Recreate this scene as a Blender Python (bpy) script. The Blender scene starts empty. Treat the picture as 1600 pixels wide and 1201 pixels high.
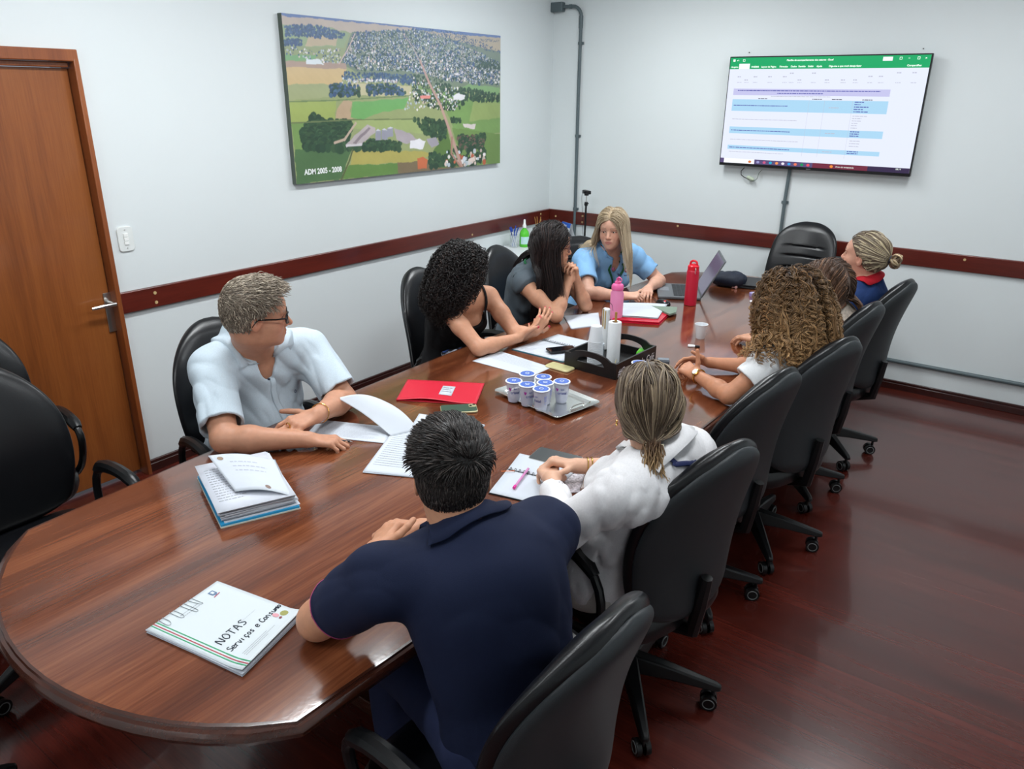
import bpy, bmesh, math, random
import numpy as np
from mathutils import Vector, Matrix
PI = math.pi
SC = bpy.context.scene
COL = SC.collection
rnd = random.Random(7)
def V3(*a): return np.array(a, dtype=float)
def nrm(v):
    v = np.asarray(v, dtype=float); return v/(np.linalg.norm(v)+1e-12)
# ---------------------------------------------------------------- camera
CAM = np.array([3.7774, -5.7276, 1.9528])
ROT = (1.2033, -0.0104, 0.6323)
FPX = 1183.6
def _rm():
    from mathutils import Euler
    return np.array(Euler(ROT, 'XYZ').to_matrix())
RM = _rm()
def ray(u, v):
    return nrm(RM @ np.array([(u-800)/FPX, -(v-600.5)/FPX, -1.0]))
def at(u, v, z=None, x=None, y=None):
    d = ray(u, v)
    if z is not None: t = (z-CAM[2])/d[2]
    elif x is not None: t = (x-CAM[0])/d[0]
    else: t = (y-CAM[1])/d[1]
    return CAM+t*d
cam = bpy.data.cameras.new('camera'); camo = bpy.data.objects.new('camera', cam); COL.objects.link(camo)
camo.location = CAM; camo.rotation_euler = ROT
cam.sensor_fit = 'HORIZONTAL'; cam.sensor_width = 36; cam.lens = FPX/1600*36
cam.clip_start = 0.05
SC.camera = camo
# ---------------------------------------------------------------- materials
def srgb(r, g=None, b=None):
    if g is None: r, g, b = r
    f = lambda c: (c/255/12.92 if c/255 <= 0.04045 else ((c/255+0.055)/1.055)**2.4)
    return (f(r), f(g), f(b))
_M = {}
def mat(name, col=(200, 200, 200), rough=.5, metal=0., spec=.5, nscale=None, namt=.08, bump=0., bscale=200., coat=0.,
        trans=0., alpha=1., attr=False, ior=1.45, emit=None, estr=0., sheen=0., stretch=(1, 1, 1), sss=0.):
    if name in _M: return _M[name]
    m = bpy.data.materials.new(name); m.use_nodes = True; nt = m.node_tree; b = nt.nodes['Principled BSDF']
    c = srgb(col)
    b.inputs['Base Color'].default_value = (*c, 1); b.inputs['Roughness'].default_value = rough
    b.inputs['Metallic'].default_value = metal; b.inputs['Specular IOR Level'].default_value = spec
    b.inputs['Coat Weight'].default_value = coat; b.inputs['Coat Roughness'].default_value = .12
    b.inputs['Transmission Weight'].default_value = trans; b.inputs['Alpha'].default_value = alpha
    b.inputs['IOR'].default_value = ior; b.inputs['Sheen Weight'].default_value = sheen
    if sss:
        b.inputs['Subsurface Weight'].default_value = sss; b.inputs['Subsurface Radius'].default_value = (1, .35, .2); b.inputs['Subsurface Scale'].default_value = .006
    if emit: b.inputs['Emission Color'].default_value = (*srgb(emit), 1); b.inputs['Emission Strength'].default_value = estr
    L = nt.links; src = None
    if attr:
        a = nt.nodes.new('ShaderNodeAttribute'); a.attribute_name = 'Col'; src = a.outputs['Color']
        if emit is not None: L.new(src, b.inputs['Emission Color'])
    if nscale:
        tc = nt.nodes.new('ShaderNodeTexCoord'); mp = nt.nodes.new('ShaderNodeMapping'); mp.inputs['Scale'].default_value = stretch
        n = nt.nodes.new('ShaderNodeTexNoise'); n.inputs['Scale'].default_value = nscale; n.inputs['Detail'].default_value = 5
        L.new(tc.outputs['Object'], mp.inputs[0]); L.new(mp.outputs[0], n.inputs['Vector'])
        mr = nt.nodes.new('ShaderNodeMapRange'); mr.inputs[1].default_value = .3; mr.inputs[2].default_value = .7
        mr.inputs[3].default_value = 1-namt; mr.inputs[4].default_value = 1+namt; L.new(n.outputs['Fac'], mr.inputs[0])
        vm = nt.nodes.new('ShaderNodeVectorMath'); vm.operation = 'SCALE'; L.new(mr.outputs[0], vm.inputs['Scale'])
        if src: L.new(src, vm.inputs[0])
        else: vm.inputs[0].default_value = c
        src = vm.outputs[0]
    if src: L.new(src, b.inputs['Base Color'])
    if bump:
        tc = nt.nodes.new('ShaderNodeTexCoord'); n = nt.nodes.new('ShaderNodeTexNoise'); n.inputs['Scale'].default_value = bscale; n.inputs['Detail'].default_value = 3
        L.new(tc.outputs['Object'], n.inputs['Vector'])
        bp = nt.nodes.new('ShaderNodeBump'); bp.inputs['Strength'].default_value = bump; bp.inputs['Distance'].default_value = .002
        L.new(n.outputs['Fac'], bp.inputs['Height']); L.new(bp.outputs[0], b.inputs['Normal'])
    _M[name] = m
    return m
def wood(name, c1, c2, c3, rough, axis='y', scale=1., bump=.15, coat=0., bscale=90, plank=None, spec=.5, glaze=False):
    if name in _M: return _M[name]
    m = bpy.data.materials.new(name); m.use_nodes = True; nt = m.node_tree; b = nt.nodes['Principled BSDF']; L = nt.links
    tc = nt.nodes.new('ShaderNodeTexCoord'); mp = nt.nodes.new('ShaderNodeMapping')
    s = {'x': (1.2, 14, 14), 'y': (14, 1.2, 14), 'z': (14, 14, 1.2)}[axis]
    mp.inputs['Scale'].default_value = tuple(q*scale for q in s); L.new(tc.outputs['Object'], mp.inputs[0])
    n = nt.nodes.new('ShaderNodeTexNoise'); n.inputs['Scale'].default_value = 1.5; n.inputs['Detail'].default_value = 8; n.inputs['Roughness'].default_value = .6
    n.inputs['Distortion'].default_value = .6; L.new(mp.outputs[0], n.inputs['Vector'])
    mp2 = nt.nodes.new('ShaderNodeMapping'); s2 = {'x': (6, 160, 160), 'y': (160, 6, 160), 'z': (160, 160, 6)}[axis]
    mp2.inputs['Scale'].default_value = s2; L.new(tc.outputs['Object'], mp2.inputs[0])
    n2 = nt.nodes.new('ShaderNodeTexNoise'); n2.inputs['Scale'].default_value = 1.; n2.inputs['Detail'].default_value = 3; L.new(mp2.outputs[0], n2.inputs['Vector'])
    mx = nt.nodes.new('ShaderNodeMath'); mx.operation = 'MULTIPLY_ADD'; mx.inputs[1].default_value = .35; L.new(n2.outputs['Fac'], mx.inputs[0])
    sb = nt.nodes.new('ShaderNodeMath'); sb.operation = 'SUBTRACT'; sb.inputs[1].default_value = .17; L.new(n.outputs['Fac'], sb.inputs[0]); L.new(sb.outputs[0], mx.inputs[2])
    cr = nt.nodes.new('ShaderNodeValToRGB'); e = cr.color_ramp.elements
    e[0].position = .3; e[0].color = (*srgb(c1), 1); e[1].position = .7; e[1].color = (*srgb(c3), 1)
    k = e.new(.5); k.color = (*srgb(c2), 1); L.new(mx.outputs[0], cr.inputs[0])
    out = cr.outputs[0]
    if plank:
        sp = nt.nodes.new('ShaderNodeSeparateXYZ'); L.new(tc.outputs['Object'], sp.inputs[0])
        ax = sp.outputs['Y'] if axis == 'x' else sp.outputs['X']
        dv = nt.nodes.new('ShaderNodeMath'); dv.operation = 'DIVIDE'; dv.inputs[1].default_value = plank; L.new(ax, dv.inputs[0])
        fl = nt.nodes.new('ShaderNodeMath'); fl.operation = 'FLOOR'; L.new(dv.outputs[0], fl.inputs[0])
        wn = nt.nodes.new('ShaderNodeTexWhiteNoise'); wn.noise_dimensions = '1D'; L.new(fl.outputs[0], wn.inputs['W'])
        mr = nt.nodes.new('ShaderNodeMapRange'); mr.inputs[3].default_value = .88; mr.inputs[4].default_value = 1.12; L.new(wn.outputs['Value'], mr.inputs[0])
        fr = nt.nodes.new('ShaderNodeMath'); fr.operation = 'FRACT'; L.new(dv.outputs[0], fr.inputs[0])
        gp = nt.nodes.new('ShaderNodeMath'); gp.operation = 'GREATER_THAN'; gp.inputs[1].default_value = .02; L.new(fr.outputs[0], gp.inputs[0])
        g2 = nt.nodes.new('ShaderNodeMapRange'); g2.inputs[3].default_value = .72; g2.inputs[4].default_value = 1.; L.new(gp.outputs[0], g2.inputs[0])
        mm = nt.nodes.new('ShaderNodeMath'); mm.operation = 'MULTIPLY'; L.new(mr.outputs[0], mm.inputs[0]); L.new(g2.outputs[0], mm.inputs[1])
        vm = nt.nodes.new('ShaderNodeVectorMath'); vm.operation = 'SCALE'; L.new(out, vm.inputs[0]); L.new(mm.outputs[0], vm.inputs['Scale']); out = vm.outputs[0]
    L.new(out, b.inputs['Base Color'])
    b.inputs['Roughness'].default_value = rough; b.inputs['Coat Weight'].default_value = coat; b.inputs['Coat Roughness'].default_value = .08
    b.inputs['Specular IOR Level'].default_value = spec
    n3 = nt.nodes.new('ShaderNodeTexNoise'); n3.inputs['Scale'].default_value = bscale; n3.inputs['Detail'].default_value = 2; L.new(tc.outputs['Object'], n3.inputs['Vector'])
    bp = nt.nodes.new('ShaderNodeBump'); bp.inputs['Strength'].default_value = bump; bp.inputs['Distance'].default_value = .001
    L.new(n3.outputs['Fac'], bp.inputs['Height']); L.new(bp.outputs[0], b.inputs['Normal']); L.new(bp.outputs[0], b.inputs['Coat Normal'])
    _M[name] = m
    return m
# ---------------------------------------------------------------- tagging / objects
def tag(o, label=None, cat=None, group=None, kind=None):
    if label: o['label'] = label
    if cat: o['category'] = cat
    if group: o['group'] = group
    if kind: o['kind'] = kind
    return o
def thing(name, label, cat, loc=(0, 0, 0), rz=0., group=None):
    o = bpy.data.objects.new(name, None); COL.objects.link(o); o.location = loc; o.rotation_euler = (0, 0, rz)
    o.empty_display_size = .05
    return tag(o, label, cat, group)
def link(name, me, m, parent=None, org=None, smooth=True):
    o = bpy.data.objects.new(name, me); COL.objects.link(o)
    if m is not None:
        for q in (m if isinstance(m, (list, tuple)) else [m]): me.materials.append(q)
    if parent is not None: o.parent = parent
    if smooth and len(me.polygons): me.polygons.foreach_set('use_smooth', [True]*len(me.polygons))
    return o
def npmesh(name, v, f, m, parent=None, org=None, col=None, smooth=True):
    """v (N,3) ; f (M,4) or (M,3) int"""
    v = np.asarray(v, dtype=np.float32)
    if org is not None: v = v-np.asarray(org, dtype=np.float32)
    f = np.asarray(f, dtype=np.int32)
    me = bpy.data.meshes.new(name)
    n = f.shape[1]; me.vertices.add(len(v)); me.vertices.foreach_set('co', v.ravel())
    me.loops.add(f.size); me.loops.foreach_set('vertex_index', f.ravel())
    me.polygons.add(len(f)); me.polygons.foreach_set('loop_start', np.arange(0, f.size, n, dtype=np.int32))
    me.polygons.foreach_set('loop_total', np.full(len(f), n, dtype=np.int32))
    me.update(calc_edges=True); me.validate()
    if col is not None:
        a = me.color_attributes.new('Col', 'FLOAT_COLOR', 'POINT')
        c = np.ones((len(v), 4), dtype=np.float32); c[:, :3] = col; a.data.foreach_set('color', c.ravel())
    return link(name, me, m, parent, smooth=smooth)
class MB:
    """collects shapes into one mesh"""
    def __init__(s): s.v = []; s.f = []; s.mi = []; s.cur = 0
    def add(s, v, f):
        o = len(s.v); s.v += [tuple(map(float, q)) for q in v]; s.f += [tuple(i+o for i in q) for q in f]; s.mi += [s.cur]*len(f); return s
    def box(s, c, d, rz=0., R=None):
        c = V3(*c); R3 = R if R is not None else np.array([[math.cos(rz), -math.sin(rz), 0], [math.sin(rz), math.cos(rz), 0], [0, 0, 1]])
        v = [c+R3@(V3(x*d[0], y*d[1], z*d[2])/2) for x in (-1, 1) for y in (-1, 1) for z in (-1, 1)]
        return s.add(v, [(0, 1, 3, 2), (4, 6, 7, 5), (0, 4, 5, 1), (2, 3, 7, 6), (0, 2, 6, 4), (1, 5, 7, 3)])
    def rbox(s, c, d, r, rz=0., n=3, R=None):
        """box rounded in plan with a small top/bottom chamfer"""
        c = V3(*c); R3 = R if R is not None else np.array([[math.cos(rz), -math.sin(rz), 0], [math.sin(rz), math.cos(rz), 0], [0, 0, 1]])
        hx, hy, hz = d[0]/2, d[1]/2, d[2]/2; e = min(hz*.45, r*.5)
        def ringp(ins, z):
            rr = max(r-ins, 1e-4); P = []
            for q, (sx, sy) in enumerate(((1, 1), (-1, 1), (-1, -1), (1, -1))):
                for i in range(n+1):
                    a = q*PI/2+i*PI/2/n
                    P.append(V3(sx*(hx-r)+rr*math.cos(a), sy*(hy-r)+rr*math.sin(a), z))
            return P
        rings = [ringp(e, -hz), ringp(0, -hz+e), ringp(0, hz-e), ringp(e, hz)]
        m = len(rings[0]); v = [c+R3@p for rg in rings for p in rg]; f = []
        for k in range(3):
            for i in range(m): f.append((k*m+i, k*m+(i+1) % m, (k+1)*m+(i+1) % m, (k+1)*m+i))
        f.append(tuple(range(m))[::-1]); f.append(tuple(range(3*m, 4*m)))
        return s.add(v, f)
    def tube(s, pts, r, n=8, caps=True, closed=False):
        pts = [V3(*p) for p in pts]; N = len(pts); rs = r if isinstance(r, (list, tuple, np.ndarray)) else [r]*N
        v = []; f = []; up = None
        for i, p in enumerate(pts):
            if closed: t = nrm(pts[(i+1) % N]-pts[i-1])
            else: t = nrm(pts[min(i+1, N-1)]-pts[max(i-1, 0)])
            if up is None:
                a = V3(0, 0, 1) if abs(t[2]) < .9 else V3(1, 0, 0); up = nrm(np.cross(np.cross(t, a), t))
            else: up = nrm(up-t*np.dot(up, t))
            w = np.cross(t, up)
            for k in range(n):
                a = 2*PI*k/n; v.append(p+rs[i]*(math.cos(a)*up+math.sin(a)*w))
        for i in range(N if closed else N-1):
            j = (i+1) % N
            for k in range(n): f.append((i*n+k, i*n+(k+1) % n, j*n+(k+1) % n, j*n+k))
        if caps and not closed: f.append(tuple(range(n))[::-1]); f.append(tuple((N-1)*n+k for k in range(n)))
        return s.add(v, f)
    def lathe(s, c, prof, n=24, R=None, cap=True):
        c = V3(*c); R3 = np.eye(3) if R is None else R; v = []; f = []
        for (r, z) in prof:
            for k in range(n):
                a = 2*PI*k/n; v.append(c+R3@V3(r*math.cos(a), r*math.sin(a), z))
        for i in range(len(prof)-1):
            for k in range(n): f.append((i*n+k, i*n+(k+1) % n, (i+1)*n+(k+1) % n, (i+1)*n+k))
        if cap: f.append(tuple(range(n))[::-1]); f.append(tuple((len(prof)-1)*n+k for k in range(n)))
        return s.add(v, f)
    def cyl(s, a, b, r, n=16, r2=None): return s.tube([a, b], [r, r if r2 is None else r2], n)
    def ball(s, c, r, n=12, sc=(1, 1, 1)):
        prof = [(max(1e-5, math.sin(PI*i/n))*r, -math.cos(PI*i/n)*r) for i in range(n+1)]
        o = len(s.v); s.lathe((0, 0, 0), prof, n*2)
        for i in range(o, len(s.v)): q = s.v[i]; s.v[i] = (c[0]+q[0]*sc[0], c[1]+q[1]*sc[1], c[2]+q[2]*sc[2])
        return s
    def prism(s, poly, z0, z1):
        n = len(poly); v = [(p[0], p[1], z0) for p in poly]+[(p[0], p[1], z1) for p in poly]
        return s.add(v, [tuple(range(n))[::-1], tuple(range(n, 2*n))]+[(i, (i+1) % n, n+(i+1) % n, n+i) for i in range(n)])
    def quad(s, a, b, c, d): return s.add([a, b, c, d], [(0, 1, 2, 3)])
    def build(s, name, m, parent=None, org=None, smooth=True, ang=35, bevel=0.):
        v = s.v
        if org is not None: v = [(a-org[0], b-org[1], c-org[2]) for a, b, c in v]
        me = bpy.data.meshes.new(name); me.from_pydata(v, [], s.f); me.update()
        o = link(name, me, m, parent, smooth=False)
        if isinstance(m, (list, tuple)): me.polygons.foreach_set('material_index', s.mi)
        if smooth:
            me.polygons.foreach_set('use_smooth', [True]*len(me.polygons))
            try: me.set_sharp_from_angle(angle=math.radians(ang))
            except Exception: pass
        if bevel:
            b = o.modifiers.new('bevel', 'BEVEL'); b.width = bevel; b.segments = 2; b.limit_method = 'ANGLE'; b.angle_limit = .6
        return o
def children(o): return [c for c in bpy.data.objects if c.parent == o]
def copy_tree(o, parent=None):
    c = o.copy(); COL.objects.link(c); c.parent = parent
    for ch in children(o): copy_tree(ch, c)
    return c
def text_geo(txt, size, bold=0., extrude=0.):
    """flat outline of a line of text in its own xy plane: (verts, faces, width)"""
    cu = bpy.data.curves.new('t', 'FONT'); cu.body = txt; cu.size = size; cu.offset = bold; cu.extrude = extrude; cu.resolution_u = 3
    ob = bpy.data.objects.new('t', cu); COL.objects.link(ob)
    dg = bpy.context.evaluated_depsgraph_get(); me = bpy.data.meshes.new_from_object(ob.evaluated_get(dg))
    v = np.array([x.co[:] for x in me.vertices]).reshape(-1, 3); f = [tuple(p.vertices) for p in me.polygons]
    bpy.data.objects.remove(ob); bpy.data.curves.remove(cu); bpy.data.meshes.remove(me)
    w = (v[:, 0].max() if len(v) else 0)
    return v, f, w
def put_text(mb, txt, size, o, ex, ey, bold=0., align=0.):
    v, f, w = text_geo(txt, size, bold)
    o, ex, ey = V3(*o), V3(*ex), V3(*ey)
    mb.add([o+ex*(p[0]-w*align)+ey*p[1] for p in v], f)
    return w
# ---------------------------------------------------------------- signed-distance modelling of bodies and clothes
def cone(a, b, ra, rb, k=.02, s=1): return dict(t='c', a=V3(*a), b=V3(*b), ra=ra, rb=rb, k=k, s=s)
def capcone(a, b, ra, rb, k=.02, s=1): return dict(t='k', a=V3(*a), b=V3(*b), ra=ra, rb=rb, k=k, s=s)
def ell(c, r, R=None, k=.02, s=1): return dict(t='e', c=V3(*c), r=V3(*r), R=np.eye(3) if R is None else np.array(R), k=k, s=s)
def fun(f, lo, hi, k=.0, s=1): return dict(t='f', f=f, lo=V3(*lo), hi=V3(*hi), k=k, s=s)
def pbox(p):
    if p['t'] in 'ck':
        m = max(p['ra'], p['rb']); return np.minimum(p['a'], p['b'])-m, np.maximum(p['a'], p['b'])+m
    if p['t'] == 'e':
        e = np.sqrt(((p['R']*p['r'][None, :])**2).sum(1)); return p['c']-e, p['c']+e
    return p['lo'], p['hi']
def pd(p, X, Y, Z):
    if p['t'] in 'ck':
        a, b = p['a'], p['b']; ba = b-a; L2 = ba@ba+1e-12
        x, y, z = X-a[0], Y-a[1], Z-a[2]
        t = (x*ba[0]+y*ba[1]+z*ba[2])/L2
        h = np.clip(t, 0, 1)
        d = np.sqrt((x-ba[0]*h)**2+(y-ba[1]*h)**2+(z-ba[2]*h)**2)-(p['ra']+(p['rb']-p['ra'])*h)
        if p['t'] == 'k': d = np.maximum(d, (t-1)*math.sqrt(L2))
        return d
    if p['t'] == 'e':
        c, r, R = p['c'], p['r'], p['R']; x, y, z = X-c[0], Y-c[1], Z-c[2]
        u = (x*R[0, 0]+y*R[1, 0]+z*R[2, 0])/r[0]; v = (x*R[0, 1]+y*R[1, 1]+z*R[2, 1])/r[1]; w = (x*R[0, 2]+y*R[1, 2]+z*R[2, 2])/r[2]
        k0 = np.sqrt(u*u+v*v+w*w)+1e-9; k1 = np.sqrt((u/r[0])**2+(v/r[1])**2+(w/r[2])**2)+1e-9
        return k0*(k0-1)/k1
    return p['f'](X, Y, Z)
def comb(F, d, p):
    k = p['k']
    if p['s'] > 0:
        m = np.minimum(F, d)
        if k > 0: h = np.maximum(k-np.abs(F-d), 0); m = m-h*h/(4*k)
        return m
    d = -d; m = np.maximum(F, d)
    if k > 0: h = np.maximum(k-np.abs(F-d), 0); m = m+h*h/(4*k)
    return m
def ev(prims, P):
    P = np.asarray(P, dtype=float); X, Y, Z = P[..., 0], P[..., 1], P[..., 2]; F = np.full(X.shape, 1.0)
    for p in prims: F = p['f'](F, X, Y, Z) if p['t'] == 'post' else comb(F, pd(p, X, Y, Z), p)
    return F
def grad(prims, P, e=.002):
    g = np.stack([ev(prims, P+np.eye(3)[i]*e)-ev(prims, P-np.eye(3)[i]*e) for i in range(3)], -1)
    return g/(np.linalg.norm(g, axis=-1, keepdims=True)+1e-9)
def hit(prims, o, d, tmax=6., off=0.):
    t = 0.
    o = np.asarray(o, float); d = nrm(d)
    for _ in range(200):
        v = float(ev(prims, o+d*t))-off
        if v < 5e-4: break
        t += max(v*.8, .0008)
        if t > tmax: return None
    return o+d*t
def mesh_sdf(prims, h, post=None, lo=None, hi=None, pad=.012):
    bl, bh = zip(*[pbox(p) for p in prims if p['s'] > 0])
    l = np.min(bl, 0)-pad; u = np.max(bh, 0)+pad
    if lo is not None: l = np.maximum(l, lo)
    if hi is not None: u = np.minimum(u, hi)
    n = np.ceil((u-l)/h).astype(int)+1
    xs, ys, zs = [(l[i]+h*np.arange(n[i])).astype(np.float32) for i in range(3)]
    F = np.full(tuple(n), .08, dtype=np.float32)
    for p in prims:
        a, b = pbox(p); m = p['k']+.03
        i0 = np.clip(np.floor((a-m-l)/h).astype(int), 0, n); i1 = np.clip(np.ceil((b+m-l)/h).astype(int)+1, 0, n)
        if (i1 <= i0).any(): continue
        s = tuple(slice(i0[i], i1[i]) for i in range(3))
        X = xs[s[0]][:, None, None]; Y = ys[s[1]][None, :, None]; Z = zs[s[2]][None, None, :]
        F[s] = comb(F[s], pd(p, X, Y, Z).astype(np.float32), p)
    if post: F = post(F, xs[:, None, None], ys[None, :, None], zs[None, None, :]).astype(np.float32)
    # closed at the borders
    for ax in range(3):
        sl = [slice(None)]*3
        for e in (0, -1): sl[ax] = e; F[tuple(sl)] = np.maximum(F[tuple(sl)], 1e-3)
    I = F < 0
    c = np.zeros(tuple(n-1), dtype=np.uint8)
    for dx in (0, 1):
        for dy in (0, 1):
            for dz in (0, 1): c += I[dx:n[0]-1+dx, dy:n[1]-1+dy, dz:n[2]-1+dz]
    act = np.nonzero((c > 0) & (c < 8)); A = np.stack(act, 1)
    idx = np.full(tuple(n-1), -1, dtype=np.int32); idx[act] = np.arange(len(A))
    cv = {}
    for dx in (0, 1):
        for dy in (0, 1):
            for dz in (0, 1): cv[dx, dy, dz] = F[act[0]+dx, act[1]+dy, act[2]+dz]
    S = np.zeros((len(A), 3)); W = np.zeros(len(A))
    for a in cv:
        for ax in range(3):
            if a[ax] == 0:
                b = list(a); b[ax] = 1; b = tuple(b); fa, fb = cv[a], cv[b]; m = (fa < 0) != (fb < 0)
                t = np.where(m, fa/np.where(m, fa-fb, 1), 0); q = np.zeros((len(A), 3)); q[:] = a; q[:, ax] += t
                S += q*m[:, None]; W += m
    V = l+(A+S/np.maximum(W, 1)[:, None])*h
    Q = []
    for ax in range(3):
        a1, a2 = (ax+1) % 3, (ax+2) % 3
        s0 = [slice(None)]*3; s1 = [slice(None)]*3; s0[ax] = slice(0, -1); s1[ax] = slice(1, None)
        for q in (s0, s1):
            q[a1] = slice(1, -1); q[a2] = slice(1, -1)
        ia, ib = I[tuple(s0)], I[tuple(s1)]
        for fl, msk in ((0, ia & ~ib), (1, ~ia & ib)):
            e = np.stack(np.nonzero(msk), 1)
            if not len(e): continue
            e[:, a1] += 1; e[:, a2] += 1
            def cell(o1, o2):
                g = e.copy(); g[:, a1] -= o1; g[:, a2] -= o2; return idx[g[:, 0], g[:, 1], g[:, 2]]
            q = np.stack([cell(1, 1), cell(0, 1), cell(0, 0), cell(1, 0)], 1)
            Q.append(q if fl == 0 else q[:, ::-1])
    Q = np.concatenate(Q) if Q else np.zeros((0, 4), int)
    Q = Q[(Q >= 0).all(1)]
    return V, Q
def noise3(X, Y, Z, sc, seed, n=5):
    r = np.random.RandomState(seed); out = 0
    for i in range(n):
        k = r.normal(size=3)*sc; q = r.normal(size=3)*sc*.6; a, b = r.uniform(0, 6.28, 2)
        out = out+np.sin(k[0]*X+k[1]*Y+k[2]*Z+a+1.3*np.sin(q[0]*X+q[1]*Y+q[2]*Z+b))
    return out/n
def folds(amp, sc, seed, fine=0.):
    """soft drapery: patches of long parallel folds over a gentle unevenness"""
    r = np.random.RandomState(seed+100); D = []
    for i in range(5):
        th = r.uniform(0, 2*PI); d = V3(math.cos(th), math.sin(th), r.uniform(-.9, .9)); D.append((nrm(d)*sc*r.uniform(3.2, 5.0), r.uniform(0, 6.28), r.randint(1000)))
    def f(F, X, Y, Z):
        w = noise3(X, Y, Z, sc*.45, seed+21, 3); g = F+amp*.55*noise3(X, Y, Z, sc*.8, seed, 4)
        for k, ph, s_ in D:
            m = np.clip(noise3(X, Y, Z, sc*.5, s_, 3)*3.0-.05, 0, 1); a = k[0]*X+k[1]*Y+k[2]*Z+ph+2.2*w
            g = g+amp*m*(np.abs(np.sin(a*.5))*1.1-.7)*(-1)
        return F+np.clip(g-F, -amp*1.4, .0035)
    return f
def frame(yaw, pitch=0., roll=0.):
    """columns: forward, left, up"""
    y, p, r = math.radians(yaw), math.radians(pitch), math.radians(roll)
    F = V3(math.cos(y)*math.cos(p), math.sin(y)*math.cos(p), math.sin(p)); L = V3(-math.sin(y), math.cos(y), 0); U = np.cross(F, L)
    L2 = L*math.cos(r)+U*math.sin(r); U2 = np.cross(F, L2)
    return np.stack([F, L2, U2], 1)
FING = [(.030, .091, (.043, .026, .021), .0088), (.0100, .096, (.047, .030, .022), .0089), (-.0105, .091, (.043, .028, .021), .0084), (-.0295, .080, (.033, .021, .018), .0074)]
def hand(W, D, N, side, curl=((20, 25, 15),)*4, spread=(6, 2, -3, -8), thumb=None, s=1.0, tips=None):
    W = V3(*W); D = nrm(D); N = nrm(np.asarray(N, float)-D*np.dot(N, D)); T = np.cross(N, D)*(1 if side == 'R' else -1)
    P = [ell(W+D*.004*s, (.027*s, .027*s, .019*s), np.stack([D, T, N], 1), k=.02)]
    for i, (off, ln, seg, r) in enumerate(FING):
        K = W+(T*off+D*ln)*s
        P.append(cone(W+(T*off*.55+D*.012-N*.002)*s, K-N*.002*s, .0155*s, .0112*s, k=.012))
        a = 0.; p = K-N*.001*s; sp = math.radians(spread[i])
        D2 = nrm(D*math.cos(sp)+T*math.sin(sp)); rr = r*s
        for j in range(3):
            a += math.radians(curl[i][j]); d = D2*math.cos(a)-N*math.sin(a); q = p+d*seg[j]*s; r2 = rr*(.93 if j < 2 else .84)
            P.append(cone(p, q, rr*(1.04 if j == 0 else 1.03), r2, k=.009 if j == 0 else .003)); p = q; rr = r2
        if tips is not None: tips.append((p+(D2*math.sin(a)*0+N*math.cos(a)+D2*math.sin(a))*r*.55*s, r*s*1.0))
    th = thumb or ((.55, .75, -.30), (.85, .45, -.30), (.95, .25, -.25))
    p = W+(D*.020+T*.020-N*.004)*s; rr = .0145*s
    for j, (ln, c) in enumerate(zip((.043, .034, .027), th)):
        d = nrm(D*c[0]+T*c[1]+N*c[2]); q = p+d*ln*s; r2 = (.0115, .0100, .0085)[j]*s
        P.append(cone(p, q, rr, r2, k=.014 if j == 0 else .004)); p = q; rr = r2
    if tips is not None: tips.append((p+N*.005*s, .010*s))
    return P
def head_prims(C, R, fem=False, s=1.0, nose=1.0, jaw=1.0, detail=True):
    def L(x, y, z): return C+R@(V3(x, y, z)*s)
    def E(x, y, z, rx, ry, rz, k=.02, sg=1, tilt=None):
        RR = R if tilt is None else R@tilt
        return ell(L(x, y, z), V3(rx, ry, rz)*s, RR, k*s, sg)
    P = [E(-.012, 0, .036, .098, .077, .088), E(-.035, 0, .005, .072, .070, .070, k=.03), E(.030, 0, -.030, .060, .060*jaw, .078, k=.03),
         E(.038, 0, -.072, .046, .046*jaw, .036, k=.03), E(.071, 0, -.093, .019, .021*jaw, .017, k=.022),
         E(.050, .038, -.030, .030, .024, .026, k=.025), E(.050, -.038, -.030, .030, .024, .026, k=.025),
         E(.062, 0, .035, .034, .052, .040, k=.03)]
    if detail:
        P += [E(.082, .030, .020, .010, .022, .007, k=.014), E(.082, -.030, .020, .010, .022, .007, k=.014)]
        for q in (1, -1): P.append(E(.098, .031*q, .002, .017, .019, .012, k=.012, sg=-1))
        P += [cone(L(.086, 0, .010), L(.108*nose if nose > 1 else .106, 0, -.030), .0075*s, .0112*s, k=.014*s)]
        for q in (1, -1):
            P.append(E(.096, .011*q, -.034, .010, .0075, .0075, k=.006))
            P.append(E(.0755, .031*q, .0025, .0148, .0165, .0138, k=.004))
            P.append(E(.094, .031*q, .0008, .0115, .0138, .0058, k=.002, sg=-1))
        P += [E(.085, 0, -.060, .013, .024, .017, k=.014), E(.0935, 0, -.0575, .0068, .019, .0042, k=.004), E(.092, 0, -.0670, .0072, .016, .0048, k=.004),
              E(.101, 0, -.0622, .009, .020, .0012, k=.003, sg=-1)]
    for q in (1, -1):
        t = np.array(Matrix.Rotation(-.25*q, 3, 'Z')@Matrix.Rotation(.15, 3, 'Y'))
        P.append(E(-.006, .0775*q, -.008, .0185, .0075, .031, k=.006, tilt=t))
        P.append(E(.000, .0835*q, -.004, .0085, .006, .017, k=.004, sg=-1, tilt=t))
    return P
ZL_X = [-.12, -.06, -.03, .0, .014, .03, .05, .065, .08, .10]; ZL_Z = [-.062, -.058, -.042, .012, .005, .030, .052, .068, .078, .085]
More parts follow.
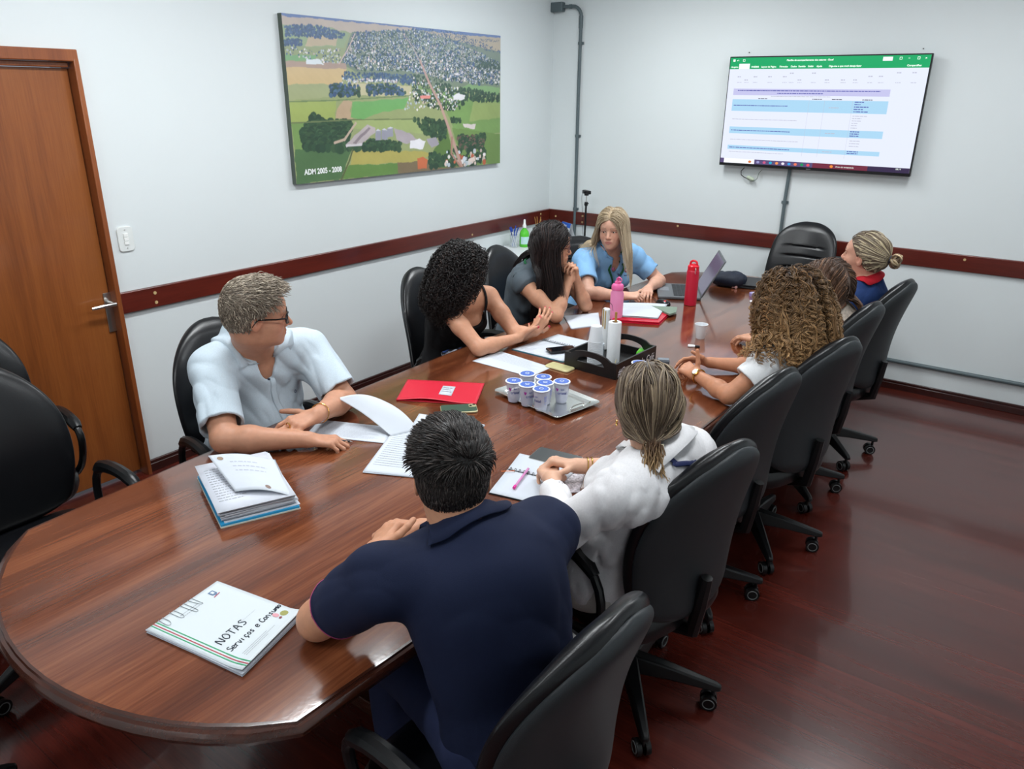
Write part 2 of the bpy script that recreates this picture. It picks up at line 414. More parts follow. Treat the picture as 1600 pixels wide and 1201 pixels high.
def build_person(name, label, spec):
    """spec: joints in world coordinates; returns dict with root, prims ..."""
    S = spec; org = V3(S['pelvis'][0], S['pelvis'][1], 0.)
    root = thing('person', label, 'person', org, 0., None)
    sc = S.get('w', 1.0); fem = S.get('fem', False)
    pel = V3(*S['pelvis']); c7 = V3(*S['c7']); HC = V3(*S['head']); HR = frame(*S['hrot']); hs = S.get('hs', 1.0)
    sh = {q: V3(*S['sh'+q]) for q in 'LR'}; el = {q: V3(*S['el'+q]) for q in 'LR'}; wr = {q: V3(*S['wr'+q]) for q in 'LR'}
    U = nrm(c7-pel); Lv = nrm((sh['L']-sh['R'])); Lv = nrm(Lv-U*np.dot(Lv, U)); Fv = np.cross(Lv, U); TR = np.stack([Fv, Lv, U], 1)
    H = np.linalg.norm(c7-pel)
    yaw = math.atan2(Fv[1], Fv[0]); py = math.radians(S['pyaw']) if 'pyaw' in S else yaw
    PF = V3(math.cos(py), math.sin(py), 0); PL = V3(-math.sin(py), math.cos(py), 0)
    shw = np.linalg.norm(sh['L']-sh['R'])/2
    def torso(i, bulk=1.0, shoulders=True):
        b = bulk*sc; mid = (sh['L']+sh['R'])/2
        P = [ell(pel, (.125*b+i, (.175 if fem else .165)*b+i, .13+i), np.stack([PF, PL, V3(0, 0, 1)], 1), .05),
             ell(pel+(c7-pel)*.36, ((.098+S.get('belly', 0)*.5)*b+i, (.132 if fem else .148)*b+i, .16+i), TR, .07),
             ell(pel+(c7-pel)*.66-Fv*.0, (.108*b+i, (.142 if fem else .158)*b+i, .17+i), TR, .07),
             ell(pel+(c7-pel)*.86, (.088*b+i, min(.15, shw*.85)*b+i, .10+i), TR, .07)]
        if S.get('belly'): P.append(ell(pel+(c7-pel)*.32+Fv*.05*sc, (.10*sc+S['belly']+i, .14*sc+i, .15+i), TR, .07))
        if fem and S.get('bust', 1):
            for q in (1, -1): P.append(ell(pel+(c7-pel)*.66+Fv*.085*b+Lv*.068*q*b, (.058*b+i, .062*b+i, .062+i), TR, .04))
        if shoulders:
            P.append(cone(sh['L']*.85+mid*.15-Fv*.01, sh['R']*.85+mid*.15-Fv*.01, .045*sc+i, .045*sc+i, .06))
        return P
    ra = (.041 if fem else .048)*sc*S.get('arm', 1.); fa = (.036 if fem else .042)*sc*S.get('arm', 1.); wa = (.0235 if fem else .0275)*S.get('wrist', 1.)
    skin = torso(-.004)
    hb = HC+HR@V3(-.030, 0, -.055)*hs
    nr = .050 if fem else .058
    skin += [cone(c7-Fv*-.015-U*.02, hb, (nr+.008)*sc, nr*S.get('neck', 1), .04), cone(c7+(hb-c7)*.25, sh['L']+V3(0, 0, .005), .040, .032*sc, .05), cone(c7+(hb-c7)*.25, sh['R']+V3(0, 0, .005), .040, .032*sc, .05)]
    skin += head_prims(HC, HR, fem, hs, S.get('nose', 1.0), S.get('jaw', 1.0 if not fem else .93))
    # throat below the jaw
    skin.append(cone(HC+HR@V3(.004, 0, -.070)*hs, c7+Fv*.050-U*.01, .036*S.get('neck', 1), .044, .03))
    tips = []
    for q in 'LR':
        if S.get('noarm'+q): continue
        skin += [cone(sh[q], sh[q]+(el[q]-sh[q])*.45, ra*1.16, ra*1.04, .03), cone(sh[q]+(el[q]-sh[q])*.45, el[q], ra*1.04, ra*.86, .02),
                 cone(el[q], el[q]+(wr[q]-el[q])*.30, fa*.95, fa, .02), cone(el[q]+(wr[q]-el[q])*.30, wr[q], fa, wa, .02)]
        h = S['hand'+q]
        skin += hand(wr[q], h['D'], h['N'], q, h.get('curl', ((20, 25, 15),)*4), h.get('spread', (6, 2, -3, -8)), h.get('thumb'), (.90 if fem else 1.0)*h.get('s', 1.), tips)
    clipz = S.get('clipz', pel[2]-.05)
    res = S.get('res', .0035)
    sk = [p for p in skin]
    V, Q = mesh_sdf(sk, res, lo=V3(-9, -9, clipz))
    # colours: complexion, lips, brows, nails
    base = np.array(srgb(S['skin'])); C = np.tile(base, (len(V), 1))
    l = (V-HC)@HR/hs; x, y, z = l[:, 0], l[:, 1], l[:, 2]
    def blend(w, c):
        c = np.array(srgb(c)); C[:] = C*(1-w[:, None])+c*w[:, None]
    red = tuple(np.clip(np.array(S['skin'])*np.array([.98, .80, .78]), 0, 255))
    blend(.35*np.exp(-(((x-.075)/.03)**2+((np.abs(y)-.042)/.02)**2+((z+.03)/.022)**2)), red)
    blend(.40*np.exp(-(((x-.108)/.015)**2+(y/.016)**2+((z+.034)/.014)**2)), red)
    blend(.45*np.exp(-((x/.03)**2+((np.abs(y)-.083)/.012)**2+((z+.005)/.03)**2)), red)
    lip = np.clip(1.35-((y/.0215)**2+((z+.0625)/.0092)**2), 0, 1)*(x > .082)
    blend(np.clip(lip*1.6, 0, 1)*S.get('lipa', .75), S.get('lip', (165, 95, 90)))
    bz = .0235+.04*(np.abs(y)-.030)+S.get('brz', 0.)
    br = (np.abs(z-bz-(.003*np.cos((np.abs(y)-.03)*60))) < .0042)*(np.abs(y) > .013)*(np.abs(y) < .052)*(x > .06)
    blend(br*S.get('browa', .7), S.get('brow', (60, 45, 35)))
    ay = np.abs(y)-.031; e_ = (ay/.0150)**2+((z-.0008)/.0068)**2
    blend((np.abs(e_-1.) < .42)*(z > .0005)*(x > .070)*.8, S.get('lash', (52, 38, 32)))
    if S.get('beard'):
        w = ((z < -.035)*(x > .02)*(z > -.13)).astype(float)*.22; blend(w*S['beard'], (90, 85, 82))
    if S.get('nail'):
        for (tp, tr) in tips:
            w = np.clip(2.2-np.linalg.norm(V-tp, axis=1)/tr*1.5, 0, 1); blend(w, S['nail'])
    body = npmesh('body', V, Q, mat('skin', attr=True, rough=.5, spec=.4, nscale=60, namt=.06, sss=.12), root, org, C)
    # eyes
    for q in (1, -1):
        if S.get('noeyes'): break
        c = HC+HR@V3(.0745, .031*q, .001)*hs; m = MB(); m.ball((0, 0, 0), .0128*hs, 12)
        vv = np.array(m.v); vv = vv[:, [2, 0, 1]]
        gz = S.get('gaze', (0, 0)); G = np.array(Matrix.Rotation(math.radians(gz[0]), 3, 'Z')@Matrix.Rotation(-math.radians(gz[1]), 3, 'Y'))
        ang = np.degrees(np.arccos(np.clip(vv[:, 0]/(.0128*hs), -1, 1)))
        cc = np.tile(np.array(srgb(225, 218, 212)), (len(vv), 1)); cc[ang < 34] = srgb(S.get('iris', (70, 45, 30))); cc[ang < 14] = srgb(10, 10, 10)
        me = bpy.data.meshes.new('eye'); W = c+(vv@G.T)@HR.T-org; me.from_pydata([tuple(p) for p in W], [], m.f)
        a = me.color_attributes.new('Col', 'FLOAT_COLOR', 'POINT'); c4 = np.ones((len(vv), 4), np.float32); c4[:, :3] = cc; a.data.foreach_set('color', c4.ravel())
        link('eye', me, mat('eye', attr=True, rough=.12, spec=.6), root)
    out = dict(root=root, org=org, skin=skin, HC=HC, HR=HR, hs=hs, sh=sh, el=el, wr=wr, pel=pel, c7=c7, U=U, L=Lv, F=Fv, TR=TR, torso=torso, ra=ra, fa=fa, wa=wa, sc=sc, PF=PF, PL=PL, S=S, tips=tips, shw=shw, hb=hb)
    legs(out)
    return out
def legs(o):
    S = o['S']; root, org, pel, PF, PL = o['root'], o['org'], o['pel'], o['PF'], o['PL']; sc = o['sc']
    P = [ell(pel+V3(0, 0, -.02), (.135*sc, .18*sc, .115), np.stack([PF, PL, V3(0, 0, 1)], 1), .05)]
    shoe = []
    for q, sg in (('L', 1), ('R', -1)):
        hip = pel+PL*.09*sg+V3(0, 0, -.03); kn = S.get('kn'+q); an = S.get('an'+q)
        kn = V3(*kn) if kn is not None else V3(*(hip+PF*.42+PL*.05*sg))*V3(1, 1, 0)+V3(0, 0, .53)
        an = V3(*an) if an is not None else V3(*(kn+PF*S.get('anf', -.02)))*V3(1, 1, 0)+V3(0, 0, .12)
        P += [cone(hip, kn, .088*sc, .062*sc, .05), cone(kn, an, .062*sc, .048, .03)]
        shoe.append((an, PF))
    V, Q = mesh_sdf(P, .008, post=folds(.004, 16, S.get('seed', 1)))
    trm = mat('trousers_'+S.get('tname', 'dark'), S.get('tcol', (28, 30, 38)), rough=.85, nscale=300, namt=.1)
    npmesh('trousers', V, Q, trm, root, org)
    for an, f in shoe:
        f = nrm(f); c = V3(an[0], an[1], 0)
        P2 = [cone(c+V3(0, 0, .035)-f*.03, c+f*.14+V3(0, 0, .028), .036, .030, .02), cone(c+V3(0, 0, .10), c+V3(0, 0, .05), .040, .040, .03)]
        V, Q = mesh_sdf(P2, .007, lo=V3(-9, -9, .004)); npmesh('shoe', V, Q, mat('shoe_leather', (30, 26, 25), rough=.4), root, org)
def top(o, name, m, inflate=.009, sleeve=.5, amp=.0045, fsc=22, seed=1, neck=.066, neckdrop=.0, hem=None, cut=None, extra=None, sleeve_r=.014, vneck=None, res=.0045, bulk=1.0, sleeve_to=None, cuff=None, col=None):
    """a garment following the torso; sleeve = fraction of the upper arm covered (None = sleeveless, >1 = to the forearm)"""
    S = o['S']; P = o['torso'](inflate, bulk); c7, hb, U = o['c7'], o['hb'], o['U']
    P += [cone(c7+(hb-c7)*.18, o['sh']['L'], .044+inflate*.6, .034*o['sc']+inflate, .05), cone(c7+(hb-c7)*.18, o['sh']['R'], .044+inflate*.6, .034*o['sc']+inflate, .05)]
    holes = []
    if sleeve is not None:
        for q in 'LR':
            sh, el, wr = o['sh'][q], o['el'][q], o['wr'][q]; ra = o['ra']
            sl = sleeve[q] if isinstance(sleeve, dict) else sleeve
            if sl <= 1.0:
                e = sh+(el-sh)*sl; d = nrm(el-sh)
                P.append(capcone(sh, e, ra*1.16+inflate, ra*1.05+sleeve_r, .045))
                holes.append(cone(e-d*.03, e+d*.06, ra*.95+sleeve_r*.55, ra*1.0+sleeve_r*.7, .003, -1))
            else:
                e = el+(wr-el)*(sl-1); d = nrm(wr-el)
                P.append(cone(sh, el, ra*1.16+inflate, ra*.95+sleeve_r, .045)); P.append(capcone(el, e, o['fa']+sleeve_r, o['wa']*1.1+sleeve_r*1.1, .03))
                holes.append(cone(e-d*.02, e+d*.06, o['wa']*1.1+sleeve_r*.4, o['wa']*1.1+sleeve_r*.6, .003, -1))
    if extra: P += extra
    P += holes
    nb = c7+(hb-c7)*(.42-neckdrop)
    nb = nb+nrm(hb-c7)*(neck-.022); P.append(cone(nb, nb+(hb-c7)*1.5+V3(0, 0, .15), neck, neck*1.3, .006, -1))
    if vneck: P.append(ell(c7+o['F']*vneck[0]-U*vneck[1], vneck[2:5], o['TR'], .01, -1))
    if cut: P += cut
    hz = hem if hem is not None else o['pel'][2]-.10
    pw = folds(amp, fsc, seed, amp*.12)
    V, Q = mesh_sdf(P, res, post=pw, lo=V3(-9, -9, hz))
    ob = npmesh(name, V, Q, m, o['root'], o['org'])
    o['cloth'] = P+[dict(t='post', f=pw, s=0, k=0)]
    return ob
def collar(o, m, r=.062, stand=.028, fall=.045, flare=.03, gap=35, pts=.02, name='collar', base=.34, tilt=22, spread=0.):
    """folded shirt collar swept round the neck"""
    c7, hb = o['c7'], o['hb']; ax = nrm(hb-c7); F = o['F']
    F2 = nrm(F-ax*np.dot(F, ax)); L2 = np.cross(ax, F2); t = math.radians(tilt)
    F3 = nrm(F2*math.cos(t)-ax*math.sin(t)); A3 = np.cross(F3, L2)
    B = c7+(hb-c7)*base+F2*.012; g = math.radians(gap); N = 40
    rows = []
    prof = [(-1.3, -.004), (.3, .003), (1., .003), (1.12, .008), (.95, .016), (.4, .5), (-.1, 1.)]
    for i in range(N+1):
        a = g+(2*PI-2*g)*i/N
        fr = max(0, 1-min(a-g, 2*PI-g-a)/.7); row = []
        for j, (zz, o_) in enumerate(prof):
            rr = r*(1+.12*math.cos(a)); zz2 = zz*stand
            if j >= 5: out = flare*(o_)+.008; zz2 = stand-(fall+pts*fr)*(o_ if j == 6 else .5)
            else: out = o_*1.
            zz2 -= spread*fr
            row.append(B+F3*math.cos(a)*(rr+out)+L2*math.sin(a)*(rr+out)*1.0+A3*zz2)
        rows.append(row)
    v = np.array(rows).reshape(-1, 3)
    if 'cloth' in o:
        j = np.tile(np.arange(len(prof)) >= 3, N+1); lift = np.tile(np.array([0, 0, 0, .006, .010, .010, .011]), N+1)
        for _ in range(4):
            d = ev(o['cloth'], v); gg = grad(o['cloth'], v, .006); v = v+gg*np.clip(np.where((d < lift) & j, lift-d, 0), 0, .02)[:, None]
    K = len(prof); f = [(i*K+j, (i+1)*K+j, (i+1)*K+j+1, i*K+j+1) for i in range(N) for j in range(K-1)]
    ob = npmesh(name, v, f, m, o['root'], o['org'])
    s = ob.modifiers.new('thick', 'SOLIDIFY'); s.thickness = .0042; s.offset = 0
    return ob
# ---------------------------------------------------------------- hair
def tubes(P, r, n=4, tip=.35):
    """P (N,S,3) -> verts, quads of tapered strands"""
    N, S, _ = P.shape; T = np.gradient(P, axis=1); T /= np.linalg.norm(T, axis=2, keepdims=True)+1e-9
    ref = np.tile(np.array([.31, .52, .79]), (N, 1))[:, None, :]+0*T
    A = np.cross(T, ref); A /= np.linalg.norm(A, axis=2, keepdims=True)+1e-9; B = np.cross(T, A)
    t = np.linspace(0, 1, S)[None, :, None]; rr = (r[:, None, None] if isinstance(r, np.ndarray) else r)*np.where(t < .75, 1., 1-(t-.75)/.25*(1-tip))
    V = np.stack([P+rr*(math.cos(2*PI*k/n)*A+math.sin(2*PI*k/n)*B) for k in range(n)], 2).reshape(-1, 3)
    b = (np.arange(N)[:, None, None]*S+np.arange(S-1)[None, :, None])*n+np.arange(n)[None, None, :]
    b2 = (np.arange(N)[:, None, None]*S+np.arange(S-1)[None, :, None])*n+(np.arange(n)[None, None, :]+1) % n
    Q = np.stack([b, b2, b2+n, b+n], -1).reshape(-1, 4)
    return V, Q
def scalp(o, n, seed, front=1.0, zoff=0.):
    """random root points on the cranium above the hairline, local head coordinates"""
    r = np.random.RandomState(seed); out = []
    while len(out) < n:
        d = r.normal(size=(n*3, 3)); d /= np.linalg.norm(d, axis=1, keepdims=True)
        p = np.array([-.012, 0, .034])+d*np.array([.098, .077, .089])
        zl = np.interp(p[:, 0], ZL_X, ZL_Z)+zoff
        k = p[p[:, 2] > zl]; out += list(k)
    return np.array(out[:n])
def grow(o, roots, d0, steps, h, grav, margin, flow=None, extra=None, seed=0, stiff=.75):
    """roots/dirs in head-local; grows in world with collision"""
    HC, HR, hs = o['HC'], o['HR'], o['hs']; coll = [p for p in o['skin'][:4+1+3+40] if p['s'] > 0]
    coll = [ell(HC+HR@V3(-.012, 0, .036)*hs, V3(.098, .077, .088)*hs, HR, 0), ell(HC+HR@V3(-.030, 0, .0)*hs, V3(.072, .070, .075)*hs, HR, .02),
            cone(o['c7'], o['hb'], .058, .052, .02)]+([p for p in o['cloth'] if p['s'] >= 0] if 'cloth' in o else o['torso'](.004))
    if extra: coll += extra
    p = HC+(roots*hs)@HR.T; v = (d0)@HR.T; v /= np.linalg.norm(v, axis=1, keepdims=True); pts = [p.copy()]
    G = np.array([0, 0, -1.]); mg = margin if isinstance(margin, np.ndarray) else np.full(len(p), margin)
    for s in range(steps):
        f = flow(((p-HC)@HR)/hs, s) if flow is not None else None
        tgt = G[None, :]*grav
        if f is not None: tgt = tgt+f@HR.T
        v = v*stiff+tgt*(1-stiff); v /= np.linalg.norm(v, axis=1, keepdims=True)+1e-9
        p = p+v*h; m = mg*min(1., (s+3)/4.)
        d = ev(coll, p); k = d < m
        if k.any():
            g = grad(coll, p[k]); p[k] += g*(m[k]-d[k])[:, None]
            v[k] -= g*np.minimum((v[k]*g).sum(1), 0)[:, None]; v[k] /= np.linalg.norm(v[k], axis=1, keepdims=True)+1e-9
        pts.append(p.copy())
    return np.stack(pts, 1)
def curlify(P, rad, pitch, seed, start=2, up=1):
    """adds a helix of radius rad around each guide; resamples"""
    r = np.random.RandomState(seed); N, S, _ = P.shape
    K = S*up; t = np.linspace(0, S-1, K); i0 = np.clip(t.astype(int), 0, S-2); fr = (t-i0)[None, :, None]
    P2 = P[:, i0]*(1-fr)+P[:, i0+1]*fr
    T = np.gradient(P2, axis=1); T /= np.linalg.norm(T, axis=2, keepdims=True)+1e-9
    A = np.cross(T, np.array([.3, .5, .8])); A /= np.linalg.norm(A, axis=2, keepdims=True)+1e-9; B = np.cross(T, A)
    sl = np.concatenate([np.zeros((N, 1)), np.cumsum(np.linalg.norm(np.diff(P2, axis=1), axis=2), 1)], 1)
    ph = r.uniform(0, 6.28, (N, 1)); pt = pitch*r.uniform(.65, 1.5, (N, 1))*(1+.25*np.sin(sl*r.uniform(15, 40, (N, 1))+ph)); sgn = r.choice([-1, 1], (N, 1))
    a = ph+sgn*sl/pt*2*PI; ramp = np.clip(t/start, 0, 1)[None, :]*rad*r.uniform(.5, 1.35, (N, 1))
    return P2+(A*np.cos(a)[..., None]+B*np.sin(a)[..., None])*ramp[..., None]
def scalp_cap(o, th, zoff=0., noise=.0, nsc=60, res=.004, thf=None):
    """a closed layer of hair over the cranium"""
    HC, HR, hs = o['HC'], o['HR'], o['hs']
    E = ell(V3(-.012, 0, .036), (.098+th, .077+th, .088+th)); E2 = ell(V3(-.035, 0, .0), (.072+th, .070+th*.9, .072+th))
    def f(X, Y, Z):
        x = ((X-HC[0])*HR[0, 0]+(Y-HC[1])*HR[1, 0]+(Z-HC[2])*HR[2, 0])/hs; y = ((X-HC[0])*HR[0, 1]+(Y-HC[1])*HR[1, 1]+(Z-HC[2])*HR[2, 1])/hs
        z = ((X-HC[0])*HR[0, 2]+(Y-HC[1])*HR[1, 2]+(Z-HC[2])*HR[2, 2])/hs
        d = comb(pd(E, x, y, z), pd(E2, x, y, z), dict(k=.02, s=1))
        if thf is not None: d = d-thf(x, y, z)
        zl = np.interp(x, ZL_X, ZL_Z)+zoff
        if noise: d = d+noise*noise3(X, Y, Z, nsc, 5)
        return np.maximum(d, (zl-z)*.8)*hs
    lo = HC-.17; hi = HC+.17
    return mesh_sdf([fun(f, lo, hi)], res)
def hair_mesh(o, parts, name='hair', m=None, parent=None):
    """parts: list of (V,Q,C)"""
    off = 0; Vs = []; Qs = []; Cs = []
    for V, Q, C in parts:
        Vs.append(V); Qs.append(Q+off); off += len(V); Cs.append(np.broadcast_to(C, (len(V), 3)))
    return npmesh(name, np.concatenate(Vs), np.concatenate(Qs), m or mat('hair', attr=True, rough=.42, spec=.45), parent or o['root'], o['org'], np.concatenate(Cs))
def strand_cols(N, S, n, c_root, c_tip=None, var=.25, seed=0, streak=None, sp=.2):
    r = np.random.RandomState(seed); a = np.array(srgb(c_root)); b = np.array(srgb(c_tip or c_root))
    t = np.linspace(0, 1, S)[None, :, None]; k = np.exp(r.normal(0, var, (N, 1, 1)))
    C = (a*(1-t)+b*t)*k
    if streak is not None:
        q = (r.uniform(size=(N, 1, 1)) < sp)
        C = np.where(q, np.array(srgb(streak))*k, C)
    return np.repeat(C, n, axis=1).reshape(-1, 3) if C.shape[1] == S else C
# ---------------------------------------------------------------- the room: corner at the origin, left wall x=0, far wall y=0
XR, YN, HC_ = 4.75, -7.2, 2.92
def struct(name, mb, m, **k):
    o = mb.build(name, m, **k); o['kind'] = 'structure'; return o
def wallmat():
    m = mat('wall_paint', (220, 226, 227), rough=.55, spec=.35, nscale=1.3, namt=.012, bump=.12, bscale=25); return m
W = wallmat()
floorm = wood('floor_wood', (66, 21, 15), (80, 27, 19), (96, 36, 26), .27, 'x', .55, bump=.10, coat=.5, bscale=14, plank=.19)
struct('floor', MB().box((XR/2, YN/2, -.05), (XR+.4, -YN+.4, .1)), floorm)
struct('ceiling', MB().box((XR/2, YN/2, HC_+.05), (XR+.4, -YN+.4, .1)), mat('ceiling_paint', (236, 238, 238), rough=.8))
DY0, DY1, DZ = -4.80, -3.925, 2.075    # door opening
wl = MB(); wl.box((-.1, DY1/2, HC_/2), (.2, -DY1, HC_)); wl.box((-.1, (DY0+YN)/2, HC_/2), (.2, DY0-YN, HC_)); wl.box((-.1, (DY0+DY1)/2, (HC_+DZ)/2), (.2, DY1-DY0, HC_-DZ))
struct('wall_left', wl, W)
struct('wall_far', MB().box((XR/2, .1, HC_/2), (XR+.4, .2, HC_)), W)
struct('wall_right', MB().box((XR+.1, YN/2, HC_/2), (.2, -YN, HC_)), W)
struct('wall_near', MB().box((XR/2, YN-.1, HC_/2), (XR+.4, .2, HC_)), W)
# door leaf with frame and handle
dwood = wood('door_wood', (116, 60, 24), (138, 76, 32), (152, 88, 40), .38, 'z', .28, bump=.05, coat=.25)
dfr = wood('door_frame_wood', (122, 62, 28), (138, 74, 34), (150, 84, 40), .4, 'z', .5, bump=.08, coat=.2)
door = thing('door_1', None, None, (0, DY0, 0)); door['kind'] = 'structure'
MB().box((-.035, (DY0+DY1)/2, DZ/2-.01), (.035, DY1-DY0-.02, DZ-.06)).build('door_leaf', dwood, door, (0, DY0, 0), bevel=.002)
f = MB()
f.box((-.02, DY1+.006, DZ/2-.005), (.132, .024, DZ+.01)); f.box((-.02, DY0+.002, DZ/2-.005), (.132, .036, DZ+.01)); f.box((-.02, (DY0+DY1)/2, DZ+.012), (.13, DY1-DY0+.036, .050))
f.box((-.012, (DY0+DY1)/2, DZ-.026), (.045, DY1-DY0-.03, .022))
f.build('door_frame', dfr, door, (0, DY0, 0), bevel=.004)
steel = mat('polished_steel', (215, 215, 212), rough=.28, metal=1.); chrome = steel
hd = MB(); hy = -3.945
hd.rbox((-.012, hy, .905), (.008, .045, .20), .003)
hn = hd.build('handle_plate', steel, door, (0, DY0, 0))
h2 = MB(); h2.cyl((-.012, hy, .955), (.045, hy, .955), .010); h2.tube([(.045, hy+.006, .955), (.048, hy-.03, .956), (.045, hy-.07, .955), (.042, hy-.110, .953)], [.010, .010, .009, .008], 10)
h2.build('door_handle', steel, door, (0, DY0, 0))
# wooden rail and skirting
railm = wood('rail_wood', (72, 23, 17), (88, 29, 20), (102, 36, 25), .32, 'y', .5, bump=.04, coat=.3)
railx = wood('rail_wood_x', (72, 23, 17), (88, 29, 20), (102, 36, 25), .32, 'x', .5, bump=.04, coat=.3)
ZT, ZB = .9968, .8884
r = struct('trim_1', MB().box((.011, DY1/2+.009, (ZT+ZB)/2), (.022, -DY1-.018, ZT-ZB)), railm, bevel=.005)
r = struct('trim_2', MB().box((XR/2+.011, -.011, (ZT+ZB)/2), (XR-.022, .022, ZT-ZB)), railx, bevel=.005)
r = struct('trim_3', MB().box((.011, (DY0+YN)/2-.009, (ZT+ZB)/2), (.022, DY0-YN-.02, ZT-ZB)), railm, bevel=.005)
cap = mat('screw_cap', (196, 168, 120), rough=.5)
def caps(y=None, x=None, z=.94):
    m = MB()
    if x is None: m.cyl((.022, y, z), (.0245, y, z), .0085, 14)
    else: m.cyl((x, -.022, z), (x, -.0245, z), .0085, 14)
    return m
for i, (y, x, z) in enumerate([(-3.72, None, .965), (-3.72, None, .915), (-3.0, None, .915), (-1.11, None, .915), (-.16, None, .968), (-.16, None, .915), (None, .09, .94), (None, .365, .968), (None, .365, .915), (None, 1.25, .975), (None, 3.27, .968), (None, 2.35, .968)]):
    o = caps(y, x, z).build('screw_cap', cap)
    wn = 'left wall' if x is None else 'far wall'
    lab = ['upper cream screw cap in the red-brown rail just right of the door', 'lower cream screw cap in the red-brown rail just right of the door', 'single cream screw cap in the rail above the grey-haired man', 'single cream screw cap in the rail left of the pen glass', 'upper cream screw cap of the pair at the corner end of the left rail', 'lower cream screw cap of the pair at the corner end of the left rail',
           'cream screw cap in the far rail between corner and grey conduit', 'upper cream screw cap beside the webcam pole', 'lower cream screw cap beside the webcam pole', 'cream screw cap in the far rail right of the blonde woman', 'cream screw cap in the rail at the far right of the picture', 'cream screw cap in the far rail left of the empty high-backed chair'][i]
    tag(o, lab, 'screw cap', 'screw caps in the wall rail')
skm = wood('skirting_wood', (38, 12, 10), (48, 16, 13), (58, 21, 16), .35, 'y', .5, bump=.04, coat=.3)
def skirt(a, b, horiz):
    m = MB(); 
    for (t, z0, z1) in ((.024, .0, .045), (.016, .045, .062)):
        if horiz: m.box(((a+b)/2, -t/2, (z0+z1)/2), (b-a, t, z1-z0))
        else: m.box((t/2, (a+b)/2, (z0+z1)/2), (t, b-a, z1-z0))
    return m
struct('baseboard_left', skirt(DY1+.02, 0, False), skm, bevel=.003)
struct('baseboard_far', skirt(0.03, XR, True), skm, bevel=.003)
m = MB(); m.box((XR-.012, YN/2, .03), (.024, -YN, .06)); struct('baseboard_right', m, skm)
# light switch beside the door
sw = thing('light_switch', 'white oval-edged switch plate on the wall right of the door', 'light switch', (0, -3.815, 1.255))
MB().rbox((0, 0, 0), (.078, .122, .009), .018, R=np.array([[0, 0, 1], [1, 0, 0], [0, 1, 0]]), n=5).build('plate', mat('switch_plastic', (226, 230, 228), rough=.3), sw).location = (.0045, 0, 0)
for k in (-1, 0, 1):
    MB().rbox((.011, 0, k*.0195), (.006, .022, .017), .002).build('rocker', mat('rocker_plastic', (240, 241, 238), rough=.25), sw)
MB().cyl((.009, 0, .045), (.0105, 0, .045), .003).build('screw', steel, sw); MB().cyl((.009, 0, -.045), (.0105, 0, -.045), .003).build('screw', steel, sw)
# conduits
cond = mat('conduit_grey', (92, 104, 108), rough=.4, spec=.4)
zc = 2.60
p = [(.2842, -.018, .0), (.2842, -.018, 1.), (.272, -.018, 1.9), (.27, -.018, zc-.07)]+[(.27-.07*(1-math.cos(a)), -.018-.012*math.sin(a), zc-.07+.07*math.sin(a)) for a in np.linspace(.2, PI/2, 6)]+[(.13, -.03, zc), (.08, -.03, zc)]
cd = thing('conduit', 'tall grey cable conduit running down the far wall near the corner', 'conduit', (.284, -.018, 0))
og = (.284, -.018, 0)
MB().tube(p, .0135, 12).build('pipe', cond, cd, og)
def xat(z): return float(np.interp(z, [0, 1, 1.9, 2.53], [.2842, .2842, .272, .27]))
for z in (1.02, 1.62, 2.33): 
    q = MB(); x = xat(z); q.cyl((x, -.018, z-.012), (x, -.018, z+.012), .0165, 12); q.box((x, -.006, z), (.055, .010, .02)); q.build('clamp', cond, cd, og, bevel=.002)
MB().cyl((.27, -.018, 2.44), (.27, -.018, 2.53), .0165, 12).build('coupling', cond, cd, og); MB().cyl((.185, -.03, zc), (.165, -.03, zc), .0165, 12).build('coupling', cond, cd, og)
MB().rbox((.055, -.032, zc), (.11, .055, .07), .008).build('junction_box', cond, cd, og)
cd = thing('conduit', 'short grey conduit between the screen and the red-brown rail', 'conduit', (2.07, -.016, 1.)); og = (2.07, -.016, 1.)
MB().tube([(2.062, -.016, ZT+.0), (2.062, -.016, 1.25), (2.07, -.016, 1.6)], .0125, 12).build('pipe', cond, cd, og)
q = MB(); q.cyl((2.062, -.016, 1.215), (2.062, -.016, 1.24), .0155, 12); q.box((2.062, -.006, 1.228), (.05, .010, .02)); q.build('clamp', cond, cd, og)
cd = thing('conduit', 'grey conduit running level along the far wall above the skirting', 'conduit', (2.6, -.016, .206)); og = (2.6, -.016, .206)
MB().tube([(2.1, -.016, .206), (XR-.01, -.016, .206)], .0145, 12).build('pipe', cond, cd, og)
MB().box((3.9, -.016, .206), (.03, .032, .045)).build('clamp', mat('white_plastic', (225, 228, 228), rough=.4), cd, og)
# ceiling lamps: surface-mounted tube fittings
lampw = mat('lamp_housing', (235, 236, 236), rough=.4); tubem = mat('lamp_tube', (255, 255, 255), rough=.4, emit=(235, 244, 255), estr=9.)
LAMPS = [(1.35, -1.5), (3.3, -1.6), (1.35, -3.9), (3.3, -3.9), (2.3, -6.3)]
for i, (x, y) in enumerate(LAMPS):
    lp = thing('ceiling_lamp', 'white twin-tube ceiling lamp above the meeting room', 'ceiling lamp', (x, y, HC_), group='ceiling lamps')
    MB().rbox((0, 0, -.02), (.20, 1.22, .04), .01).build('lamp_housing', lampw, lp)
    for sx in (-1, 1): MB().cyl((sx*.05, -.58, -.055), (sx*.05, .58, -.055), .014, 12).build('lamp_tube', tubem, lp)
    la = bpy.data.lights.new('lamp_light', 'AREA'); la.shape = 'RECTANGLE'; la.size = .26; la.size_y = 1.2; la.energy = [28, 19, 30, 16, 20][i]; la.color = (.955, .99, 1.0)
    lo = bpy.data.objects.new('lamp_light', la); COL.objects.link(lo); lo.location = (0, 0, -.085); lo.parent = lp
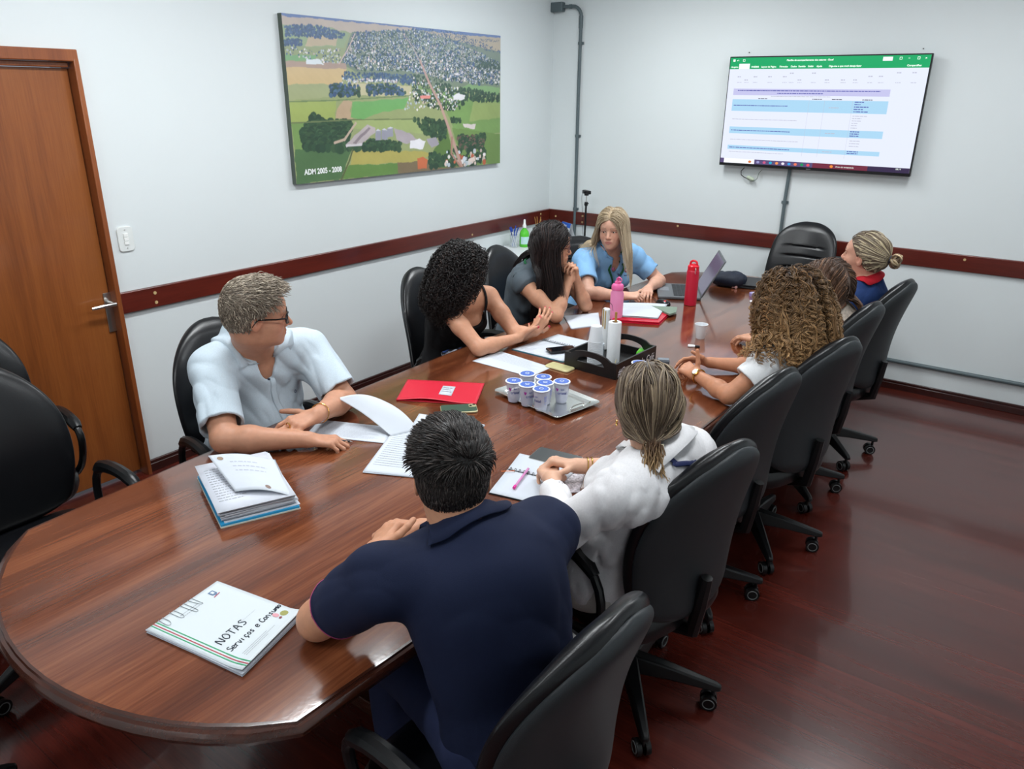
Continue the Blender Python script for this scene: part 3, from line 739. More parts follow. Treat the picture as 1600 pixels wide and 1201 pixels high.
w = bpy.data.worlds.new('world'); SC.world = w; w.use_nodes = True; w.node_tree.nodes['Background'].inputs[0].default_value = (.8, .87, 1, 1); w.node_tree.nodes['Background'].inputs[1].default_value = .3
SC.view_settings.view_transform = 'Standard'; SC.view_settings.look = 'None'; SC.view_settings.exposure = .30; SC.view_settings.gamma = 1.; SC.view_settings.use_curve_mapping = False
# ---------------------------------------------------------------- aerial picture on the left wall
def homog(src, dst):
    A = []
    for (x, y), (u, v) in zip(src, dst): A += [[x, y, 1, 0, 0, 0, -u*x, -u*y, -u], [0, 0, 0, x, y, 1, -v*x, -v*y, -v]]
    h = np.linalg.svd(np.array(A, float))[2][-1]; return h.reshape(3, 3)
def aerial():
    # crop coordinates (1521x1201 look at the picture) -> picture uv, u right, v down
    Hm = homog([(63, 85), (1430, 225), (1420, 1020), (150, 1145)], [(0, 0), (1, 0), (1, 1), (0, 1)])
    def T(p):
        p = np.asarray(p, float); q = np.c_[p, np.ones(len(p))]@Hm.T; return q[:, :2]/q[:, 2:]
    NX, NY = 700, 322; uu, vv = np.meshgrid((np.arange(NX)+.5)/NX, (np.arange(NY)+.5)/NY)
    img = np.zeros((NY, NX, 3)); rs = np.random.RandomState(3)
    wn1, wn2 = noise3(uu*90, vv*45, 0*uu, 1., 51, 5), noise3(uu*90, vv*45, 0*uu, 1., 52, 5); U2, V2_ = uu+.0035*wn1, vv+.007*wn2
    def inpoly(P):
        m = np.zeros(uu.shape, bool); n = len(P)
        for i in range(n):
            (x1, y1), (x2, y2) = P[i], P[(i+1) % n]
            if y1 == y2: continue
            c = ((V2_ > min(y1, y2)) & (V2_ <= max(y1, y2))) & (U2 < (V2_-y1)*(x2-x1)/(y2-y1)+x1); m ^= c
        return m
    nz = [noise3(uu*60, vv*30, 0*uu, s, 20+i, 6) for i, s in enumerate((.12, .5, 1.6))]
    def poly(c, pts, amt=.06):
        m = inpoly(T(pts)); img[m] = (np.array(srgb(c))*(1+amt*(nz[0]+nz[1]))[..., None])[m]
    def blob(c, u, v, a, b):
        x0, x1 = int((u-a)*NX)-1, int((u+a)*NX)+2; y0, y1 = int((v-b)*NY)-1, int((v+b)*NY)+2
        x0, y0 = max(x0, 0), max(y0, 0); s = np.s_[y0:max(y1, 0), x0:max(x1, 0)]
        m = ((uu[s]-u)/a)**2+((vv[s]-v)/b)**2 < 1; img[s][m] = c
    def scatter(pts, n, cols, ra, asp=.6):
        P = T(pts); m = inpoly(P); ys, xs = np.nonzero(m)
        if not len(ys): return
        n = int(n*2.2); ra = ra*.68; k = rs.randint(0, len(ys), n)
        for j in k[np.argsort(ys[k])]:
            c = np.array(srgb(cols[rs.randint(len(cols))]))*rs.uniform(.8, 1.15); r_ = ra*rs.uniform(.5, 1.2)*(.5+.8*ys[j]/NY); blob(c, xs[j]/NX, ys[j]/NY, r_*.46, r_)
    def line(pts, w, c):
        P = T(pts)
        for (a, b) in zip(P[:-1], P[1:]):
            d = b-a; L = d@d; t = np.clip(((uu-a[0])*d[0]+(vv-a[1])*d[1])/L, 0, 1); dist = np.hypot((uu-a[0]-t*d[0])*2.17, vv-a[1]-t*d[1]); m = dist < w*(.5+.8*vv)
            img[m] = srgb(c)
    img[:] = srgb(150, 160, 110)
    full = [(63, 85), (1430, 225), (1420, 1020), (150, 1145)]
    poly((92, 118, 168), [(63, 85), (1430, 225), (1430, 245), (800, 180), (63, 108)])
    poly((196, 178, 158), [(63, 105), (900, 180), (860, 215), (500, 210), (300, 165), (70, 165)]); poly((186, 170, 140), [(860, 190), (1430, 240), (1430, 330), (1000, 270)])
    poly((150, 168, 120), [(70, 160), (300, 165), (480, 215), (450, 300), (75, 290)])
    poly((120, 135, 110), [(500, 205), (900, 190), (1430, 330), (1425, 560), (1000, 540), (560, 470), (430, 400)])
    poly((196, 176, 140), [(240, 225), (410, 235), (400, 290), (210, 290)]); poly((122, 168, 110), [(80, 345), (290, 350), (260, 380), (85, 382)])
    poly((176, 150, 132), [(88, 382), (460, 400), (470, 440), (92, 440)]); poly((208, 180, 128), [(92, 420), (470, 435), (430, 525), (100, 528)], .03)
    poly((160, 166, 120), [(100, 528), (430, 525), (380, 605), (106, 632)], .03); poly((196, 188, 150), [(380, 600), (860, 600), (870, 540), (500, 520)])
    poly((158, 172, 96), [(106, 632), (400, 630), (390, 745), (120, 765)], .05); poly((186, 160, 130), [(440, 630), (500, 635), (480, 690), (500, 745), (395, 745), (405, 680)])
    poly((112, 168, 98), [(500, 640), (850, 615), (820, 680), (690, 700), (560, 745), (490, 735)]); poly((156, 170, 110), [(500, 745), (880, 745), (1090, 850), (500, 800)])
    poly((118, 150, 84), [(120, 760), (250, 760), (250, 930), (140, 935)]); poly((120, 154, 88), [(900, 540), (1425, 640), (1425, 830), (1150, 850), (1060, 640)])
    poly((128, 165, 108), [(1230, 530), (1420, 550), (1425, 600), (1150, 560)]); poly((146, 164, 100), [(1260, 620), (1425, 650), (1425, 740), (1230, 760)])
    poly((110, 140, 76), [(1120, 800), (1425, 840), (1420, 1020), (1190, 1040)])
    poly((78, 112, 70), [(140, 932), (490, 935), (430, 1115), (150, 1145)], .1); poly((172, 162, 88), [(500, 938), (930, 945), (1000, 960), (900, 1010), (490, 1030)], .06)
    poly((96, 132, 66), [(480, 1030), (780, 1020), (780, 1085), (430, 1115)], .08); poly((122, 106, 80), [(780, 1015), (1190, 990), (1200, 1042), (780, 1085)])
    poly((90, 120, 60), [(1000, 950), (1090, 800), (1120, 950), (1150, 1040), (1010, 1050)])
    BL = [(58, 84, 124), (50, 78, 100), (70, 100, 130)]; GR = [(44, 76, 52), (36, 66, 48), (58, 88, 58)]; RO = [(226, 220, 216), (210, 190, 180), (196, 206, 214), (170, 180, 190), (232, 226, 226)]
    scatter([(85, 165), (300, 165), (460, 215), (440, 250), (90, 230)], 150, BL, .022); scatter([(85, 250), (190, 255), (190, 290), (85, 290)], 40, BL, .02)
    scatter([(860, 175), (1170, 200), (1430, 320), (1430, 335), (1250, 300), (950, 215)], 160, BL, .014); scatter([(1300, 245), (1420, 255), (1420, 270), (1300, 262)], 25, BL, .01)
    town = [(520, 205), (880, 190), (1110, 250), (1330, 350), (1425, 400), (1425, 530), (1180, 520), (960, 470), (880, 450), (560, 440), (440, 390)]
    scatter(town, 130, BL, .030); scatter(town, 60, [(176, 170, 160), (150, 160, 140)], .03); scatter(town, 900, BL+GR, .017); scatter(town, 800, RO, .0085); scatter(town, 90, RO, .016)
    scatter([(90, 300), (430, 310), (430, 400), (300, 395), (90, 340)], 60, BL+RO, .012)
    scatter([(440, 455), (900, 470), (900, 540), (780, 520), (440, 500)], 130, BL, .018); scatter([(440, 495), (780, 500), (780, 520), (440, 520)], 50, RO, .012)
    scatter([(370, 530), (540, 535), (545, 600), (365, 600)], 60, GR+BL, .026); scatter([(590, 535), (760, 535), (835, 575), (830, 595), (600, 595)], 80, GR+BL, .024)
    scatter([(880, 470), (1060, 500), (1160, 560), (1220, 640), (1160, 690), (1070, 690), (880, 640)], 170, GR, .02); scatter([(880, 480), (1200, 560), (1150, 690), (820, 690), (850, 600)], 90, RO, .012)
    scatter([(1160, 545), (1425, 590), (1425, 640), (1200, 635)], 110, GR, .022); scatter([(1270, 380), (1425, 390), (1425, 440), (1280, 430)], 50, GR, .02)
    scatter([(180, 830), (260, 720), (330, 760), (500, 760), (450, 930), (210, 930)], 260, GR, .034); scatter([(470, 880), (800, 890), (800, 935), (470, 935)], 80, GR, .026)
    scatter([(880, 740), (1090, 760), (1080, 880), (960, 840)], 70, GR, .026); scatter([(1110, 740), (1180, 745), (1180, 775), (1110, 770)], 16, GR, .02); scatter([(1150, 850), (1330, 850), (1320, 930), (1180, 930)], 80, GR+[(110, 90, 80)], .028)
    scatter([(1060, 940), (1330, 930), (1330, 1025), (1060, 1045)], 40, GR, .03); scatter([(1060, 950), (1330, 940), (1330, 1020), (900, 1055)], 26, RO+[(196, 104, 70), (200, 110, 80)], .022)
    scatter([(980, 960), (1060, 960), (1060, 1040), (980, 1045)], 22, GR, .03)
    line([(420, 400), (470, 320), (520, 215)], .007, (206, 180, 170)); line([(820, 215), (880, 300), (925, 390)], .006, (190, 170, 165))
    line([(925, 385), (980, 520), (1050, 660), (1100, 800), (1180, 1045)], .014, (188, 152, 140)); line([(1120, 860), (1115, 960), (1175, 1045)], .008, (170, 128, 112))
    line([(390, 890), (450, 870), (520, 770)], .009, (190, 168, 150)); line([(110, 636), (400, 628), (860, 600)], .004, (106, 130, 84)); line([(120, 768), (500, 748), (880, 745)], .004, (108, 122, 80)); line([(430, 1115), (480, 1000), (500, 935)], .006, (90, 96, 60))
    poly((182, 170, 172), [(455, 905), (590, 775), (640, 800), (640, 830), (545, 900), (460, 920)]); poly((140, 128, 134), [(500, 890), (600, 790), (615, 800), (520, 895)]); poly((206, 200, 204), [(455, 905), (560, 890), (555, 905), (460, 920)])
    for (x, y) in ((660, 845), (700, 840), (735, 825)):
        poly((150, 150, 164), [(x-18, y-25), (x+18, y-25), (x+18, y+30), (x-18, y+30)]); poly((200, 200, 210), [(x-18, y-25), (x, y-38), (x+18, y-25)])
    poly((170, 160, 166), [(760, 800), (850, 830), (920, 880), (840, 900), (770, 870)]); poly((226, 224, 228), [(855, 885), (915, 865), (955, 880), (935, 935), (855, 925)]); poly((160, 154, 164), [(960, 870), (1020, 860), (1040, 900), (990, 925)])
    poly((222, 228, 230), [(215, 372), (300, 375), (325, 405), (215, 402)]); poly((226, 224, 226), [(1130, 600), (1165, 585), (1205, 600), (1200, 625), (1130, 625)]); poly((196, 106, 68), [(900, 990), (935, 978), (965, 1000), (960, 1050), (905, 1055)])
    poly((222, 206, 196), [(1220, 995), (1260, 985), (1270, 1010), (1230, 1018)]); poly((226, 140, 130), [(920, 600), (990, 598), (985, 615), (925, 618)]); poly((210, 200, 196), [(1190, 775), (1270, 775), (1265, 810), (1200, 800)])
    img *= (1+.05*nz[2]+.03*nz[1])[..., None]
    b = img.copy(); b[1:-1, 1:-1] = (img[1:-1, 1:-1]*4+img[:-2, 1:-1]+img[2:, 1:-1]+img[1:-1, :-2]+img[1:-1, 2:])/8; hz = np.clip((.55-vv)/.55, 0, 1)[..., None]*.22; img = b*(1-hz)+np.array(srgb(170, 184, 214))*hz
    img = img*.94+.02
    return np.clip(img, 0, 1), NX, NY
PY0, PY1, PZ0, PZ1, PT = -2.765, -.772, 1.434, 2.348, .035
img, NX, NY = aerial()
pic = thing('aerial_picture', 'wide unframed aerial photograph of a town hung on the left wall', 'picture', (0, (PY0+PY1)/2, (PZ0+PZ1)/2)); og = (0, (PY0+PY1)/2, (PZ0+PZ1)/2)
gx = np.arange(NX+1)/NX; gz = np.arange(NY+1)/NY; ii, jj = np.meshgrid(np.arange(NX+1), np.arange(NY+1))
V = np.stack([np.full(ii.shape, PT+.0006), PY0+(PY1-PY0)*ii/NX, PZ1-(PZ1-PZ0)*jj/NY], -1).reshape(-1, 3)
ip = np.minimum(ii, NX-1); jp = np.minimum(jj, NY-1); Cc = img[jp, ip].reshape(-1, 3)
a = (np.arange(NY)[:, None]*(NX+1)+np.arange(NX)[None, :]); Q = np.stack([a+NX+1, a+NX+2, a+1, a], -1).reshape(-1, 4)
npmesh('printed_photograph', V, Q, mat('photo_print', attr=True, rough=.45, spec=.3), pic, og, Cc)
MB().box((PT/2, (PY0+PY1)/2, (PZ0+PZ1)/2), (PT, PY1-PY0, PZ1-PZ0)).build('panel', mat('panel_edge', (82, 92, 84), rough=.6), pic, og)
t = MB(); put_text(t, 'ADM 2005 - 2008', .044, (PT+.0014, PY0+.065, PZ0+.050), (0, .9, 0), (0, 0, 1), bold=.0016); t.build('caption', mat('caption_white', (236, 238, 236), rough=.5), pic, og, smooth=False)
# ---------------------------------------------------------------- the screen
TX0, TX1, TZ0, TZ1, TYF = 1.561, 2.862, 1.468, 2.208, -.082
og = ((TX0+TX1)/2, 0, (TZ0+TZ1)/2)
tv = thing('wall_screen', 'large thin-framed television showing a green-topped spreadsheet on the far wall', 'television', og)
blk = mat('screen_plastic', (14, 15, 18), rough=.3)
MB().rbox(((TX0+TX1)/2, TYF+.02, (TZ0+TZ1)/2), (TX1-TX0, .035, TZ1-TZ0), .004).build('case', blk, tv, og)
MB().box(((TX0+TX1)/2, -.031, (TZ0+TZ1)/2-.05), (.45, .061, .34)).build('wall_bracket', mat('bracket', (40, 42, 45), rough=.5), tv, og)
def emis(name, c, s=1.0): return mat(name, (0, 0, 0), rough=.25, spec=.3, emit=c, estr=s)
SX0, SX1, SZ0, SZ1 = TX0+.008, TX1-.008, TZ0+.02, TZ1-.008
def su(u, v, k=1): return (SX0+(SX1-SX0)*u, TYF+.0022-.0006*k, SZ1-(SZ1-SZ0)*v)
def srect(mb, u0, v0, u1, v1, k): mb.quad(su(u0, v1, k), su(u1, v1, k), su(u1, v0, k), su(u0, v0, k))
def spart(name, c, rects, k, s=1.):
    mb = MB()
    for r_ in rects: srect(mb, *r_, k)
    return mb.build(name, emis('screen_'+name, c, s), tv, og, smooth=False)
spart('screen', (232, 238, 255), [(0, 0, 1, 1)], 6, .84)
spart('ribbon', (24, 160, 98), [(0, 0, 1, .105)], 7, .95)
spart('sheet_heading', (206, 206, 246), [(.035, .285, .845, .345)], 7, .78)
spart('table_rows', (178, 222, 250), [(.035, .385, .845, .495), (.035, .645, .845, .710), (.035, .825, .845, .865)], 7, .80)
spart('active_tab', (245, 248, 255), [(.052, .056, .112, .105), (.785, .012, .83, .045), (.0, .955, .20, 1)], 8, .88)
spart('taskbar', (96, 84, 128), [(.20, .955, .52, 1), (0, .955, .022, 1)], 9, .8); spart('taskbar_warm', (120, 50, 70), [(.52, .955, .80, 1)], 9, .8); spart('taskbar_dark', (60, 48, 80), [(.80, .955, 1., 1)], 9, .8)
rr = random.Random(4); marks = []; grey = []; blue = []
def dashes(lst, u0, u1, v, h, wmin=.004, wmax=.022):
    u = u0
    while u < u1:
        w_ = rr.uniform(wmin, wmax); lst.append((u, v, min(u+w_, u1), v+h)); u += w_+.0025
dashes(blue, .06, .80, .298, .008); dashes(blue, .28, .52, .322, .008); dashes(grey, .25, .56, .350, .006)
for v0, a in ((.438, .30), (.675, .33), (.842, .34)): dashes(blue, .045, .045+a, v0, .007)
for v0, a in ((.57, .36), (.765, .38), (.885, .31)): dashes(grey, .045, .045+a, v0, .005)
for (u, v) in ((.18, .372), (.47, .372), (.57, .372), (.72, .372)): dashes(marks, u, u+.05, v, .007)
for j in range(5): dashes(blue, .685, .685+rr.choice([.03, .045, .07]), .392+j*.021, .008)
for j in range(6): dashes(grey, .685, .685+rr.choice([.03, .045, .07]), .515+j*.021, .006)
for j in range(3): dashes(blue, .685, .73, .652+j*.019, .008); dashes(grey, .69, .74, .735+j*.024, .006)
for j in range(2): dashes(blue, .685, .74, .830+j*.017, .008)
for v in (.445, .675, .843): dashes(grey, .56, .61, v, .007)
for u in (.455, .535, .675): grey.append((u, .385, u+.001, .90))
for u in (.05, .09, .14, .22, .30, .335, .38, .45, .52, .60, .66, .73, .78, .86, .93): dashes(grey, u, u+.02, rr.choice([.14, .17, .20]), .010, .006, .012); dashes(grey, u, u+.025, .225, .005)
spart('small_text_grey', (196, 198, 216), grey, 8, .8); spart('small_text_blue', (96, 100, 190), blue, 8, .7); spart('small_text_dark', (110, 112, 130), marks, 8, .6)
t = MB(); ex, ey = (1, 0, 0), (0, 0, 1)
for txt, u in (('Arquivo', .008), ('INSERIR', .122), ('Layout da Página', .176), ('Fórmulas', .275), ('Dados', .335), ('Revisão', .375), ('Exibir', .425), ('Ajuda', .468), ('Diga-me o que você deseja fazer', .53), ('Compartilhar', .90)):
    put_text(t, txt, .0155, su(u, .092, 9), ex, ey, bold=.0004)
put_text(t, 'Planilha de acompanhamento dos setores - Excel', .0155, su(.31, .036, 9), ex, ey, bold=.0004)
for u in (.015, .035, .07, .86, .90, .94, .975): put_text(t, {.015: '■', .035: '↶', .07: '□', .86: '□', .90: '−', .94: '□', .975: '×'}[u], .02, su(u, .036, 9), ex, ey, bold=.0004)
put_text(t, '08:14', .014, su(.935, .974, 11), ex, ey); put_text(t, 'Aviso de tempestade', .014, su(.64, .985, 11), ex, ey)
t.build('ribbon_text', emis('screen_white_text', (235, 250, 240), 1.1), tv, og, smooth=False)
for j, (c, u) in enumerate((((150, 150, 200), .212), ((200, 90, 130), .248), ((40, 170, 210), .283), ((240, 150, 90), .318), ((235, 230, 240), .352), ((60, 160, 230), .386), ((235, 120, 90), .420), ((30, 150, 90), .455), ((230, 80, 100), .488), ((240, 140, 60), .61), ((210, 120, 60), .165))):
    spart('taskbar_icon', c, [(u, .965, u+.018, .993)], 10, 1.) if False else MB().add([su(u+.009+.009*math.cos(q), .979+.013*math.sin(q), 10) for q in np.linspace(0, 2*PI, 9)[:-1]][::-1], [tuple(range(8))]).build('taskbar_icon', emis('icon_%d' % j, c, .9), tv, og, smooth=False)
MB().box(((TX0+TX1)/2, TYF+.001, TZ0+.008), (.03, .002, .004)).build('maker_mark', mat('grey_mark', (120, 124, 130)), tv, og)
for (u, v, lb_) in ((1171, 82, 'tiny dark nail in the wall above the left end of the screen'), (1443, 76, 'tiny dark nail in the wall above the right end of the screen')):
    q = at(u, v, y=0.); tag(MB().cyl((q[0], 0, q[2]), (q[0], -.008, q[2]), .004, 8).build('nail', mat('nail_dark', (90, 92, 92))), lb_, 'nail', 'nails above the screen')
# loose cable with adapter below the screen
cb = thing('dangling_cable', 'small pale cable adapter dangling below the screen on a looped wire', 'cable', (1.76, -.03, 1.42)); og = (1.76, -.03, 1.42)
def P(u, v): return at(u, v, y=-.035)
MB().tube([P(1163, 262)*[1, 1, 1], P(1158, 267), P(1158, 273), P(1163, 277), P(1168, 279)], .0032, 8).build('black_wire', mat('cable_black', (20, 20, 22), rough=.5), cb, og)
MB().tube([P(1167, 279), P(1172, 283), P(1178, 283), P(1183, 279), P(1186, 270), P(1191, 265)], .0022, 8).build('grey_wire', mat('cable_grey', (110, 122, 112), rough=.5), cb, og)
a_, b_ = P(1167, 276), P(1178, 281)
MB().tube([a_, a_+(b_-a_)*.15, b_-(b_-a_)*.15, b_], [.006, .013, .013, .007], 10).build('adapter', mat('adapter_pale', (188, 200, 178), rough=.4), cb, og)
# ---------------------------------------------------------------- the long boat-shaped meeting table
TZ = .76
def tabout(ins=0., n=18):
    P = []; yc = -2.86; xc = 2.135
    def hw(y): return .695-.080*((y-yc)/2.16)**2
    for i in range(n+1):
        y = -5.02+4.32*i/n; P.append((xc+hw(y)-ins, y))
    yt = -.70; h = hw(yt)
    for i in range(1, n): t = i/n; x = h*(1-2*t); P.append((xc+x*(1-ins/h), yt+.27*(1-(x/h)**2)**.75-ins))
    for i in range(n+1):
        y = -.70-4.32*i/n; P.append((xc-hw(y)+ins, y))
    for i in range(1, n): t = i/n; x = -h*(1-2*t); P.append((xc+x*(1-ins/h), -5.02-.27*(1-(x/h)**2)**.75+ins))
    return P
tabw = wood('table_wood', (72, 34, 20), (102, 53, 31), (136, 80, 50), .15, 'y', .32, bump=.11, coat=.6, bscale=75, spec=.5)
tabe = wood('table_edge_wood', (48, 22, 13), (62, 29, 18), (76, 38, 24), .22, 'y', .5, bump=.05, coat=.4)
tt = thing('meeting_table', 'long glossy brown wooden boat-shaped meeting table in the middle', 'table', (2.135, -2.86, 0)); og = (2.135, -2.86, 0)
prof = [(.024, TZ), (.017, TZ-.0005), (.0145, TZ-.005), (.007, TZ-.007), (.002, TZ-.013), (.000, TZ-.022), (.004, TZ-.034), (.016, TZ-.042)]
rings = [tabout(i) for i, z in prof]; n = len(rings[0]); v = []; f = []
for k, (i, z) in enumerate(prof): v += [(x, y, z) for x, y in rings[k]]
for k in range(len(prof)-1):
    for i in range(n): f.append((k*n+(i+1) % n, k*n+i, (k+1)*n+i, (k+1)*n+(i+1) % n))
top_ = MB(); top_.cur = 0; top_.add(v[:n], [tuple(range(n))])
tt_top = MB(); tt_top.v = v; tt_top.f = [tuple(range(n))]+f+[tuple(range((len(prof)-1)*n, len(prof)*n))[::-1]]; tt_top.mi = [0]+[1]*len(f)+[1]
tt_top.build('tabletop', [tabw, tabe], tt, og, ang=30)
a = MB(); i_ = tabout(.16); 
for k in range(len(i_)):
    p, q = i_[k], i_[(k+1) % len(i_)]
    a.add([(p[0], p[1], TZ-.13), (q[0], q[1], TZ-.13), (q[0], q[1], TZ-.042), (p[0], p[1], TZ-.042)], [(0, 1, 2, 3)])
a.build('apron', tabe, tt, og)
for y in (-4.35, -2.86, -1.35):
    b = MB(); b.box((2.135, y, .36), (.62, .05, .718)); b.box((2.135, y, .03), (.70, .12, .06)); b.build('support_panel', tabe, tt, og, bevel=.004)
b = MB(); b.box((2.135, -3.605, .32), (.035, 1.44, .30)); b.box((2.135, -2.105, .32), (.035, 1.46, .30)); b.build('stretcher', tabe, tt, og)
# ---------------------------------------------------------------- office chairs
leather = mat('black_leatherette', (15, 16, 19), rough=.30, spec=.5, bump=.12, bscale=350)
shellm = mat('chair_back_cover', (40, 44, 47), rough=.48, spec=.45, bump=.15, bscale=500)
plast = mat('chair_plastic', (15, 16, 18), rough=.35, spec=.5)
ring = mat('caster_ring', (120, 122, 122), rough=.4)
def back_shape(h0, h1, wmax, tx, exec_=False):
    """returns f(u,v)->centre point, half width(v)"""
    def hw(t):
        if exec_: return wmax*(.84+.16*math.sin(PI*min(max(t*.9+.1, 0), 1)))*max(0., 1-(max(0, (t-.72)/.283))**3.0)**.5*(1-max(0, (.06-t)/.06)**2*.3)
        w = .72+.28*math.sin(PI*min(1, (t+.08)/1.12))
        if t > .52: w *= max(0., 1-((t-.52)/.482)**2.7)**.5
        if t < .14: w *= math.sqrt(max(0., 1-((.14-t)/.143)**2.2))
        return wmax*w
    def cx(t): return -.205-tx*t-.035*math.sin(PI*t*1.1)*(-1)-.0
    return hw, cx
def pad(h0, h1, wmax, tx, thick, front=True, exec_=False, wrap=.045, off=0., shrink=0., ridges=None):
    hw, cx = back_shape(h0, h1, wmax, tx, exec_); NU, NV = (26 if ridges else 18), (120 if ridges else 40); F = []; Bk = []
    for j in range(NV+1):
        t = j/NV; te = (1-math.cos(PI*t))/2; t2 = .35*t+.65*te; z = h0+(h1-h0)*t2; w = max(hw(t2)-shrink, .004); rowf = []; rowb = []
        ed = min(1., min(t2, 1-t2)/.10)
        for i in range(NU+1):
            s = -math.cos(PI*i/NU); y = w*s; r_ = max(0., 1-abs(s)**3.2)**.5*(math.sin(ed*PI/2)**.6 if ed < 1 else 1)
            c = cx(t2)+off+wrap*(abs(y)/wmax)**2
            g = 0.
            if ridges and abs(s) < .62:
                for q in ridges:
                    g += .013*math.exp(-((t2-q+.035*abs(s)**3)/.0065)**2)*(1-(abs(s)/.62)**8)
            rowf.append((c+thick*.5*r_-g, y, z)); rowb.append((c-thick*.5*r_, y, z))
        F.append(rowf); Bk.append(rowb)
    v = [p for r_ in F for p in r_]+[p for r_ in Bk for p in r_]; K = NU+1; o = (NV+1)*K; f = []
    for j in range(NV):
        for i in range(NU):
            f.append((j*K+i, j*K+i+1, (j+1)*K+i+1, (j+1)*K+i)); f.append((o+j*K+i+1, o+j*K+i, o+(j+1)*K+i, o+(j+1)*K+i+1))
    per = [j*K for j in range(NV)]+[NV*K+i for i in range(NU)]+[j*K+NU for j in range(NV, 0, -1)]+[i for i in range(NU, 0, -1)]
    m = len(per); 
    for k in range(m): a_, b_ = per[k], per[(k+1) % m]; f.append((a_, b_, b_+o, a_+o))
    return v, f
def make_chair(label, exec_=False, h1=1.08):
    t = thing('office_chair', label, 'office chair')
    se = MB(); NU = 24; v = []; f = []
    # seat cushion: rounded slab with waterfall front
    def ringp(sc, z): 
        P = []
        for k in range(48):
            a = 2*PI*k/48; c, s = math.cos(a), math.sin(a); x = abs(c)**.5*(1 if c > 0 else -1)*.245*sc; y = abs(s)**.5*(1 if s > 0 else -1)*.25*sc
            P.append((x+.03, y, z-(.03*max(0, (x-.12)/.12)**2)))
        return P
    lv = [(.80, .395), (.97, .405), (1., .43), (.995, .455), (.95, .475), (.80, .484), (.4, .482), (.02, .478)]
    for sc, z in lv: v += ringp(sc, z)
    for k in range(len(lv)-1):
        for i in range(48): f.append((k*48+i, k*48+(i+1) % 48, (k+1)*48+(i+1) % 48, (k+1)*48+i))
    f.append(tuple(range(48))[::-1]); f.append(tuple(range((len(lv)-1)*48, len(lv)*48)))
    se.add(v, f); se.build('seat', leather, t)
    h0 = .47
    v, f = pad(h0, h1, .245 if not exec_ else .235, .10, .075, exec_=exec_, ridges=(.30, .42, .54, .66, .76) if exec_ else None, wrap=.05)
    br = MB().add(v, f).build('backrest', leather, t, ang=60)
    v, f = pad(h0-.012, h1-.012, .245 if not exec_ else .235, .10, .060, exec_=exec_, off=-.020, shrink=.012, wrap=.05)
    MB().add(v, f).build('back_shell', shellm, br, ang=60)
    m = MB(); m.tube([(.0, 0, .385), (-.15, 0, .375), (-.245, 0, .41), (-.262, 0, .52), (-.275, 0, .62)], [.022, .022, .024, .022, .018], 8); m.build('back_bracket', plast, t)
    m = MB(); m.box((.0, 0, .385), (.26, .20, .03)); m.cyl((0, 0, .16), (0, 0, .30), .030, 16); m.cyl((0, 0, .30), (0, 0, .38), .018, 16); m.build('gas_column', plast, t)
    for s in (-1, 1):
        q = MB(); y = .275*s
        pts = [(-.10, y*.72, .405), (-.10, y*.96, .41), (-.115, y, .47), (-.12, y, .56), (-.09, y, .635), (-.02, y, .665), (.08, y, .67), (.16, y, .655), (.20, y, .62), (.195, y, .57), (.17, y, .50), (.13, y*.97, .43), (.11, y*.75, .402)]
        P2 = []
        for a_, b_ in zip(pts[:-1], pts[1:]):
            for w_ in (0, .5): P2.append([a_[i]*(1-w_)+b_[i]*w_ for i in range(3)])
        P2.append(pts[-1]); P2 = np.array(P2)
        for _ in range(2): P2[1:-1] = (P2[:-2]+2*P2[1:-1]+P2[2:])/4
        q.tube(P2, .0145, 10); 
        ap = [p for p in P2 if p[2] > .625]
        q.tube([p+V3(0, 0, .006) for p in ap], [.018]+[.024]*(len(ap)-2)+[.018], 10)
        q.build('armrest', plast, t)
    for k in range(5):
        a = 2*PI*k/5; c, s = math.cos(a), math.sin(a); L = .29
        q = MB(); R = np.array([[c, -s, 0], [s, c, 0], [0, 0, 1]])
        P = []
        for (x, w_, zt, zb) in ((.02, .032, .165, .10), (.15, .026, .140, .095), (L+.005, .018, .105, .078), (L+.025, .012, .098, .078)):
            P.append([R@V3(x, -w_, zb), R@V3(x, w_, zb), R@V3(x, w_*.7, zt), R@V3(x, -w_*.7, zt)])
        v = [p for r_ in P for p in r_]; f = []
        for j in range(3):
            for i in range(4): f.append((j*4+i, j*4+(i+1) % 4, (j+1)*4+(i+1) % 4, (j+1)*4+i))
        f.append((3, 2, 1, 0)); f.append((12, 13, 14, 15)); q.add(v, f)
        lg = q.build('leg', plast, t, bevel=.006)
        w_ = MB(); ca = R@V3(L, 0, 0); ph = 1.1*k+.5; d = V3(math.cos(ph), math.sin(ph), 0); nn = V3(-d[1], d[0], 0); cc = ca-d*.012+V3(0, 0, .0285)
        w_.cyl(ca+V3(0, 0, .045), ca+V3(0, 0, .085), .007, 8)
        for sg in (-1, 1): w_.cyl(cc+nn*.007*sg, cc+nn*.024*sg, .0285, 20)
        w_.build('caster', plast, lg)
        w2 = MB()
        for sg in (-1, 1):
            w2.tube([cc+nn*.0245*sg+V3(0, 0, .019*math.cos(u))+d*.019*math.sin(u) for u in np.linspace(0, 2*PI, 21)[:-1]], .002, 5, closed=True)
        w2.build('caster_trim', ring, lg)
    return t
CH = make_chair('c')
CHX = make_chair('c', True, 1.13)
def chair(proto, first, x, y, yaw, label, s=1.0):
    c = proto if first else copy_tree(proto)
    c.location = (x, y, 0); c.scale = (1, 1, s); c.rotation_euler = (0, 0, math.radians(yaw)); c['label'] = label; c['group'] = 'black office chairs around the table'
    return c
chair(CH, True, 2.95, -4.64, 176, 'black office chair behind the man in the navy polo, nearest of all', .985)
chair(CH, False, 2.875, -3.78, 164, 'black office chair behind the woman in the white shirt with low ponytail')
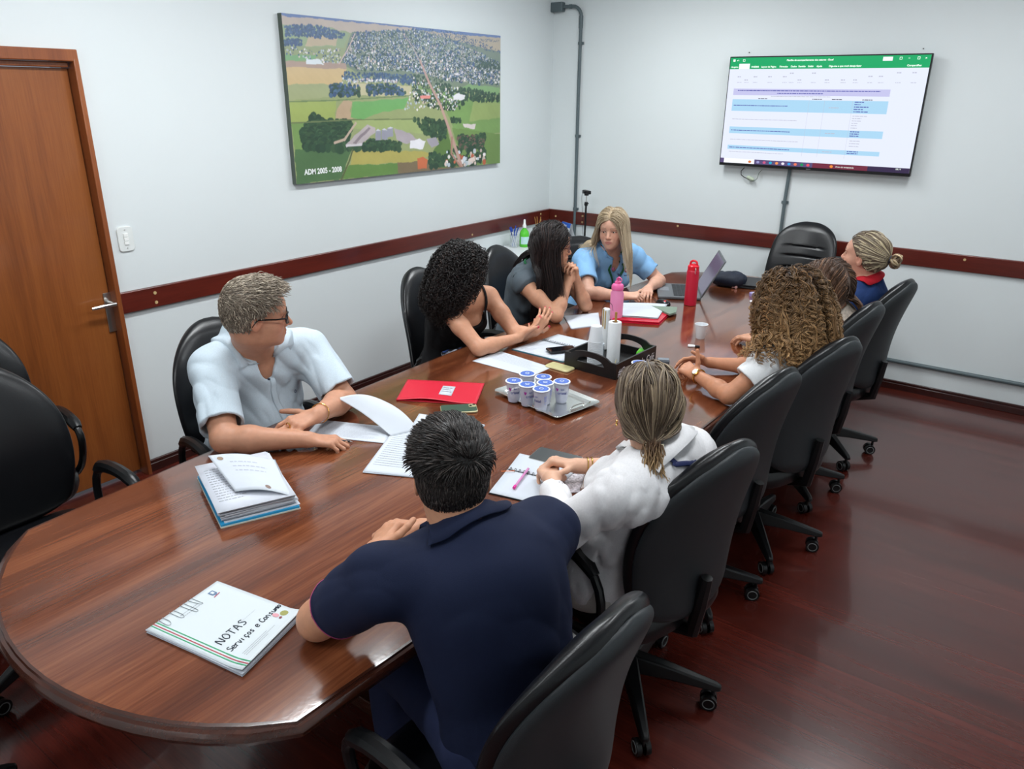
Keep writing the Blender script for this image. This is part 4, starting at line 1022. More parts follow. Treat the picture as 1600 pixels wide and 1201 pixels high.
chair(CH, False, 2.79, -3.12, 168, 'empty black office chair between the white-shirt woman and the curly-haired woman')
chair(CH, False, 2.875, -2.57, 161, 'black office chair behind the curly golden-brown haired woman in white t-shirt')
chair(CH, False, 2.825, -1.96, 169, 'black office chair behind the straight brown-haired woman on the right side')
chair(CH, False, 2.86, -1.36, 169, 'black office chair behind the woman with the bun, farthest on the right side')
chair(CHX, True, 2.30, -.47, -92, 'empty high-backed executive chair with stitched ridges under the screen')
chair(CHX, False, 1.25, -1.30, -32, 'black ridged chair behind the blonde woman in light blue, near the corner', .90)
chair(CH, False, 1.16, -1.90, 0, 'black office chair behind the woman in the grey top with glasses', .97)
chair(CH, False, 1.20, -2.66, 4, 'black office chair behind the woman with curly black hair', .965)
chair(CH, False, 1.18, -4.00, -8, 'black office chair behind the grey-haired man in the pale blue shirt', .96)
chair(CH, False, 1.155, -4.875, 2, 'empty black office chair at the left picture edge beside the table end')
chair(CH, False, .46, -4.74, -4, 'black office chair by the door, only its curved armrest showing')
chair(CH, False, 1.52, -5.52, 70, 'black office chair tucked under the rounded near end of the table')
# low white cabinet in the corner
cabm = mat('cabinet_white', (222, 226, 228), rough=.4)
cb = thing('corner_cabinet', 'low white cabinet in the corner behind the women', 'cabinet', (.25, -.52, 0)); og = (.25, -.52, 0)
MB().box((.25, -.52, .385), (.44, .90, .71)).build('body', cabm, cb, og, bevel=.004); MB().box((.255, -.52, .755), (.47, .94, .022)).build('top', cabm, cb, og, bevel=.004)
for k, y in enumerate((-.74, -.30)):
    d = MB().box((.479, y, .40), (.018, .43, .64)).build('door', cabm, cb, og, bevel=.003)
    MB().tube([(.488, y+(.16 if k == 0 else -.16), .50), (.51, y+(.16 if k == 0 else -.16), .50), (.51, y+(.16 if k == 0 else -.16), .60), (.488, y+(.16 if k == 0 else -.16), .60)], .005, 8).build('handle', steel, d, og)
# ---------------------------------------------------------------- things on the table
T0 = TZ+.0005
paper = mat('paper', (200, 206, 214), rough=.7, spec=.25); paper2 = mat('paper_edge', (188, 194, 204), rough=.75)
ink = mat('printed_ink', (128, 132, 146), rough=.7); inkd = mat('marker_ink', (30, 40, 52), rough=.6)
def quadframe(p, z=T0):
    """corner pixels a,b,c,d on the table -> origin a, ex (a->b), ey (a->d) and the 4 world corners"""
    c = [at(u, v, z=z) for u, v in p]; return c
class Sheet:
    """bilinear sheet over 4 corners with optional lift function; maps (u,v)->point"""
    def __init__(s, c, lift=None): s.c = [V3(*q) for q in c]; s.lift = lift
    def __call__(s, u, v, dz=0.):
        a, b, c, d = s.c; p = (a*(1-u)+b*u)*(1-v)+(d*(1-u)+c*u)*v
        if s.lift: p = p+s.lift(u, v)
        return p+V3(0, 0, dz)
def slab(mb, c, t, z=None, jit=0., rs=None):
    c = [V3(*q) for q in c]
    v = c+[q+V3(0, 0, t) for q in c]; mb.add(v, [(3, 2, 1, 0), (4, 5, 6, 7), (0, 1, 5, 4), (1, 2, 6, 5), (2, 3, 7, 6), (3, 0, 4, 7)])
def ccw(c):
    a = sum(c[i][0]*c[(i+1) % 4][1]-c[(i+1) % 4][0]*c[i][1] for i in range(4)); return a > 0
def sheetmesh(name, sh, m, parent, og, nu=24, nv=16, dz=0., th=.0006):
    v = [sh(i/nu, j/nv, dz) for j in range(nv+1) for i in range(nu+1)]; f = [(j*(nu+1)+i, j*(nu+1)+i+1, (j+1)*(nu+1)+i+1, (j+1)*(nu+1)+i) for j in range(nv) for i in range(nu)]
    if not ccw(sh.c): f = [q[::-1] for q in f]
    o = npmesh(name, v, f, m, parent, og); s = o.modifiers.new('t', 'SOLIDIFY'); s.thickness = th; s.offset = 1; return o
def lines(sh, rows, seed, u0=.08, u1=.92, h=.012, dz=.0008, wmin=.02, wmax=.06, gap=.012, jag=.3):
    r = random.Random(seed); mb = MB()
    for v in rows:
        u = u0; e = u1-(u1-u0)*jag*r.random()
        while u < e:
            w = min(r.uniform(wmin, wmax), e-u); mb.add([sh(u, v, dz), sh(u+w, v, dz), sh(u+w, v+h, dz), sh(u, v+h, dz)], [(0, 1, 2, 3)]); u += w+gap
    return mb
def strip(sh, mb, u0, v0, u1, v1, dz=.001, n=8):
    for i in range(n):
        a, b = i/n, (i+1)/n; ua, ub = u0+(u1-u0)*a, u0+(u1-u0)*b; mb.add([sh(ua, v0, dz), sh(ub, v0, dz), sh(ub, v1, dz), sh(ua, v1, dz)], [(0, 1, 2, 3)])
def base(c): c = np.mean(np.array(c), 0); return (c[0], c[1], TZ)
# folder "NOTAS"
c = quadframe([(340, 912), (473, 962), (380, 1056), (230, 988)], T0)     # a top-left ... clockwise in the picture
og = base(c); t = thing('notes_folder', 'white striped folder hand-marked NOTAS lying alone near the round table end', 'folder', og)
b = MB(); rs = random.Random(3)
for k in range(5):
    j = [q+V3(rs.uniform(-.003, .003), rs.uniform(-.003, .003), .0016*k) for q in c]; slab(b, [j[0], j[3], j[2], j[1]] if not ccw(c) else j, .0014)
b.build('inner_sheets', paper2, t, og)
fs = Sheet(c, lambda u, v: V3(0, 0, .0085+.010*max(0, (u-.80)/.2)**2*(1-.2*v)))
sheetmesh('cover', fs, mat('folder_white', (206, 214, 218), rough=.5, spec=.3), t, og, th=.0008)
m1 = MB(); m2 = MB()
# the stripe band runs along the lower-left edge (v near 1 along a->d is bottom-left): u = 0 top edge
def fsT(u, v, dz=0.): return fs(v, u, dz)
for v0, mb in ((.865, m1), (.930, m1), (.900, m2)): strip(fs, mb, 0, v0, 1, v0+.014, .0012)
gr_ = mat('stripe_green', (40, 150, 100), rough=.5); rd_ = mat('stripe_red', (170, 60, 70), rough=.5)
m1.build('green_stripe', gr_, t, og, smooth=False); m2.build('red_stripe', rd_, t, og, smooth=False)
GL = {'N': [[(0, 0), (.05, 1), (.55, 0), (.62, 1)]], 'O': [[(.3, 0), (.05, .3), (.1, .75), (.35, 1), (.6, .75), (.62, .3), (.3, 0)]], 'T': [[(0, 1), (.65, .95)], [(.32, 1), (.3, 0)]], 'A': [[(0, 0), (.28, 1), (.6, 0)], [(.1, .42), (.5, .42)]],
      'S': [[(.55, .9), (.25, 1), (.08, .78), (.3, .55), (.52, .35), (.4, .05), (.02, .08)]], 'e': [[(.05, .3), (.5, .4), (.4, .62), (.15, .6), (.05, .3), (.2, .02), (.5, .08)]], 'r': [[(.05, 0), (.08, .6)], [(.08, .4), (.25, .62), (.45, .58)]],
      'v': [[(0, .6), (.2, 0), (.42, .62)]], 'i': [[(.1, 0), (.12, .6)]], 'ç': [[(.45, .55), (.2, .62), (.05, .3), (.2, .03), (.45, .1)], [(.25, 0), (.3, -.15), (.15, -.25)]], 'o': [[(.22, 0), (.05, .25), (.15, .58), (.38, .52), (.44, .2), (.22, 0)]],
      's': [[(.42, .58), (.18, .6), (.12, .4), (.36, .25), (.3, .02), (.02, .05)]], 'C': [[(.5, .85), (.28, 1), (.05, .6), (.12, .15), (.4, .02), (.55, .2)]], 'u': [[(.05, .6), (.08, .1), (.3, .02), (.45, .3), (.46, .6)], [(.46, .4), (.48, 0)]],
      'm': [[(.02, 0), (.05, .6), (.2, .3), (.32, .58), (.42, 0)], [(.32, .58), (.5, .6), (.56, 0)]], 'n': [[(.02, 0), (.05, .6), (.25, .58), (.4, .4), (.42, 0)]], ' ': []}
def handtext(txt, o, ex, ey, size, r, z, mb, sp=.78):
    x = 0.
    for ch in txt:
        for st in GL.get(ch, []):
            P = spline([(p[0], p[1], 0) for p in st], max(3, len(st)*3)) if len(st) > 2 else np.array([(p[0], p[1], 0) for p in st], float)
            W_ = [o(x+p[0]*size, p[1]*size) for p in P]
            mb.tube([q+V3(0, 0, z) for q in W_], r, 5)
        x += size*(sp if ch != ' ' else .5)
def spline(pts, n=24):
    pts = np.array(pts, float); m = len(pts); t_ = np.linspace(0, m-1, n); out = []
    for q in t_:
        i = min(int(q), m-2); f = q-i; p0, p1, p2, p3 = pts[max(i-1, 0)], pts[i], pts[i+1], pts[min(i+2, m-1)]
        out.append(.5*((2*p1)+(-p0+p2)*f+(2*p0-5*p1+4*p2-p3)*f*f+(-p0+3*p1-3*p2+p3)*f**3))
    return np.array(out)
mk = MB()
# text baselines follow the sheet: written from the stripe side (v=.8) towards v=0, rows stacked along u
Lx = np.linalg.norm(c[3]-c[0]); Ly = np.linalg.norm(c[1]-c[0])
def tx(u0, v0, slant=0.): return lambda a, b_: fs(u0-b_/Ly+slant*a, v0-a/Lx)
handtext('NOTAS', tx(.655, .80), None, None, .0215, .0013, .0012, mk, sp=.84)
handtext('Serviços e Consumo', tx(.775, .83), None, None, .0160, .0012, .0012, mk, sp=.63)
mk.build('handwriting', inkd, t, og)
def tl(u, v, dz=0.): return fs(v, 1-u, dz)
class FT:
    def __call__(s, u, v, dz=0.): return fs(v, 1-u, dz)
ft = FT(); 
l = lines(ft, [.60], 4, .22, .80, .003, .0012, .01, .02, .006, .0); l2 = lines(ft, [.865, .885, .905], 5, .20, .72, .006, .0012, .008, .02, .004, .4); l.add(l2.v, l2.f); l2 = lines(ft, [.10, .13], 6, .33, .62, .007, .0012, .01, .03, .006, .2); l.add(l2.v, l2.f)
l.build('printed_text', mat('grey_ink', (150, 156, 162)), t, og, smooth=False)
e = MB(); p = ft(.80, .13, .0014)
def blot(name, u, v, pts, colr, parent=t, s_=ft, o_=og): MB().add([s_(u+x, v+y, .0014+z) for x, y, z in pts], [tuple(range(len(pts)))]).build(name, mat('blot_%d_%d_%d' % colr, colr), parent, o_, smooth=False)
blot('crest', .80, .10, [(-.035, -.03, 0), (.035, -.03, 0), (.035, .03, 0), (0, .055, 0), (-.035, .03, 0)], (96, 120, 150)); blot('crest_centre', .80, .10, [(-.018, -.015, .0004), (.018, -.015, .0004), (.015, .02, .0004), (-.015, .02, .0004)], (214, 222, 228)); blot('crest_ribbon', .80, .16, [(-.05, -.004, 0), (.05, -.016, 0), (.05, -.004, 0), (-.05, .008, 0)], (170, 80, 100))
blot('emblem_olive', .90, .86, [(.045*math.cos(a), .04*math.sin(a), 0) for a in np.linspace(0, 2*PI, 13)[:-1]], (150, 150, 84)); blot('emblem_pink', .83, .81, [(.03*math.cos(a), .035*math.sin(a), .0003) for a in np.linspace(0, 2*PI, 11)[:-1]], (212, 150, 160)); blot('emblem_maroon', .82, .87, [(.02*math.cos(a), .015*math.sin(a), .0005) for a in np.linspace(0, 2*PI, 9)[:-1]], (130, 60, 70))
for k, (u, ln) in enumerate(((.18, .10), (.33, .12), (.47, .16), (.58, .12))):
    pc = MB(); q = [ft(u-.02, -.005, .0022), ft(u-.03+.01*k, ln, .0022), ft(u+.0+.01*k, ln+.02, .0022), ft(u+.03, ln*.8, .0022), ft(u+.03, -.005, .0022)]
    o_ = pc.tube(spline(q, 16), .0007, 6).build('paper_clip', mat('clip_wire', (170, 174, 178), rough=.3, metal=.8), None)
    tag(o_, ['leftmost wire paper clip on the edge of the NOTAS folder', 'second wire paper clip from the left on the NOTAS folder edge', 'third wire paper clip on the NOTAS folder edge', 'wire paper clip nearest the small crest on the NOTAS folder'][k], 'paper clip', 'paper clips on the folder')
# thick stack of paper
c = quadframe([(312, 742), (462, 782), (470, 795), (343, 825)], T0)
A_, B_, D_ = at(308, 748, z=T0), at(470, 795, z=T0), at(345, 826, z=T0); E_ = V3(*(A_+(B_-D_))); c = [A_, E_, B_, D_]
og = base(c); t = thing('paper_stack', 'thick stack of papers with blue folder at the bottom, beside the grey-haired man', 'papers', og)
b = MB(); slab(b, c if ccw(c) else c[::-1], .004); b.build('cream_folder', mat('cream_folder', (206, 204, 190), rough=.6), t, og)
b = MB(); cc = [q*.985+np.mean(c, 0)*.015+V3(0, 0, .004) for q in c]; slab(b, cc if ccw(cc) else cc[::-1], .006); b.build('blue_folder', mat('folder_cyan', (40, 150, 200), rough=.4), t, og)
rs = random.Random(5); ctr = np.mean(c, 0)
b = MB(); z = .010
for k in range(14):
    th = rs.uniform(.0014, .0034); s_ = rs.uniform(.90, .97); dx, dy = rs.uniform(-.008, .004), rs.uniform(-.006, .006); ra = rs.uniform(-.035, .035)
    j = []
    for q in c:
        w = (q-ctr)*s_; j.append(ctr+V3(w[0]*math.cos(ra)-w[1]*math.sin(ra)+dx, w[0]*math.sin(ra)+w[1]*math.cos(ra)+dy, z))
    slab(b, j if ccw(j) else j[::-1], th*.8); z += th
b.build('paper_sheets', paper, t, og)
sh = Sheet([q*.97+ctr*.03+V3(-.004, -.004, z+.001) for q in c]); sheetmesh('top_page', sh, mat('grey_page', (206, 210, 220), rough=.7), t, og, 4, 4)
lines(sh, [.15+.05*i for i in range(14)], 8, .08, .5, .012, .0012).build('printed_text', mat('grey_ink', (150, 156, 162)), t, og, smooth=False)
# loose cover sheet lifted at its left side
a0 = [at(325, 712, z=T0+.085), at(430, 716, z=T0+.075), at(457, 773, z=T0+.050), at(368, 768, z=T0+.055)]
sh = Sheet(a0, lambda u, v: V3(0, 0, .022*math.sin(PI*min(1, u*1.0))*.6-.006*u*u)); sheetmesh('lifted_sheet', sh, paper, t, og, 20, 10)
lines(sh, [.22, .34, .46], 9, .25, .80, .022, .0012, .03, .08, .02, .5).build('faint_handwriting', mat('pencil', (176, 180, 196)), t, og, smooth=False)
for (u, v, cl) in ((.14, .12, (150, 130, 110)), (.62, .90, (130, 110, 100))): MB().add([sh(u+.05*math.cos(a), v+.05*math.sin(a), .0013) for a in np.linspace(0, 2*PI, 9)[:-1]], [tuple(range(8))]).build('letterhead_emblem', mat('blot_%d_%d_%d' % cl, cl), t, og, smooth=False)
lk = MB(); lk.quad(a0[2]+V3(-.02, 0, -.002), a0[1]+V3(0, 0, -.002), cc[1]+V3(.0, 0, .004), cc[2]+V3(-.03, 0, .004)); lk.build('spine_strip', mat('spine', (120, 122, 130), rough=.6), t, og)
# red folder
c = quadframe([(637, 594), (757, 600), (744, 633), (619, 626)], T0); og = base(c)
t = thing('red_folder', 'bright red folder with a small white label near the table edge', 'folder', og)
redm = mat('folder_red', (200, 28, 52), rough=.45, spec=.4)
sh = Sheet(c, lambda u, v: V3(0, 0, .0015)); sheetmesh('back_cover', sh, redm, t, og, 8, 8, th=.001)
sh = Sheet(c, lambda u, v: V3(0, 0, .004+.010*math.sin(PI*u)**2*v*(1.2-.0*u)+.004*math.sin(7*u)*v)); sheetmesh('front_cover', sh, redm, t, og, 30, 14, th=.001)
lb = Sheet([sh(.50, .28), sh(.66, .28), sh(.66, .74), sh(.50, .74)]); sheetmesh('label', lb, paper, t, og, 2, 2, dz=.0022)
lines(lb, [.2, .4, .6], 3, .12, .88, .06, .0036, .3, .6, .04).build('label_text', ink, t, og, smooth=False)
# phones
def phone(name, label, px, c1, edge, screen, z=T0, cat='phone', cams=False):
    c = quadframe(px, z); og = base(c); ctr = np.mean(c, 0); ex = nrm((c[1]-c[0])+(c[2]-c[3])); L = (np.linalg.norm(c[1]-c[0])+np.linalg.norm(c[2]-c[3]))/2; Wd = (np.linalg.norm(c[3]-c[0])+np.linalg.norm(c[2]-c[1]))/2; rz = math.atan2(ex[1], ex[0])
    t = thing(name, label, cat, (ctr[0], ctr[1], z), rz)
    MB().rbox((0, 0, .0045), (L, Wd, .0085), .012, n=5).build('case', edge, t); MB().rbox((0, 0, .0090), (L-.005, Wd-.005, .0008), .010, n=5).build('face' if cams else 'screen', screen, t)
    if cams:
        MB().rbox((L*.38, Wd*.22, .0102), (.030, .030, .002), .008, n=4).build('camera_bump', edge, t)
        for dx, dy in ((.007, .007), (-.007, -.004)): MB().cyl((L*.38+dx, Wd*.22+dy, .010), (L*.38+dx, Wd*.22+dy, .0125), .0055, 14).build('camera_lens', mat('lens_dark', (20, 24, 28), rough=.1), t)
    return t
phone('mobile_phone', 'green-backed mobile phone lying beside the red folder', [(687, 636), (743, 633), (748, 645), (690, 648)], None, mat('phone_edge_gold', (196, 190, 150), rough=.3, metal=.4), mat('phone_back_green', (72, 92, 78), rough=.12), cams=True)
phone('mobile_phone', 'cream-coloured phone lying next to the black tray', [(862, 567), (897, 576), (888, 584), (853, 573)], None, mat('phone_cream', (222, 212, 160), rough=.35), mat('phone_cream_face', (196, 190, 140), rough=.3))
pc_ = thing('mobile_phone', 'black phone lying on the spiral notebook', 'phone', tuple(at(877, 547, z=T0+.012)), 0.15)
MB().rbox((0, 0, .0045), (.145, .070, .0085), .012, n=5).build('case', mat('phone_black', (18, 20, 24), rough=.25), pc_); MB().rbox((0, 0, .0090), (.139, .065, .0008), .010, n=5).build('screen', mat('phone_screen', (12, 14, 20), rough=.05), pc_); pc_.rotation_euler = (0, 0, math.radians(55))
# printed papers
def papers(label, px, n, seed, rows=None, lift=None, name='printed_paper', edge=None, th=.0006, dz=0., zz=T0, jag=.3):
    c = quadframe(px, zz); og = base(c); t = thing(name, label, 'paper', og)
    if n > 1:
        b = MB(); rs = random.Random(seed)
        for k in range(n-1):
            j = [q+V3(rs.uniform(-.004, .004), rs.uniform(-.004, .004), .0012*k) for q in c]; slab(b, j if ccw(j) else j[::-1], .0009)
        b.build('lower_sheets', paper2, t, og)
    sh = Sheet(c, lambda u, v: V3(0, 0, .0012*(n-1)+.0004)+(lift(u, v) if lift else 0)); sheetmesh('top_sheet', sh, paper, t, og, 20, 16, th=th)
    if rows is not None: lines(sh, rows, seed+1, .08, .92, .0065, .0012, .012, .045, .007, jag).build('printed_text', ink, t, og, smooth=False)
    return sh, t, og
papers('printed paper lying flat under the grey-haired man\'s hand with a pen', [(500, 656), (612, 668), (602, 693), (478, 680)], 2, 11, [.06+.045*i for i in range(19)])
papers('printed agreement pages with text columns just left of the navy-polo man\'s head', [(625, 660), (700, 672), (660, 748), (567, 738)], 4, 12, [.18+.04*i for i in range(18)])
papers('blank white sheets lying beyond the navy-polo man\'s head', [(655, 647), (757, 664), (740, 690), (640, 672)], 3, 13)
# big rolled page turned over
c = [at(527, 622, z=T0+.095), at(612, 632, z=T0+.070), at(655, 672, z=T0+.004), at(612, 682, z=T0+.003)]
og = (np.mean(c, 0)[0], np.mean(c, 0)[1], TZ); t = thing('curled_paper', 'large white page curling up from the open papers', 'paper', og)
cp = Sheet(c, lambda u, v: V3(.0, .0, .028*math.sin(PI*u)*(1-v)+.012*math.sin(PI*v))); sheetmesh('curled_page', cp, paper, t, og, 30, 20)
c2 = [at(612, 682, z=T0+.003), at(630, 652, z=T0+.030), at(652, 668, z=T0+.020), at(640, 676, z=T0+.003)]
papers('printed sheet in front of the woman with curly black hair', [(780, 548), (862, 574), (829, 589), (738, 564)], 1, 14, [.10+.07*i for i in range(7)])
papers('white sheet on a yellow pad left of the pink bottle', [(880, 494), (935, 489), (938, 508), (893, 514)], 3, 15)
# pen in the man's hand
p0 = at(531, 688, z=T0+.020); p1 = at(551, 690, z=T0+.004)
t = thing('ballpoint_pen', 'silver-tipped ballpoint pen held in the grey-haired man\'s hand', 'pen', (p1[0], p1[1], TZ)); og = (p1[0], p1[1], TZ)
d = nrm(p1-p0); MB().tube([p0-d*.06, p1-d*.012], .0042, 10).build('barrel', mat('pen_dark', (40, 40, 46), rough=.3), t, og); MB().tube([p1-d*.012, p1], [.0036, .0008], 10).build('tip', chrome, t, og)
# spiral notebook open in front of the white-shirt woman
def notebook(label, px, zz, seed, spiral_u=None, cover=(20, 22, 26), rows=18, axis='u', nrings=18):
    c = quadframe(px, zz); og = base(c); t = thing('spiral_notebook', label, 'notebook', og); b = MB(); j = [q+(q-np.mean(c, 0))*.015 for q in c]; slab(b, j if ccw(j) else j[::-1], .002); b.build('cover', mat('nb_cover_%d' % cover[0], cover, rough=.4), t, og)
    sh = Sheet(c, lambda u, v: V3(0, 0, .004+.003*math.sin(PI*abs((u if axis == 'u' else v)-spiral_u)/.6 if True else 0)))
    k = MB(); 
    for (a, e_) in ((0, spiral_u-.012), (spiral_u+.012, 1)):
        s2 = Sheet([sh(a, 0), sh(e_, 0), sh(e_, 1), sh(a, 1)] if axis == 'u' else [sh(0, a), sh(1, a), sh(1, e_), sh(0, e_)]); sheetmesh('page', s2, paper, t, og, 6, 6, th=.001)
        lines(s2, [.12+.8*i/rows for i in range(rows)], seed, .05, .95, .004, .0016, .9, .95, .01, 0.).build('ruled_lines', mat('rule_grey', (188, 194, 208)), t, og, smooth=False)
    dv = nrm((sh(spiral_u, 1)-sh(spiral_u, 0)) if axis == 'u' else (sh(1, spiral_u)-sh(0, spiral_u))); ac = np.cross(dv, [0, 0, 1.])
    for i in range(nrings):
        q = sh(spiral_u, .06+.88*i/(nrings-1)) if axis == 'u' else sh(.06+.88*i/(nrings-1), spiral_u)
        k.tube([q+V3(0, 0, .003)+ac*.007*math.cos(a)+V3(0, 0, .007)*math.sin(a) for a in np.linspace(0, 2*PI, 11)[:-1]], .0010, 5, closed=True)
    k.build('wire_binding', mat('binding_dark', (52, 54, 60), rough=.3, metal=.6), t, og); return sh, t, og
nb = quadframe([(803, 712), (900, 735), (848, 788), (763, 771)])
notebook('open ruled spiral notebook under the white-shirt woman\'s hands', [(812, 711), (905, 732), (845, 790), (764, 771)], T0, 21, .42, axis='v', nrings=12)
notebook('open spiral notebook with dark binding in front of the woman with curly black hair', [(800, 546), (872, 524), (925, 536), (880, 566)], T0, 24, .62, cover=(40, 120, 140), axis='u', nrings=16, rows=10)
# pink highlighter pen
p0 = at(803, 762, z=T0+.012); p1 = at(833, 722, z=T0+.014); t = thing('pink_pen', 'translucent pink pen lying across the open ruled notebook', 'pen', (p0[0], p0[1], T0+.004)); og = (p0[0], p0[1], T0+.004); d = nrm(p1-p0)
MB().tube([p0, p0+d*.012], .0055, 10).build('cap', mat('pen_magenta', (222, 40, 150), rough=.25), t, og); MB().tube([p0+d*.012, p0+d*.14], .0042, 10).build('barrel', mat('pen_pink', (228, 150, 205), rough=.15, alpha=.75), t, og)
p0 = at(783, 736, z=T0+.010); t = tag(MB().tube([(0, 0, 0), (.035, .03, 0)], .0012, 6).build('bookmark_tab', mat('tab_orange', (230, 120, 60), rough=.5)), 'tiny orange tab sticking out at the notebook binding', 'bookmark'); t.location = p0
# dark tablet / case behind the notebook, patterned cloth beside it
phone('tablet', 'dark tablet in a black case lying beyond the ruled notebook', [(842, 701), (912, 716), (893, 737), (826, 718)], None, mat('tablet_edge', (170, 172, 170), rough=.4), mat('tablet_face', (26, 34, 36), rough=.35), cat='tablet')
c = quadframe([(880, 745), (915, 738), (905, 770), (868, 772)], T0); og = base(c); sh = Sheet(c, lambda u, v: V3(0, 0, .0005))
o_ = sheetmesh('patterned_case', sh, mat('pattern_grey', (196, 190, 196), rough=.6, nscale=120, namt=.6), None, None, 4, 4, th=.004); tag(o_, 'grey speckled case under the white-shirt woman\'s wrist', 'case')
# metal serving tray with seven water cups
c = quadframe([(773, 618), (836, 590), (932, 633), (878, 659)], T0); ctr = np.mean(c, 0); ex = nrm(c[2]-c[1]+c[3]-c[0]); L = (np.linalg.norm(c[2]-c[1])+np.linalg.norm(c[3]-c[0]))/2; Wd = (np.linalg.norm(c[1]-c[0])+np.linalg.norm(c[2]-c[3]))/2; rz = math.atan2(ex[1], ex[0])
tray = thing('serving_tray', 'shiny rectangular metal tray carrying the water cups', 'tray', (ctr[0], ctr[1], TZ), rz)

mb = MB(); mb.rbox((0, 0, .004), (L*.80, Wd*.72, .004), .02, n=5)
def rr_(hx, hy, r, z, n=6):
    P = []
    for q, (sx, sy) in enumerate(((1, 1), (-1, 1), (-1, -1), (1, -1))):
        for i in range(n+1):
            a = q*PI/2+i*PI/2/n; P.append((sx*(hx-r)+r*math.cos(a), sy*(hy-r)+r*math.sin(a), z))
    return P
lv = [(L*.40, Wd*.36, .018, .0035), (L*.415, Wd*.385, .02, .006), (L*.43, Wd*.41, .022, .014), (L*.5, Wd*.5, .022, .018), (L*.503, Wd*.504, .022, .016), (L*.43, Wd*.41, .022, .011), (L*.41, Wd*.38, .02, .003), (L*.39, Wd*.35, .018, .001)]
v = []; f = []
for a in lv: v += rr_(*a)
m = len(rr_(*lv[0]))
for k in range(len(lv)-1):
    for i in range(m): f.append((k*m+i, k*m+(i+1) % m, (k+1)*m+(i+1) % m, (k+1)*m+i))
f.append(tuple(range(m))); f.append(tuple(range((len(lv)-1)*m, len(lv)*m))[::-1])
mb = MB(); mb.add(v, f); mb.build('tray_body', mat('tray_steel', (225, 228, 225), rough=.24, metal=1.), tray)
for s in (-1, 1): MB().tube(spline([(s*L*.455, -Wd*.16, .014), (s*L*.46, -Wd*.13, .030), (s*L*.46, 0, .034), (s*L*.46, Wd*.13, .030), (s*L*.455, Wd*.16, .014)], 16), .0035, 8).build('handle', mat('tray_steel', (1, 1, 1)), tray)
cupb = mat('cup_plastic', (214, 216, 232), rough=.25, alpha=.62, spec=.5); lidw = mat('lid_white', (228, 232, 242), rough=.35); lidb = mat('lid_foil', (70, 104, 186), rough=.35, nscale=260, namt=.9)
def water_cup(loc, label, scale=1.0, lab=True, rz=0.):
    t = thing('water_cup', label, 'cup', loc, rz, 'sealed cups of mineral water')
    H, R0, R1 = .088, .0225, .0325
    prof = [(R0*.9, .0015), (R0, .003), (R0+.0015, .012)]+[(R0+(R1-R0)*z/H+(.0006 if i % 2 else 0), z) for i, z in enumerate(np.linspace(.016, H*.36, 7))]+[(R0+(R1-R0)*.42+.001, H*.42), (R1-.001, H*.95), (R1+.003, H), (R1+.003, H+.002), (R1-.002, H+.0025)]
    MB().lathe((0, 0, 0), prof, 28).build('cup_body', cupb, t)
    wb = MB().lathe((0, 0, 0), [(R0*.86, .004), (R1*.80, H*.72)], 20).build('water', mat('water', (190, 200, 226), rough=.05, alpha=.35), t)
    MB().lathe((0, 0, H+.0025), [(R1+.003, 0), (R1+.002, .0012), (R1-.003, .0014)], 28).build('lid_rim', lidw, t)
    MB().lathe((0, 0, H+.004), [(R1-.003, 0), (R1-.0035, .0006), (.008, .0008)], 28).build('foil_lid', lidb, t)
    MB().tube([(.008*math.cos(a), .008*math.sin(a), H+.005) for a in np.linspace(0, 2*PI, 13)[:-1]], .0012, 5, closed=True).build('foil_ring', lidw, t)
    # printed sleeve marks
    def cyl(x, z):
        z_ = H*.60+z; r = R0+(R1-R0)*z_/H+.0012; a = x/r; return V3(r*math.cos(a), r*math.sin(a), z_)
    for txt, sz, z_, mm in (('cristal', .0165, -.010, 'cup_ink_navy'), ('água', .0085, .010, 'cup_ink_grey')):
        k = MB(); vv, ff, w = text_geo(txt, sz, .0003); k.add([cyl(p[0]-w/2, p[1]+z_) for p in vv], ff); k.build('brand_lettering', mat(mm, (50, 60, 130) if 'navy' in mm else (110, 116, 160)), t, smooth=False)
    k = MB(); k.add([cyl(-.030, .016), cyl(-.022, .016), cyl(-.016, .014), cyl(-.020, .004), cyl(-.024, .002)], [(0, 1, 2, 3, 4)]); k.build('magenta_mark', mat('cup_magenta', (160, 50, 150)), t, smooth=False)
    k = MB()
    for i in range(9): k.add([cyl(.034, .012-.0042*i), cyl(.050-.004*(i % 3), .012-.0042*i), cyl(.050-.004*(i % 3), .0145-.0042*i), cyl(.034, .0145-.0042*i)], [(0, 1, 2, 3)])
    k.build('small_print', mat('cup_print', (130, 140, 200)), t, smooth=False)
    return t
ca = math.degrees(math.atan2(CAM[1]-ctr[1], CAM[0]-ctr[0]))
zt = TZ+.0045; H_ = .092
cups = [((803, 594), 'water cup on the metal tray, leftmost, set apart from the rest', 15), ((824, 583), 'water cup on the metal tray, at the back left', 60), ((849, 588), 'water cup on the metal tray, at the back in the middle', 40), ((824, 600), 'water cup on the metal tray, between the leftmost and the nearest cup', 30), ((852, 597), 'water cup on the metal tray, in the middle behind the nearest cup', -20), ((846, 607), 'water cup on the metal tray, nearest to the ruled notebook', -40), ((878, 595), 'water cup on the metal tray, rightmost, with a reflected label below', 5)]
for (uv, lb_, ro) in cups:
    q = at(*uv, z=zt+H_); water_cup((q[0], q[1], zt), lb_, rz=math.radians(ca+ro))
q = at(999, 566, z=TZ+H_); water_cup((q[0], q[1], TZ), 'water cup standing alone against the black tray', rz=math.radians(ca))
